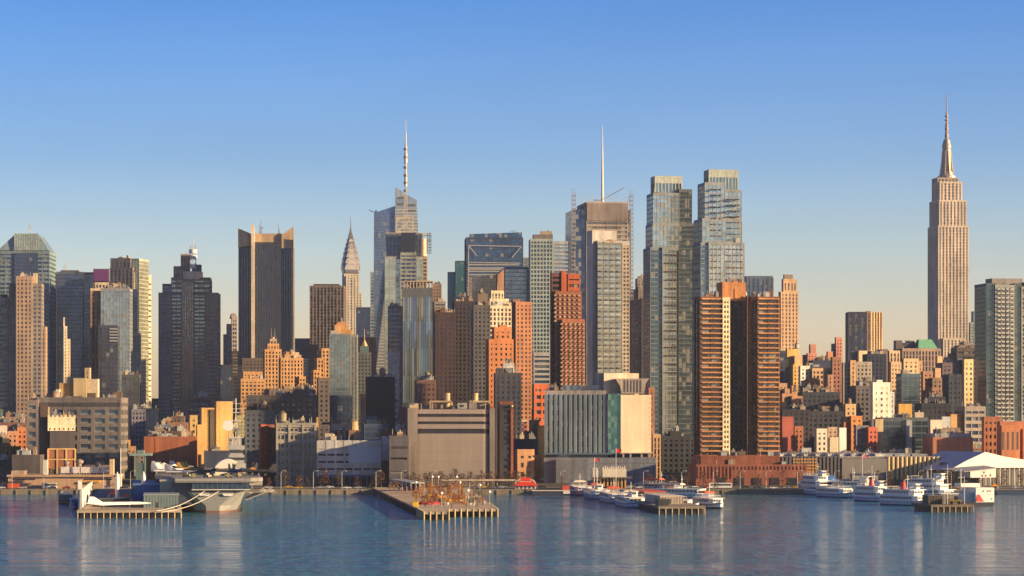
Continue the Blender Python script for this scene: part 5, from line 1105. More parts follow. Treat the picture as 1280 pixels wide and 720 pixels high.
for k in range(5):
    m = MB(); x = b.lx(76 + k * 12.4, 6); w_ = 4.9; zz = b.lz(593.5)
    m.box(x, x + w_, 6, 12, zz + .9, zz + 4.2)
    for j in range(4): m.box(x + .1 + j * 1.5, x + .35 + j * 1.5, 6.1, 6.4, zz, zz + .9)
    m.build('fabric_box', paint((.78, .72, .64)), b.o)
m = MB(); m.box(b.lx(14, 6), b.lx(31, 6), 6, 14, b.lz(593.5), b.lz(588.5)); m.build('roof_hut', wall((.5, .36, .26)), b.o)
m = MB(); m.box(b.lx(137, 3), b.lx(142, 3), 3, 6, 0, b.lz(574)); m.build('lit_pylon', wall((.70, .5, .3)), b.o)
m = MB(); m.box(b.lx(54, 6), b.lx(59, 6), 6, 8, b.lz(594), b.lz(575)); m.build('white_pylon', paint((.7, .68, .62)), b.o)
m = MB(); m.cyl(b.lx(151.3), -2, 0, b.lz(560), .35, .25, 8); m.build('light_mast', paint((.6, .6, .6)), b.o)
m = MB(); m.box(b.lx(104, 10), b.lx(138, 10), 12, 26, b.lz(594), b.lz(582))
for k in range(5): m.box(b.lx(106 + k * 7, 10), b.lx(106 + k * 7, 10) + 2, 11, 12, b.lz(590), b.lz(586))
m.build('plant_room', wall((.24, .18, .15)), b.o)
for p, q, r_ in ((83, 578, 1.6), (99, 576, 2.2), (66, 586, 1.2), (121, 580, 1.6)): m = MB(); m.lathe(b.lx(p, 8), 9, [(r_ * .5, b.lz(594)), (r_ * .5, b.lz(q) - r_), (r_, b.lz(q) - r_ * .5), (r_, b.lz(q)), (.2, b.lz(q) + r_ * .4)], 12); m.build('roof_vent', wall((.4, .3, .24)), b.o)
b.done()
# ================================================================ piers, ship, boats, small things along the river
def P(px, py, z): D = F * (H - z) / (py - YH); return X(px, D), D
TH = R(7)
def tmb(root_loc=None): return MB()
class Thing:
    def __init__(s, name, label, cat, loc, rz=0., group=None): s.o = empty(name, loc, rz, label, cat, group)
    def part(s, name, mat, fn, parent=None, smooth=False):
        m = MB(); fn(m); return m.build(name, mat, parent or s.o, smooth)
def box_part(T, name, mat, *b, parent=None): return T.part(name, mat, lambda m: m.box(*b), parent)

def pier(label, loc, w_, L, deck_c, rz=TH):
    T = Thing('pier', label, 'pier', loc, rz)
    box_part(T, 'deck', wall(deck_c, var=.8), 0, w_, 0, L, 2.2, 3.2)
    box_part(T, 'dark_shade_fill', paint((.02, .018, .015)), 1.2, w_ - 1.2, 1.2, L, -1, 2.19)  # near-black fill put in for the darkness under the deck
    n = int(w_ / 2.6)
    for k in range(n + 1): x = .3 + (w_ - .6) * k / n; T.part('pile', wall((.50, .38, .22)), lambda m: m.cyl(x, .25, -1, 2.9, .3, .26, 8))
    for k in range(1, min(34, int(L / 5))):
        for x in (.2, w_ - .2): T.part('pile', wall((.22, .17, .12)), lambda m: m.cyl(x, k * 5, -1, 2.6, .32, .3, 6))
    return T
x, D = P(96, 638, 3.2); PA = (x, D)
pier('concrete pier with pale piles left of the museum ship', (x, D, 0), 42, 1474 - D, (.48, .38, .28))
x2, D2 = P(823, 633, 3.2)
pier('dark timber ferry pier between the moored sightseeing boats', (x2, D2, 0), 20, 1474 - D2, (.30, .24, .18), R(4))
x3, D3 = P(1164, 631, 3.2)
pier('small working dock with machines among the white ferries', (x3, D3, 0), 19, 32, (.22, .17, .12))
pts = [(466, 609.5), (521, 635), (530, 640), (561, 640), (561, 636.5), (622, 636.5), (612, 629), (592, 615), (588, 609.5)]
W_ = [P(a, c, 3.2) for a, c in pts]; c0 = W_[1]
T = Thing('park_pier', 'wide public park pier with a pointed sandy deck and orange bare trees on it', 'pier', (c0[0], c0[1], 0))
loc_ = [(a - c0[0], c - c0[1]) for a, c in W_]
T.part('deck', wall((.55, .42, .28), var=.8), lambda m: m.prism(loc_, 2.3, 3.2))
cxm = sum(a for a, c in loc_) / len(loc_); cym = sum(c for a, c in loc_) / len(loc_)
T.part('dark_shade_fill', paint((.02, .018, .015)), lambda m: m.prism([(cxm + (a - cxm) * .965, cym + (c - cym) * .97) for a, c in loc_], -1, 2.29))  # shade beneath the park deck, given as a near-black fill
for (a, c) in zip(loc_[1:6], loc_[2:7]):
    L = math.dist(a, c); n = max(1, int(L / 2.4))
    for k in range(n): q = k / n; xx, yy = a[0] + (c[0] - a[0]) * q, a[1] + (c[1] - a[1]) * q + .1; T.part('pile', wall((.58, .45, .24)), lambda m: m.cyl(xx, yy, -1, 3.4, .34, .3, 7))
for k in range(40): q = k / 40; a, c = loc_[1], loc_[0]; xx, yy = a[0] + (c[0] - a[0]) * q, a[1] + (c[1] - a[1]) * q; T.part('pile', wall((.16, .12, .1)), lambda m: m.cyl(xx, yy, -1, 3., .34, .3, 6))
T.part('lawn_edging', wall((.30, .24, .12)), lambda m: m.box(14, 26, 60, 150, 3.2, 3.4))

# --- museum aircraft carrier
sx, sy = P(266, 641, 0)
T = Thing('aircraft_carrier', 'grey museum aircraft carrier with a long flight deck, seen end-on at its pier', 'ship', (sx, sy, 0), TH)
g_hull = paint((.25, .25, .24), .5); g_ship = paint((.36, .36, .35), .55)
def ring(y, wt, ww, zt=9.): return [(-wt, y, zt), (-ww, y, 3.), (-ww * .8, y, -1.2), (ww * .8, y, -1.2), (ww, y, 3.), (wt, y, zt)]
T.part('hull', g_hull, lambda m: m.loft([ring(0, 9.5, 3.), ring(4, 12.5, 8.), ring(10, 14.2, 11.4), ring(26, 14.5, 12.4), ring(44, 14.6, 12.8), ring(60, 14.6, 13.4), ring(220, 14.5, 12.5), ring(250, 11, 4), ring(262, 5, .6)]))
T.part('boot_topping', paint((.20, .10, .08)), lambda m: m.loft([[(a * 1.012, y - .05, min(z, .9)) for a, y, z in r] for r in (ring(0, 3.2, 3.), ring(4, 8.3, 8.), ring(10, 11.8, 11.4), ring(26, 12.8, 12.4), ring(44, 13.2, 12.8), ring(60, 13.7, 13.6), ring(220, 12.9, 12.7))]))
box_part(T, 'hangar', g_ship, -13.8, 13.8, 5, 252, 9, 13)
box_part(T, 'overhang_shade_box', paint((.05, .06, .09)), -17, -8.8, 1.5, 44, 3.6, 13.02)  # dark box stands for the shade under the flight deck overhang
wg = box_part(T, 'stern_gallery', glass((.06, .10, .16), 2.2, 4., bl=.02), -8.7, 15.6, -1.6, 5, 10.1, 13.02)
for k in range(12): box_part(T, 'mullion', paint((.09, .11, .14)), -8.7 + k * 2.1, -8.5 + k * 2.1, -1.7, -1.55, 10.1, 13, parent=wg)
box_part(T, 'gallery_sill', paint((.70, .68, .62)), -9, 15.8, -2.0, 5.2, 9.75, 10.08)
T.part('flight_deck', wall((.24, .23, .22), var=.8), lambda m: m.prism([(-16, -3), (16, -3), (16.4, 10), (22, 22), (22, 70), (17, 84), (18, 255), (8, 266), (-8, 266), (-16, 255), (-17, 210), (-25, 190), (-25, 70), (-18, 44)], 13.03, 14.6))
T.part('deck_edge', paint((.30, .29, .28)), lambda m: m.box(-16, 16, -3.3, -2.9, 13.6, 14.7))
box_part(T, 'side_sponson', paint((.36, .34, .31)), 15.5, 21.8, 20, 40, 11.2, 13.02)
T.part('sponson_truss', paint((.35, .33, .3)), lambda m: [m.bar((14.6, 16 + 5 * k, 5), (26 - (k % 2) * 3, 16 + 5 * k, 9.5), .28) for k in range(6)] + [m.bar((16, 16 + 5 * k, 8), (27, 19 + 5 * k, 8.8), .22) for k in range(6)] + [m.box(14.4, 28, 16, 44, 8.2, 8.5)])
for xx, w2 in ((-3.5, 5), (6.5, 5)): T.part('launch_boat', paint((.72, .70, .66)), lambda m: m.loft([[(xx + a * w2 / 2, -.8 + dy, 7.2 + z) for a, z in ((-1, 1), (-.7, 0), (.7, 0), (1, 1))] for dy in (0, 2)]))
isl = T.part('island', g_ship, lambda m: (m.box(8.6, 17.4, 128, 165, 14.6, 19), m.box(9.4, 16.8, 132, 160, 19, 23), m.box(10, 16.2, 134, 152, 23, 26), m.box(9, 17, 133, 138, 25.5, 27.5)))
T.part('funnel', g_ship, lambda m: m.box(10.2, 15.8, 146, 157, 26, 31), isl)
T.part('bridge_windows', paint((.04, .05, .06), .2), lambda m: (m.box(9.3, 16.9, 131.8, 132.05, 20.6, 21.8), m.box(9.9, 16.3, 133.8, 134.05, 24, 25)), isl)
def mastf(m):
    for a, c in ((-2, -2), (2, -2), (0, 2.5)): m.bar((13 + a, 142 + c, 26), (13, 142, 42), .32)
    m.bar((13, 142, 40), (13, 142, 50), .28, 6)
    for z, r_ in ((31, 3.6), (35, 3.), (39, 2.4), (43, 1.8)): m.box(13 - r_, 13 + r_, 142 - r_ * .6, 142 + r_ * .6, z, z + .4)
    m.bar((9, 142, 45), (17, 142, 45), .16); m.bar((10, 142, 47.5), (16, 142, 47.5), .14)
    for k in range(5): m.bar((10.5 + k * 1.4, 141, 31), (10.5 + k * 1.4, 141, 35 + (k * 7) % 4), .12)
T.part('tripod_mast', paint((.58, .55, .50)), mastf, isl)
T.part('radar_dish', paint((.74, .72, .68)), lambda m: m.loft([[(9.2 + r_ * math.cos(k * math.pi / 8), yy, 37 + r_ * math.sin(k * math.pi / 8)) for k in range(16)] for r_, yy in ((2.6, 138.5), (2.5, 139), (1.2, 139.9), (.3, 140.2))]), isl)
T.part('dish_mount', paint((.3, .3, .3)), lambda m: m.bar((9.6, 140.5, 26), (9.4, 140, 37), .3), isl)
T.part('radar_screen', paint((.2, .2, .2)), lambda m: [m.bar((14 + a * .9, 139.5, 33), (14 + a * .9, 139.5, 36.5), .1) for a in range(5)] + [m.bar((14, 139.5, 33 + a * .9), (17.8, 139.5, 33 + a * .9), .1) for a in range(5)], isl)
def arch(m):
    ring_ = lambda y, r_: [(8.5 + r_ * math.cos(a * math.pi / 14), y, 14.6 + r_ * .98 * math.sin(a * math.pi / 14)) for a in range(15)]
    m.loft([ring_(104, 6.9), ring_(126, 6.9)])
tn = Thing('fabric_shelter', 'white half-round fabric shelter standing on the flight deck', 'shelter', (0, 0, 0)); tn.o.parent = None
tn.o.location = (sx, sy, 0); tn.o.rotation_euler = (0, 0, TH)
tn.part('fabric_shell', paint((.84, .80, .72), .7, var=.2), arch)
tn.part('end_panel', paint((.78, .72, .62), .7, var=.2), lambda m: m.loft([[(8.5 + 6.7 * math.cos(a * math.pi / 14), y, 14.6 + 6.5 * math.sin(a * math.pi / 14)) for a in range(15)] for y in (103.8, 103.98)]))
c_, s_ = math.cos(TH), math.sin(TH)
def ship_pt(x, y, z=14.62): return (sx + x * c_ - y * s_, sy + x * s_ + y * c_, z)
def jet(label, colr, loc, rz, group, L=14.):
    J = Thing('jet', label, 'aircraft', loc, rz, group); mt = paint(colr, .4)
    J.part('fuselage', mt, lambda m: m.loft([[(r_ * math.cos(k * math.pi / 4), y * L, 2.0 + r_ * .9 * math.sin(k * math.pi / 4)) for k in range(8)] for y, r_ in ((-.5, .5), (-.42, .85), (-.1, .95), (.2, .75), (.38, .45), (.5, .08))]))
    for s2 in (-1, 1): J.part('wing', mt, lambda m: m.loft([[(s2 * .7, -.42 * L, z), (s2 * .7, .12 * L, z), (s2 * .42 * L, -.25 * L, z), (s2 * .42 * L, -.38 * L, z)] for z in (1.75, 1.95)]))
    for s2 in (-1, 1): J.part('tail_fin', mt, lambda m: m.loft([[(s2 * 1. + q, y, z) for y, z in ((-.5 * L, 2.4), (-.28 * L, 2.4), (-.42 * L, 5.2), (-.5 * L, 5.2))] for q in (-.08, .08)]))
    J.part('canopy', paint((.04, .05, .07), .1), lambda m: m.loft([[(r_ * math.cos(k * math.pi / 4), y * L, 2.6 + r_ * math.sin(k * math.pi / 4)) for k in range(8)] for y, r_ in ((.1, .1), (.18, .45), (.28, .4), (.36, .1))]))
    for px_, py_ in ((0, .3), (-1.4, -.2), (1.4, -.2)): J.part('landing_gear', paint((.05, .05, .05)), lambda m: m.cyl(px_, py_ * L, 0, 1.4, .2, .2, 6))
    return J.o
def tree_of(o):
    T_ = {}
    for c in bpy.data.objects:
        if c.parent: T_.setdefault(c.parent.name, []).append(c)
    return T_
j0 = jet('black swept-wing jet parked before the white fabric shelter', (.03, .03, .035), ship_pt(6, 84), TH + R(120), 'dark jets on the flight deck', 17.)
tb = tree_of(j0)
for x, y, a in ((12, 70, 200), (17, 96, 150), (21, 62, 100)): copy_tree(j0, ship_pt(x, y), TH + R(a), table=tb)
j1 = jet('pale jet parked along the left side of the flight deck', (.72, .70, .66), ship_pt(-14, 60), TH + R(-120), 'pale jets on the flight deck'); tb = tree_of(j1)
for x, y, a in ((-20, 84, -110), (-18, 108, -70), (-19, 130, -130), (-20, 154, -100), (-12, 170, -60)): copy_tree(j1, ship_pt(x, y), TH + R(a), table=tb)
j2 = jet('mustard-yellow jet in the left row on the flight deck', (.62, .36, .06), ship_pt(-9, 118), TH + R(-100), 'yellow jets on the flight deck', 12.); tb = tree_of(j2)
for x, y, a in ((-8, 142, -140),): copy_tree(j2, ship_pt(x, y), TH + R(a), table=tb)
for x, y, lb in ((-3, 92, 'dark helicopter standing mid-deck on the museum ship'),):
    J = Thing('helicopter', lb, 'helicopter', ship_pt(x, y), R(60))
    J.part('body', paint((.10, .11, .07)), lambda m: m.loft([[(r_ * math.cos(k * math.pi / 4), yy, 1.8 + r_ * math.sin(k * math.pi / 4)) for k in range(8)] for yy, r_ in ((-6, .2), (-2, .6), (-1, 1.2), (2, 1.3), (3.6, .4))]))
    J.part('rotor', paint((.04, .04, .04)), lambda m: (m.cyl(0, 0, 3, 3.6, .2), m.box(-6, 6, -.2, .2, 3.6, 3.68), m.box(-.2, .2, -6, 6, 3.69, 3.76)))
    J.part('tail_rotor', paint((.04, .04, .04)), lambda m: m.box(.3, .4, -6.4, -5.6, .9, 3.2)); J.part('skids', paint((.05, .05, .05)), lambda m: (m.box(-1, -.8, -1.5, 2.2, 0, .7), m.box(.8, 1, -1.5, 2.2, 0, .7)))
tug = Thing('deck_tractor', 'small deck tractor parked on the flight deck of the museum ship', 'tractor', ship_pt(-8, 12), TH, 'deck tractors on the flight deck')
tug.part('body', paint((.30, .26, .14)), lambda m: (m.box(-.9, .9, -1.6, 1.6, .4, 1.2), m.box(-.7, .7, -.4, .8, 1.2, 2.0)))
for a in (-.9, .9):
    for c in (-1, 1): tug.part('wheel', paint((.03, .03, .03)), lambda m: m.bar((a - .15, c, .4), (a + .15, c, .4), .4, 8))
tb = tree_of(tug.o)
for x, y, a in ((-2, 20, 40), (7, 15, 90), (12, 32, 10), (-11, 34, 70), (2, 44, 120)): copy_tree(tug.o, ship_pt(x, y), TH + R(a), table=tb)
def tent(name, label, loc, w_, d_, h, colr, rz=0., group=None):
    T = Thing(name, label, 'tent', loc, rz, group); mt = paint(colr, .7, var=.3)
    T.part('canopy', mt, lambda m: m.loft([[(-w_ / 2, -d_ / 2, h * .55), (w_ / 2, -d_ / 2, h * .55), (w_ / 2, d_ / 2, h * .55), (-w_ / 2, d_ / 2, h * .55)], [(-.2, -.2, h), (.2, -.2, h), (.2, .2, h), (-.2, .2, h)]]))
    for a, c in ((-1, -1), (1, -1), (1, 1), (-1, 1)): T.part('post', paint((.6, .6, .6)), lambda m: m.cyl(a * w_ * .46, c * d_ * .46, 0, h * .56, .12, .12, 6))
    return T.o
tent('tent', 'orange peaked tent on the flight deck behind the black jets', ship_pt(19, 72), 6, 6, 3.6, (.75, .28, .04), TH)
tent('tent', 'white peaked tent at the far left of the flight deck', ship_pt(-21, 120), 8, 8, 5, (.85, .8, .7), TH)
for k, (a, q, e, h_) in enumerate(((196, 639, (-7, 9.6), 0), (203, 640.5, (-1, 9.4), 0))):
    p0 = P(a, q, 3.3); m = MB(); e0 = ship_pt(e[0] + 4, 1, e[1]); n = 10
    pts_ = [(p0[0] + (e0[0] - p0[0]) * i / n, p0[1] + (e0[1] - p0[1]) * i / n, 3.4 + (e0[2] - 3.4) * i / n - 1.6 * math.sin(i * math.pi / n)) for i in range(n + 1)]
    for u, v in zip(pts_, pts_[1:]): m.bar(u, v, .13)
    tag(m.build('mooring_line', paint((.75, .68, .55))), ('upper' if k else 'lower') + ' thick pale mooring line sagging from ship to pier', 'mooring line')

# --- things on the museum pier
def on_pier(x, y): return (PA[0] + x * c_ - y * s_, PA[1] + x * s_ + y * c_, 3.2)
T = Thing('screen_wall', 'tall row of white screen panels stepping back along the pier edge', 'screen wall', on_pier(1, 12), TH)
for k in range(6): box_part(T, 'panel', paint((.80, .77, .70), .6, var=.3), 0, .5, k * 25, k * 25 + 24.3, .4, 8.0)
for k in range(7): box_part(T, 'post', paint((.4, .4, .38)), -.2, .7, k * 25 - .5, k * 25 - .1, 0, 8.3)
T = Thing('pylon', 'white pylon standing at the corner of the museum pier', 'pylon', on_pier(-.4, 26), TH); T.part('shaft', paint((.8, .78, .7)), lambda m: m.box(0, 1.6, 0, 1.6, 0, 11)); T.part('cap', paint((.7, .68, .6)), lambda m: m.box(-.15, 1.75, -.15, 1.75, 11, 11.5))
for k, (x, y) in enumerate(((14, 110), (25.5, 120))):
    T = Thing('rocket', ('left' if k == 0 else 'right') + ' one of two upright white rockets on the museum pier', 'rocket', on_pier(x, y))
    T.part('body', paint((.85, .83, .78), .35), lambda m: m.lathe(0, 0, [(.9, 0), (.95, 10.5), (.6, 12), (.05, 13.5)], 12)); T.part('fins', paint((.5, .08, .05)), lambda m: (m.box(-1.9, 1.9, -.1, .1, 0, 2), m.box(-.1, .1, -1.9, 1.9, 0, 1.98)))
# white delta-winged airliner, seen from behind
T = Thing('airliner', 'white delta-winged airliner parked across the museum pier, tail fin to the left', 'aircraft', on_pier(6.5, 16), R(-74)); T.o.scale = (.45, .45, .45); WP = paint((.84, .84, .82), .3, var=.2)
T.part('fuselage', WP, lambda m: m.loft([[(r_ * math.cos(k * math.pi / 6), y, 5.0 + r_ * math.sin(k * math.pi / 6)) for k in range(12)] for y, r_ in ((-8, .15), (-3, .9), (6, 1.45), (40, 1.45), (47, .9), (52, .12))]))
for s2 in (-1, 1):
    T.part('delta_wing', WP, lambda m: m.loft([[(s2 * .9, 0, z), (s2 * .9, 34, z), (s2 * 4, 22, z), (s2 * 12, 5, z - .15), (s2 * 12.4, 1, z - .2)] for z in (3.9, 4.35)]))
    T.part('engine', paint((.12, .12, .13)), lambda m: m.box(s2 * 5.6 - 1.3, s2 * 5.6 + 1.3, -1, 9, 2.5, 3.85))
    T.part('landing_gear', paint((.1, .1, .1)), lambda m: m.cyl(s2 * 4, 7, 0, 3.9, .35, .35, 8))
T.part('landing_gear', paint((.1, .1, .1)), lambda m: m.cyl(0, 32, 0, 3.9, .3, .3, 8))
T.part('tail_fin', WP, lambda m: m.loft([[(q, y, z) for y, z in ((-6, 5.6), (8, 6.2), (0, 11.2), (-4.5, 11.4))] for q in (-.2, .2)]))
T.part('red_wing_tip', paint((.7, .06, .04)), lambda m: m.box(11.6, 12.6, .9, 2.6, 3.7, 4.3))
def shed(name, label, cat, loc, w_, d_, h, c1, c2, rz=TH, ribs=True, group=None):
    T = Thing(name, label, cat, loc, rz, group)
    box_part(T, 'body', wall(c1, .6, var=.5), 0, w_, 0, d_, 0, h); box_part(T, 'roof', paint(c2), -.2, w_ + .2, -.2, d_ + .2, h, h + .35)
    if ribs:
        n = max(3, int(w_ / 1.2))
        T.part('ribs', wall(tuple(q * .75 for q in c1), .6), lambda m: [m.box(w_ * k / n - .08, w_ * k / n + .08, -.1, 0, .2, h - .1) for k in range(n + 1)] + [m.box(0, w_, -.06, 0, h * .5, h * .5 + .15)])
    box_part(T, 'door', paint((.05, .05, .06)), w_ * .35, w_ * .35 + 1.1, -.14, -.02, 0, 2.2)
    return T
shed('storage_shed', 'low teal-grey ribbed exhibition shed at the front of the museum pier', 'shed', on_pier(26.5, 30), 14.5, 30, 5.2, (.20, .27, .28), (.3, .35, .36))
shed('storage_shed', 'bright cobalt blue shed behind the teal-grey shed', 'shed', on_pier(21.5, 70), 12, 25, 8.5, (.04, .11, .36), (.12, .22, .35))
shed('storage_shed', 'pale teal pavilion with a light roof lantern beside the cobalt shed', 'shed', on_pier(33, 64), 9, 22, 10.3, (.26, .32, .33), (.45, .42, .36))
shed('storage_shed', 'long flat grey-green shed with a blue roof further along the museum pier', 'shed', on_pier(20, 140), 24, 60, 7.5, (.13, .18, .18), (.06, .12, .3))
shed('ticket_booth', 'small black booth beside the airliner', 'booth', on_pier(8, 44), 5, 6, 3.2, (.06, .07, .08), (.1, .1, .1))
shed('shipping_container', 'navy container near the foot of the screen wall', 'container', on_pier(13, 62), 7, 12, 3., (.05, .07, .12), (.08, .1, .14))
tent('tent', 'red-orange market tent near the upright rockets', on_pier(18, 96), 6, 6, 4, (.70, .16, .04))
tent('tent', 'red-striped peaked tent on the museum pier by the left rocket', on_pier(12, 140), 5, 5, 5, (.75, .12, .08))
T = Thing('gantry', 'green T-shaped gantry tower rising behind the museum pier sheds', 'gantry', (X(176, 1480), 1480, 2.45))
T.part('column', paint((.13, .2, .17)), lambda m: (m.box(-2.6, -1.8, -1, 1, 0, 18), m.box(1.8, 2.6, -1, 1, 0, 18), m.box(-1.8, 1.8, -.8, .8, 4, 14))); T.part('crossbeam', paint((.30, .42, .36)), lambda m: m.box(-6, 6, -1.3, 1.3, 18, 19.3)); T.part('cab', paint((.2, .3, .26)), lambda m: m.box(-1.8, 1.8, -1.5, 1.5, 19.3, 21))

# --- boats
def ferry(label, px, py, L, Bm, rz, decks=2, hull_c=(.62, .66, .70), top_c=(.80, .78, .72), stripe=(.05, .09, .22), roof_c=None, funnel=None, pilot=True, mast=True, group=None, sheer=1.2, awn=None, win_c=(.06, .09, .12)):
    """bow towards local -y; the boat's middle waterline sits at the given point"""
    x, D = P(px, py, 0); c, s = math.cos(rz), math.sin(rz)
    T = Thing('ferry', label, 'boat', (x - 0 * c + L / 2 * -s * .0, D + L * .35 * c, 0), rz, group); h = Bm / 2
    fb = 2.2
    sec = ((-.5, .06, 1.5), (-.44, .45, 1.3), (-.33, .82, 1.1), (-.15, 1., 1.), (.3, 1., 1.), (.44, .95, 1.02), (.5, .86, 1.05))
    def hl(m, lo, hi, k_): m.loft([[(-h * w_ * k_, y * L, fb * q * hi), (-h * w_ * k_ * .93, y * L, fb * q * lo + 0.), (h * w_ * k_ * .93, y * L, fb * q * lo), (h * w_ * k_, y * L, fb * q * hi)] for y, w_, q in sec])
    T.part('hull', paint(hull_c, .35), lambda m: hl(m, .28, 1., 1.))
    T.part('waterline_band', paint(stripe, .4), lambda m: m.loft([[(-h * w_ * .93, y * L, fb * q * .3), (-h * w_ * .85, y * L, -.6), (h * w_ * .85, y * L, -.6), (h * w_ * .93, y * L, fb * q * .3)] for y, w_, q in sec]))
    T.part('rub_rail', paint(stripe, .4), lambda m: m.loft([[(-h * w_ * 1.02, y * L * 1.003, fb * q * .80), (-h * w_ * 1.02, y * L * 1.003, fb * q * .70), (h * w_ * 1.02, y * L * 1.003, fb * q * .70), (h * w_ * 1.02, y * L * 1.003, fb * q * .80)] for y, w_, q in sec]))
    z = fb * .98
    for d in range(decks):
        k = 1 - d * .10; y0, y1 = -L * (.34 - d * .09), L * (.47 - d * .05); w_ = h * .90 * k; n = max(4, int((y1 - y0) / 2.2))
        cb = T.part('cabin', paint(top_c, .45), lambda m: m.prism([(-w_, y0 + 2), (-w_ * .6, y0), (w_ * .6, y0), (w_, y0 + 2), (w_, y1), (-w_, y1)], z, z + 2.45))
        for j in range(n):
            ya = y0 + 2.3 + (y1 - y0 - 2.6) * j / n; yb = ya + (y1 - y0 - 2.6) / n - .45
            for s2 in (-1, 1): T.part('window', paint(win_c, .12), lambda m: m.box(s2 * w_ - .05, s2 * w_ + .05, ya, yb, z + .95, z + 1.95), cb)
        for j in range(3):
            xa = -w_ * .55 + w_ * 1.1 * j / 3; xb = xa + w_ * .3; T.part('window', paint(win_c, .12), lambda m: m.box(xa, xb, y0 - .05, y0 + .05, z + .95, z + 1.95), cb); T.part('window', paint(win_c, .12), lambda m: m.box(xa * 1.3, xb * 1.3, y1 - .05, y1 + .05, z + .7, z + 1.95), cb)
        T.part('deck_edge', paint((.86, .84, .8), .5), lambda m: m.box(-w_ - .35, w_ + .35, y0 + .3, y1 + 1., z + 2.45, z + 2.65))
        z += 2.66
    w_ = h * (.9 - decks * .09); y0, y1 = -L * .2, L * .38
    T.part('railing', paint((.75, .75, .72)), lambda m: [m.bar((s2 * w_, y0 + (y1 - y0) * k / 9, z), (s2 * w_, y0 + (y1 - y0) * k / 9, z + 1.1), .06) for k in range(10) for s2 in (-1, 1)] + [m.bar((s2 * w_, y0, z + 1.1), (s2 * w_, y1, z + 1.1), .07) for s2 in (-1, 1)] + [m.bar((-w_, y, z + 1.1), (w_, y, z + 1.1), .07) for y in (y0, y1)])
    if pilot:
        ph = T.part('pilot_house', paint(top_c, .45), lambda m: m.prism([(-1.6, -L * .2), (-1, -L * .2 - 1), (1, -L * .2 - 1), (1.6, -L * .2), (1.6, -L * .08), (-1.6, -L * .08)], z, z + 2.5))
        T.part('windscreen', paint(win_c, .1), lambda m: m.box(-1.05, 1.05, -L * .2 - 1.06, -L * .2 - .9, z + 1.2, z + 2.1), ph)
        T.part('pilot_roof', paint((.85, .82, .76)), lambda m: m.box(-1.9, 1.9, -L * .2 - 1.3, -L * .07, z + 2.5, z + 2.7), ph)
    if funnel: T.part('funnel', paint(funnel, .4), lambda m: m.cyl(0, L * .12, z, z + 3.4, 1.3, 1.1, 12)); T.part('funnel_top', paint((.03, .03, .05)), lambda m: m.cyl(0, L * .12, z + 3.4, z + 4.3, 1.12, 1.05, 12))
    if awn: T.part('awning', paint(awn, .7), lambda m: m.loft([[(-w_ * .95, L * .0, z + 1.9), (w_ * .95, L * .0, z + 1.9), (w_ * .95, L * .36, z + 1.9), (-w_ * .95, L * .36, z + 1.9)], [(-w_ * .6, L * .02, z + 2.7), (w_ * .6, L * .02, z + 2.7), (w_ * .6, L * .34, z + 2.7), (-w_ * .6, L * .34, z + 2.7)]])); T.part('awning_posts', paint((.6, .6, .6)), lambda m: [m.bar((a * w_ * .9, L * q, z), (a * w_ * .9, L * q, z + 1.9), .07) for a in (-1, 1) for q in (.01, .18, .35)])
    if mast: T.part('mast', paint((.8, .78, .72)), lambda m: (m.bar((0, L * .02, z), (0, L * .02, z + 6.5), .12, 6), m.bar((-1.2, L * .02, z + 4.6), (1.2, L * .02, z + 4.6), .08)))
    return T.o
BL = dict(hull_c=(.42, .50, .60), stripe=(.03, .05, .12))
ferry('farthest of the four sightseeing boats in line, with a cream awning', 726, 619.5, 46, 10, R(5), 1, awn=(.80, .72, .6), pilot=False, **BL)
ferry('second sightseeing boat in the line, red and cream awning behind a white deck', 748, 624.5, 46, 10, R(5), 1, awn=(.72, .14, .07), **BL)
ferry('third sightseeing boat in the line, its awning bright red', 769, 629.5, 46, 10, R(5), 1, awn=(.75, .12, .05), pilot=False, **BL)
ferry('nearest sightseeing boat in the line, blue-white hull and open cream stern deck', 791, 635, 48, 10.5, R(5), 1, awn=(.74, .66, .5), **BL)
ferry('white-hulled motor boat with bright stern at the right corner of the timber ferry pier', 889, 636, 26, 7.5, R(18), 1, awn=(.75, .14, .05), hull_c=(.80, .80, .76), stripe=(.03, .03, .04), pilot=False)
ferry('cream-roofed tour boat moored behind the timber pier', 855, 623, 34, 8, R(60), 1, awn=(.78, .6, .48), pilot=False)
ferry('red-decked tour boat moored farther in behind the timber pier', 829, 615.5, 34, 8, R(55), 1, awn=(.72, .12, .08), pilot=False)
ferry('low white boat lying broadside across the head of the timber pier', 848, 637.5, 18, 5, R(88), 1, hull_c=(.82, .80, .76), stripe=(.10, .09, .09), pilot=False, mast=False)
ferry('tall three-decked white party ferry, leftmost of the right-hand boats', 1026, 619, 34, 11, R(16), 3, hull_c=(.66, .70, .74), win_c=(.07, .12, .18))
ferry('low dark-roofed dinner boat with a glassed white cabin beside the three-decker', 1050, 622.5, 30, 10, R(24), 1, awn=(.07, .05, .06), pilot=False, mast=False, hull_c=(.5, .55, .58), win_c=(.12, .12, .12))
ferry('sleek yacht with dark hull and cream decks, right of the low dark-roofed dinner boat', 1071, 620, 34, 8, R(62), 2, hull_c=(.10, .11, .16), stripe=(.02, .02, .04), top_c=(.85, .78, .66))
ferry('two-decked white ferry with a red funnel, left of the largest white ferry', 1097, 627.5, 30, 9, R(20), 2, funnel=(.60, .05, .04))
ferry('largest white ferry with red funnel and bright plain stern, in front row', 1139, 632.5, 32, 11, R(30), 2, funnel=(.60, .05, .04), hull_c=(.78, .77, .73))
ferry('tall white three-decked ferry behind the working dock', 1169, 624, 36, 11, R(34), 3, hull_c=(.75, .74, .7), funnel=(.1, .1, .12))
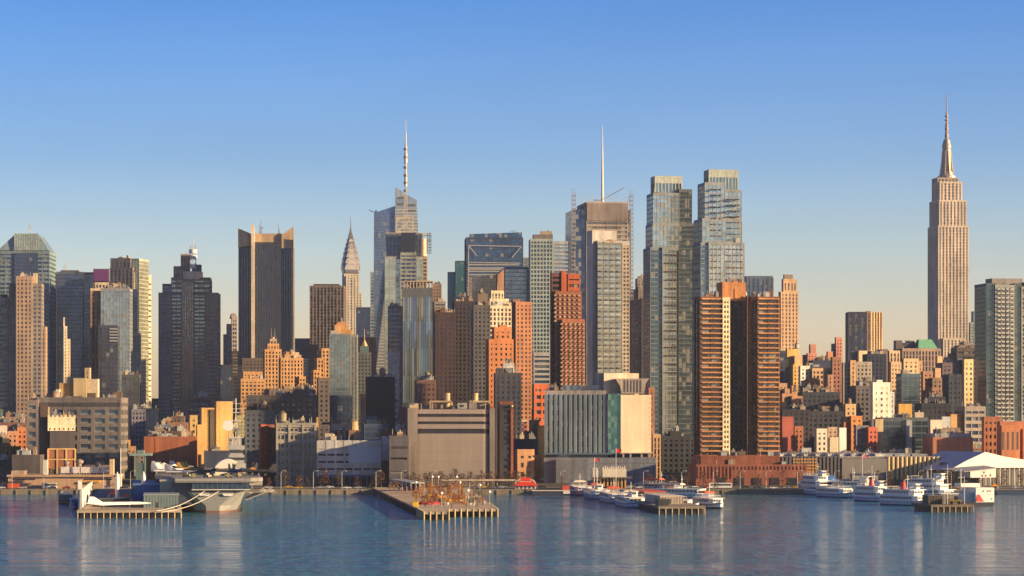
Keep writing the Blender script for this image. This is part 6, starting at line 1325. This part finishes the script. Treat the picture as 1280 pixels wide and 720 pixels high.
ferry('small dark launch floating off the pier terminal', 83, 630.5, 8, 3, R(60), 1, hull_c=(.06, .07, .06), top_c=(.10, .12, .10), stripe=(.02, .02, .02), mast=False, pilot=False)
ferry('small blue launch tied at the left side of the museum pier', 91, 637, 14, 4.5, R(10), 1, hull_c=(.06, .12, .32), top_c=(.10, .18, .38), stripe=(.02, .03, .06), mast=False, pilot=False)
# white cutter with red diagonal stripe
x, D = P(1224, 633, 0); T = Thing('cutter', 'white cutter with a black hull and red diagonal stripe right of the working dock', 'boat', (x, D, 0), R(12))
T.part('hull', paint((.03, .03, .035), .4), lambda m: m.loft([[(-a, y, 1.9), (-a * .9, y, -.6), (a * .9, y, -.6), (a, y, 1.9)] for y, a in ((0, 7.2), (2, 7.6), (24, 7.4), (34, 3), (38, .3))]))
T.part('bulwark', paint((.82, .80, .75), .4), lambda m: m.box(-1.5, 7.4, .2, 20, 1.9, 8.6)); T.part('cabin', paint((.62, .60, .56)), lambda m: m.box(-6.8, -1.6, 3, 18, 1.9, 6.2))
T.part('red_stripe', paint((.66, .07, .04)), lambda m: m.xz([(-1.4, 2.2), (2.4, 2.2), (.2, 5.4), (-.9, 5.4)], .05, .19)); T.part('bridge', paint((.84, .80, .74)), lambda m: m.box(-5.8, 3.5, 8, 16, 8.7, 10.4))
for p, q in ((2, 7), (4.2, 7), (5.4, 7), (6, 3.4)): T.part('porthole', paint((.04, .04, .05)), lambda m: m.box(p - .3, p + .3, .08, .22, q - .3, q + .3))
T.part('mast', paint((.8, .78, .72)), lambda m: (m.bar((-5.4, 9, 6), (-5.4, 9, 17), .16, 6), m.bar((-6.8, 9, 13), (-4, 9, 13), .1)))
# dock clutter
def on_tpier(x, y): return (x2 + x - y * .07, D2 + x * .07 + y, 3.2)
for (x, y, w_, d_, h, c1, c2, lb) in ((5, 34, 10, 40, 3.2, (.5, .42, .34), (.72, .62, .5), 'long low ticket shed with a cream roof on the timber ferry pier'), (5, 92, 10, 40, 3.6, (.4, .3, .25), (.62, .10, .05), 'long low shed with a red roof, farther back on the timber ferry pier'), (1, 6, 4, 9, 2.6, (.06, .06, .06), (.08, .08, .08), 'small black hut at the head of the timber ferry pier')):
    shed('pier_shed', lb, 'shed', on_tpier(x, y), w_, d_, h, c1, c2)
def on_dock(x, y): return (x3 + x * c_ - y * s_, D3 + x * s_ + y * c_, 3.2)
T = Thing('loader', 'yellow loader standing on the working dock', 'loader', on_dock(11.5, 3), R(80)); T.part('body', paint((.70, .45, .04)), lambda m: (m.box(-1.2, 1.2, -2.5, 2.5, .7, 2), m.box(-1, 1, 1, 2.6, 2, 2.6))); T.part('cab', paint((.05, .05, .06), .2), lambda m: m.box(-.9, .9, -1.2, .6, 2, 3.6))
for a, c in ((-1.2, -1.6), (1.2, -1.6), (-1.2, 1.6), (1.2, 1.6)): T.part('wheel', paint((.03, .03, .03)), lambda m: m.bar((a - .25, c, .75), (a + .25, c, .75), .75, 10))
shed('dock_shelter', 'white-roofed open shelter on the working dock', 'shelter', on_dock(7.5, 12), 8, 8, 4.2, (.25, .24, .24), (.8, .8, .76))
shed('dock_shelter', 'dark plywood hut at the left end of the working dock', 'hut', on_dock(.5, 6), 6, 10, 3.6, (.10, .08, .06), (.14, .12, .1))
for k, x in enumerate((3, 9.5, 17)):
    T = Thing('dock_mast', ('shortest', 'tallest', 'grey')[k] + ' slender mast with a spreader on the working dock', 'mast', on_dock(x, 8)); T.part('pole', paint((.75, .72, .66)), lambda m: m.cyl(0, 0, 0, (9, 17, 12)[k], .16, .1, 6)); T.part('spreader', paint((.7, .7, .65)), lambda m: m.bar((-1.4, 0, (7, 14, 10)[k]), (1.4, 0, (7, 14, 10)[k]), .08))

# --- shore things between the piers
def gz(D): return 2.46
D = 1484
T = Thing('footbridge', 'pale elevated footway with an arched end behind the park pier', 'footbridge', (X(552, D), D, 2.4)); L = X(645, D) - X(552, D)
T.part('beam', wall((.62, .50, .36)), lambda m: m.box(0, L, 0, 3, 4.4, 5.3)); 
for k in range(9): T.part('column', wall((.5, .42, .32)), lambda m: m.box(L * k / 8 - .3, L * k / 8 + .3, 1, 2, 0, 4.4))
T.part('arch', wall((.66, .56, .42)), lambda m: [m.bar((L + 5 - 5.5 * math.cos(a * math.pi / 10), 0, 3 + 2.6 * math.sin(a * math.pi / 10)), (L + 5 - 5.5 * math.cos((a + 1) * math.pi / 10), 0, 3 + 2.6 * math.sin((a + 1) * math.pi / 10)), .5) for a in range(10)])
D = 1478; T = Thing('pavilion', 'two-tiered bright red roofed pavilion on the shore right of the footway', 'pavilion', (X(657, D), D, 2.3)); RD = paint((.72, .05, .02), .6, var=.2)
T.part('walls', paint((.70, .62, .5)), lambda m: m.box(-5.6, 5.6, -3, 5, 0, 2.2))
T.part('lower_roof', RD, lambda m: m.loft([[(-6.6, -4, 2.2), (6.6, -4, 2.2), (6.6, 6, 2.2), (-6.6, 6, 2.2)], [(-3.2, -1.4, 4.2), (3.2, -1.4, 4.2), (3.2, 3.4, 4.2), (-3.2, 3.4, 4.2)]]))
T.part('clerestory', paint((.8, .7, .6)), lambda m: m.box(-2.9, 2.9, -1.2, 3.2, 4.2, 4.8)); T.part('upper_roof', RD, lambda m: m.loft([[(-3.3, -1.6, 4.8), (3.3, -1.6, 4.8), (3.3, 3.6, 4.8), (-3.3, 3.6, 4.8)], [(-2.0, -.1, 6.4), (2.0, -.1, 6.4), (2.0, 2.1, 6.4), (-2.0, 2.1, 6.4)]]))
for k in range(5): T.part('window', paint((.06, .05, .05)), lambda m: m.box(-5 + k * 2.2, -4 + k * 2.2, -3.06, -2.9, .6, 1.8))
x, D = P(688, 620, 0); T = Thing('barge', 'long dark-hulled barge moored right of the red pavilion', 'barge', (x, D, 0), R(2))
T.part('hull', paint((.04, .05, .08)), lambda m: m.loft([[(-9.6, y, 2.6), (-8.8, y, -.5), (9.6, y, -.5), (10.4, y, 2.6)] for y in (0, 9)])); T.part('deck_rail', paint((.7, .6, .45)), lambda m: m.box(-9.6, 10.2, -.1, .2, 2.6, 3.1))
T.part('red_hut', paint((.66, .10, .05)), lambda m: m.box(6.4, 10.2, 2, 6, 2.7, 5.2)); T.part('white_skirting', paint((.8, .72, .62)), lambda m: m.box(6.6, 10.2, -.3, -.1, 1.2, 2.5))
D = 1482; T = Thing('ferry_terminal', 'cream ferry terminal with a toothed parapet above a lit arcade, before the blank beige wall', 'terminal', (X(741, D), D, 2.4)); W1 = X(783, D) - X(741, D)
T.part('upper_wall', wall((.76, .68, .54), var=.4), lambda m: (m.box(0, 4, 0, 12, 6.5, 11.4), m.box(5.2, W1, -.6, 12, 6.5, 11)))
T.part('parapet', wall((.82, .74, .62), var=.3), lambda m: [m.box(5.3 + k * 1.15, 5.9 + k * 1.15, -.7, -.1, 11, 12 + (k * 5 % 3) * .3) for k in range(11)])
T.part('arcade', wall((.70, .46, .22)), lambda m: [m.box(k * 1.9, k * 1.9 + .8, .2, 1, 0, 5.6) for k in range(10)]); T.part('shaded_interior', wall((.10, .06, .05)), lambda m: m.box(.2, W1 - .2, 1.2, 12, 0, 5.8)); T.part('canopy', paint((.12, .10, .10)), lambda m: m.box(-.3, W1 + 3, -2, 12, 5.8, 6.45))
D = 1483; T = Thing('dock_canopy', 'flat grey concrete canopy on dark posts behind the sleek yacht', 'canopy', (X(1066, D), D, 2.4)); W1 = X(1098, D) - X(1066, D)
T.part('roof', wall((.34, .33, .31)), lambda m: m.box(0, W1, 0, 8, 5, 7.6)); T.part('top_edge', paint((.06, .07, .1)), lambda m: m.box(-.6, W1 + .4, -.4, 8.4, 7.6, 8.3))
for k in range(7): T.part('post', paint((.3, .28, .25)), lambda m: m.box(W1 * k / 6.3, W1 * k / 6.3 + .4, .3, .8, 0, 5))
D = 1476; T = Thing('park_canopy', 'grey see-through truss canopy at the left side of the park pier', 'canopy', (P(486, 613, 3.2)[0], P(486, 613, 3.2)[1], 3.2), R(-62)); GC = paint((.30, .32, .34), .5)
T.part('roof', GC, lambda m: m.loft([[(0, 0, 5.6), (26, 0, 4.2), (26, 8, 4.2), (0, 8, 5.6)], [(0, 0, 6.0), (26, 0, 4.6), (26, 8, 4.6), (0, 8, 6.0)]]))
for k in range(6): T.part('post', paint((.5, .5, .5)), lambda m: m.cyl(.5 + k * 5, .3, 0, 5.5 - k * .27, .16, .16, 6)); T.part('post', paint((.4, .4, .4)), lambda m: m.cyl(.5 + k * 5, 7.7, 0, 5.5 - k * .27, .16, .16, 6))
T.part('screen', paint((.22, .24, .26), .5), lambda m: m.box(0, 20, 8.1, 8.3, 0, 4.4))
x, D = P(477, 621, 0); T = Thing('floating_dock', 'dark floating dock tied to the left flank of the park pier', 'dock', (x, D, 0), R(-62)); T.part('float', paint((.05, .05, .06)), lambda m: m.box(0, 30, -3, 3, -.4, 1.6)); T.part('gangway', paint((.4, .42, .45)), lambda m: m.bar((20, 2, 1.8), (26, 9, 3.6), .4))
x, D = P(1262, 618, 0); T = Thing('quay_barge', 'low dark blue hull barge along the quay at the right edge', 'barge', (x, D, 0)); T.part('hull', paint((.05, .07, .12)), lambda m: m.loft([[(-8, y, 2.4), (-6, y, -.4), (20, y, -.4), (20, y, 2.4)] for y in (0, 10)])); T.part('deck', wall((.3, .25, .2)), lambda m: m.box(-7.6, 20, .3, 9.7, 2.4, 2.6))
x, D = P(1196, 612, 2.6); shed('storage_shed', 'bright blue bin shed on the quay behind the tall white ferries', 'shed', (X(1203, 1478), 1478, 2.45), 5.6, 5, 3., (.02, .08, .40), (.02, .08, .36), 0)
tent('tent', 'small orange canopy on the quay right of the cutter', (X(1243, 1476), 1476, 2.45), 4, 4, 3.2, (.85, .30, .03))
tent('tent', 'blue square canopy behind the three-decked party ferry', (X(1040, 1476), 1476, 2.45), 7, 7, 8., (.06, .20, .50))
# trees
def crown_mesh(seed, w_=2.3, h=5.2, n=170, lit=1.):
    rd_ = random.Random(seed); m = MB()
    for i in range(n):
        a = rd_.uniform(0, 6.28); q = rd_.random() ** .55; zz = rd_.random(); r_ = w_ * q * (1.15 - zz) ** .6 * rd_.uniform(.75, 1.1)
        p = Vector((r_ * math.cos(a), r_ * math.sin(a), 1.3 + h * zz)); s2 = rd_.uniform(.14, .34)
        u = Vector((rd_.gauss(0, 1), rd_.gauss(0, 1), rd_.gauss(0, 1))).normalized() * s2; v = Vector((rd_.gauss(0, 1), rd_.gauss(0, 1), rd_.gauss(.6, 1))).normalized() * s2 * 1.6
        i0 = len(m.v); m.v += [tuple(p - u), tuple(p + u), tuple(p + v), tuple(p - v * .7)]; m.f.append((i0, i0 + 1, i0 + 2)); m.f.append((i0, i0 + 3, i0 + 1))
    return m
def make_tree(name, label, colr, seed, group, h=5.2, w_=2.3):
    T = Thing(name, label, 'tree', (0, 0, 0), 0, group)
    def tr(m):
        rd_ = random.Random(seed); m.loft([[(r_ * math.cos(k * 1.05), r_ * math.sin(k * 1.05), z) for k in range(6)] for z, r_ in ((0, .2), (1.6, .15), (h + .6, .04))])
        for k in range(9): a = k * 2.4; z = 1.3 + k * h * .09; m.bar((0, 0, z), (math.cos(a) * w_ * .7, math.sin(a) * w_ * .7, z + h * .3), .06)
    T.part('trunk', wall((.12, .08, .06)), tr); crown_mesh(seed, w_, h).build('crown', wall(colr, .9, var=1.4), T.o); return T.o
trees = [make_tree('bare_tree', 'rust-leaved young tree on the park pier', (.36, .13, .04), 3, 'rust-coloured trees on the park pier'), make_tree('bare_tree', 'golden-orange slender tree on the park pier', (.60, .27, .05), 4, 'golden trees on the park pier', 6., 1.8)]
tb = tree_of(trees[0]); rd = random.Random(5)
spots = []
for k in range(56):
    q = rd.random(); py = 612.5 + rd.random() * 19; px = 512 + (py - 612) * .9 + rd.random() * 60
    spots.append((px, py))
for k in range(26): spots.append((488 + k * 3.6, 609.6 + rd.random() * 4))
for k in range(30): py = 611 + rd.random() * 18; spots.append((496 + (py - 611) * 1.5 + rd.random() * 84, py))
for k, (px, py) in enumerate(spots):
    x, D = P(px, py, 3.2); src = trees[k % 2]; s2 = rd.uniform(.3, .68)
    o = src if k < 2 else copy_tree(src, table=tb)
    o.location = (x, D, 3.2); o.rotation_euler = (0, 0, rd.uniform(0, 6)); o.scale = (s2, s2, s2 * rd.uniform(.9, 1.2))
et = [make_tree('bare_tree', 'bare rust-brown street tree on the riverside walk', (.17, .075, .035), 8, 'street trees on the riverside walk', 6.5, 3.), make_tree('bare_tree', 'bare grey-brown street tree by the riverside road', (.10, .065, .045), 9, 'street trees by the riverside road', 7., 3.2)]
tb = tree_of(et[0]); px = 336.; k = 0
while px < 1290:
    dense = 490 < px < 665
    if not (668 < px < 800 and rd.random() < .6):
        D = rd.choice([1487, 1524, 1526]); o = et[k % 2] if k < 2 else copy_tree(et[k % 2], table=tb); s2 = rd.uniform(.7, 1.25)
        o.location = (X(px, D), D, 2.42); o.rotation_euler = (0, 0, rd.uniform(0, 6)); o.scale = (s2, s2, s2); k += 1
    px += rd.uniform(3, 7) if dense else rd.uniform(7, 24)
# lamps, flags
def make_lamp(loc):
    T = Thing('street_lamp', 'tall pale street lamp with a curved arm beside the riverside road', 'street lamp', loc, 0, 'street lamps along the riverside road')
    T.part('pole', paint((.62, .60, .55)), lambda m: m.cyl(0, 0, 0, 9, .13, .09, 6)); T.part('arm', paint((.62, .60, .55)), lambda m: (m.bar((0, 0, 9), (.8, 0, 9.7), .08), m.bar((.8, 0, 9.7), (2.2, 0, 9.7), .08))); T.part('lamp_head', paint((.8, .78, .72)), lambda m: m.box(1.8, 2.8, -.2, .2, 9.55, 9.8)); return T.o
l0 = make_lamp((0, 0, 0)); tb = tree_of(l0)
for k in range(34):
    px = 12 + k * 38 + rd.uniform(-6, 6); D = 1492
    if 560 < px < 640: continue
    o = l0 if k == 0 else copy_tree(l0, table=tb); o.location = (X(px, D), D, 2.4)
def make_globe():
    T = Thing('globe_lamp', 'white globe lamp post on the park pier walk', 'lamp', (0, 0, 0), 0, 'globe lamps of the park pier')
    T.part('pole', paint((.5, .5, .5)), lambda m: m.cyl(0, 0, 0, 5.4, .1, .08, 6)); T.part('globe', paint((.95, .93, .88), .4), lambda m: m.lathe(0, 0, [(.1, 5.3), (.5, 5.5), (.62, 5.9), (.5, 6.3), (.1, 6.5)], 10)); return T.o
g0 = make_globe(); tb = tree_of(g0)
for k, (px, py) in enumerate(((540.5, 609.7), (548, 609.7), (571, 609.7), (520, 618), (600, 622), (585, 630), (552, 634), (612, 632), (575, 618))):
    x, D = P(px, py, 3.2); o = g0 if k == 0 else copy_tree(g0, table=tb); o.location = (x, D, 3.2)
for (px, D, h_, cc, lb) in ((743, 1478, 17, (.5, .10, .12), 'flagpole with a red and white flag left of the cream ferry terminal'), (770, 1479, 22, (.75, .03, .03), 'taller flagpole with a plain red flag behind the ferry terminal'), (1078, 1478, 19, (.6, .2, .2), 'flagpole with a pinkish flag before the plain grey depot wall'), (1066, 1479, 12, None, 'bare white pole left of the pinkish flag'), (1090, 1479, 13, None, 'bare white pole right of the pinkish flag')):
    T = Thing('flagpole', lb, 'flagpole', (X(px, D), D, 2.4)); T.part('pole', paint((.78, .76, .7)), lambda m: m.cyl(0, 0, 0, h_, .16, .09, 6))
    if cc: T.part('flag', paint(cc, .8), lambda m: m.loft([[(.15, q, h_ - 2.2), (1.4, q + .25, h_ - 2.4), (2.9, q - .1, h_ - 2.3), (2.9, q - .1, h_ - .4), (1.4, q + .25, h_ - .3), (.15, q, h_ - .2)] for q in (0, .06)]))
# vehicles
def make_car(label, colr, group):
    T = Thing('parked_car', label, 'car', (0, 0, 0), 0, group)
    T.part('body', paint(colr, .25, var=.1), lambda m: m.loft([[(x, y, z) for x, z in ((-2.2, .35), (2.2, .35), (2.25, .75), (1.5, .98), (-1.9, 1.0), (-2.25, .8))] for y in (-.88, .88)]))
    T.part('cabin', paint((.04, .05, .06), .08), lambda m: m.loft([[(x, y, z) for x, z in ((-1.75, .98), (1.0, .96), (.45, 1.42), (-1.2, 1.44))] for y in (-.76, .76)])); T.part('roof', paint(colr, .25, var=.1), lambda m: m.box(-1.2, .45, -.74, .74, 1.42, 1.50))
    for a in (-1.4, 1.4):
        for c in (-.8, .8): T.part('wheel', paint((.02, .02, .02)), lambda m: m.bar((a, c - .12, .34), (a, c + .12, .34), .34, 10))
    for c in (-.6, .6): T.part('headlight', paint((.8, .8, .75), .1), lambda m: m.box(2.2, 2.28, c - .18, c + .18, .6, .75))
    return T.o
cars = [make_car('%s car on the riverside road' % n_, c, '%s cars on the riverside road' % n_) for n_, c in (('white', (.75, .75, .73)), ('silver', (.45, .46, .47)), ('black', (.02, .02, .025)), ('dark blue', (.03, .05, .12)), ('red', (.40, .03, .02)), ('yellow', (.75, .45, .03)))]
tb = tree_of(cars[0]); k = 0; px = 2.
while px < 1278:
    src = cars[k if k < 6 else rd.choice([0, 0, 1, 1, 2, 2, 3, 4, 5])]; o = src if k < 6 else copy_tree(src, table=tb)
    D = rd.choice([1489, 1489, 1496.5, 1503.5, 1510.5]); o.location = (X(px, D), D, 2.46 if D < 1491 else 2.33); o.rotation_euler = (0, 0, rd.choice([0, math.pi])); k += 1
    px += rd.uniform(11, 30)
for (px, D, lb, c, L) in ((901, 1497, 'long white coach on the road before the brick podium', (.80, .80, .77), 12), (62, 1497, 'white delivery truck before the pier terminal', (.72, .70, .66), 8), (1010, 1504, 'blue and white bus near the three-decked party ferry', (.18, .3, .5), 12)):
    T = Thing('bus' if L > 9 else 'truck', lb, 'bus' if L > 9 else 'truck', (X(px, D), D, 2.33)); T.part('body', paint(c, .3), lambda m: m.box(-L / 2, L / 2, -1.25, 1.25, .5, 3.2))
    T.part('window_band', paint((.03, .04, .05), .1), lambda m: (m.box(-L / 2 + .5, L / 2 - .4, -1.28, 1.28, 1.7, 2.6), m.box(L / 2 - .1, L / 2 + .03, -1.1, 1.1, 1.4, 2.8)))
    for a in (-L * .32, L * .32): T.part('wheel', paint((.02, .02, .02)), lambda m: m.bar((a, -1.22, .5), (a, 1.22, .5), .5, 10))
# people: one continuous skinned figure per pose
def person(label, colr, pose=0, group=None):
    T = Thing('person', label, 'person', (0, 0, 0), 0, group); st = .28 * pose
    def lm(m, pts): 
        m.loft([[(x + r_ * math.cos(k * 1.0472), y + r_ * math.sin(k * 1.0472), z) for k in range(6)] for x, y, z, r_ in pts])
    me = bpy.data.meshes.new('body'); V = [(0, 0, .95), (0, 0, 1.2), (0, 0, 1.42), (0, 0, 1.52), (0, 0, 1.68), (-.11, 0, .9), (-.12, st * .5, .5), (-.12, st * .5 - st, .06), (.11, 0, .9), (.12, -st * .5 + .05, .5), (.12, st * .6, .06), (-.2, 0, 1.4), (-.26, -st * .4, 1.12), (-.25, -st * .7, .86), (.2, 0, 1.4), (.26, st * .4, 1.12), (.25, st * .8, .88)]
    E_ = [(0, 1), (1, 2), (2, 3), (3, 4), (0, 5), (5, 6), (6, 7), (0, 8), (8, 9), (9, 10), (2, 11), (11, 12), (12, 13), (2, 14), (14, 15), (15, 16)]
    me.from_pydata(V, E_, []); o = bpy.data.objects.new('body', me); col.objects.link(o); o.parent = T.o; md = o.modifiers.new('skin', 'SKIN'); me.materials.append(paint(colr, .8, var=.1))
    rr_ = [.15, .16, .15, .07, .11, .1, .075, .06, .1, .075, .06, .07, .05, .04, .07, .05, .04]
    for k, sv in enumerate(me.skin_vertices[0].data): sv.radius = (rr_[k], rr_[k] * .85); sv.use_root = (k == 0)
    h_ = MB(); h_.lathe(0, 0, [(.06, 1.66), (.12, 1.7), (.12, 1.78), (.05, 1.84)], 8); h_.build('hair', paint((.05, .03, .02)), T.o); return T.o
ppl = [person('person in dark clothes walking on the park pier deck', (.03, .03, .05), 1, 'people in dark clothes on the park pier'), person('person in a red jacket standing on the park pier', (.45, .04, .03), 0, 'people in red jackets on the park pier'), person('person in a pale coat on the park pier', (.6, .55, .48), 1, 'people in pale coats on the park pier')]
tb = tree_of(ppl[0])
for k in range(42):
    o = ppl[k] if k < 3 else copy_tree(ppl[rd.choice([0, 0, 1, 2])], table=tb); px = rd.uniform(530, 606); py = rd.uniform(622, 635.5)
    if px > 590: py = max(py, 622 + (px - 590) * .55)
    x, D = P(px, py, 3.2); o.location = (x, D, 3.2); o.rotation_euler = (0, 0, rd.uniform(0, 6))
T = Thing('kiosk', 'small yellow kiosk near the left tip of the park pier', 'kiosk', (*P(519.5, 633.4, 3.2), 3.2)); T.part('walls', paint((.85, .55, .04)), lambda m: m.box(-1.2, 1.2, 0, 2, 0, 2.3)); T.part('roof', paint((.6, .4, .1)), lambda m: m.box(-1.5, 1.5, -.3, 2.3, 2.3, 2.5))
for k, (px, py, cc, lb) in enumerate(((535, 630.5, (.40, .05, .05), 'dark red play mound on the park pier'), (542, 622, (.65, .35, .06), 'long golden planting bed among the pier trees'), (562, 626.5, (.70, .40, .06), 'right golden planting bed at the edge of the open deck'))):
    x, D = P(px, py, 3.2); m = MB(); m.loft([[(6 * r_ * math.cos(a * .5236), 4 * r_ * math.sin(a * .5236), z + (.0 if r_ > .9 else .15 * math.sin(a * 2))) for a in range(12)] for r_, z in ((1, 0), (.95, .8), (.5, 1.3))]); o = m.build('planting_bed', wall(cc, var=1.5)); o.location = (x, D, 3.2); tag(o, lb, 'planting bed')
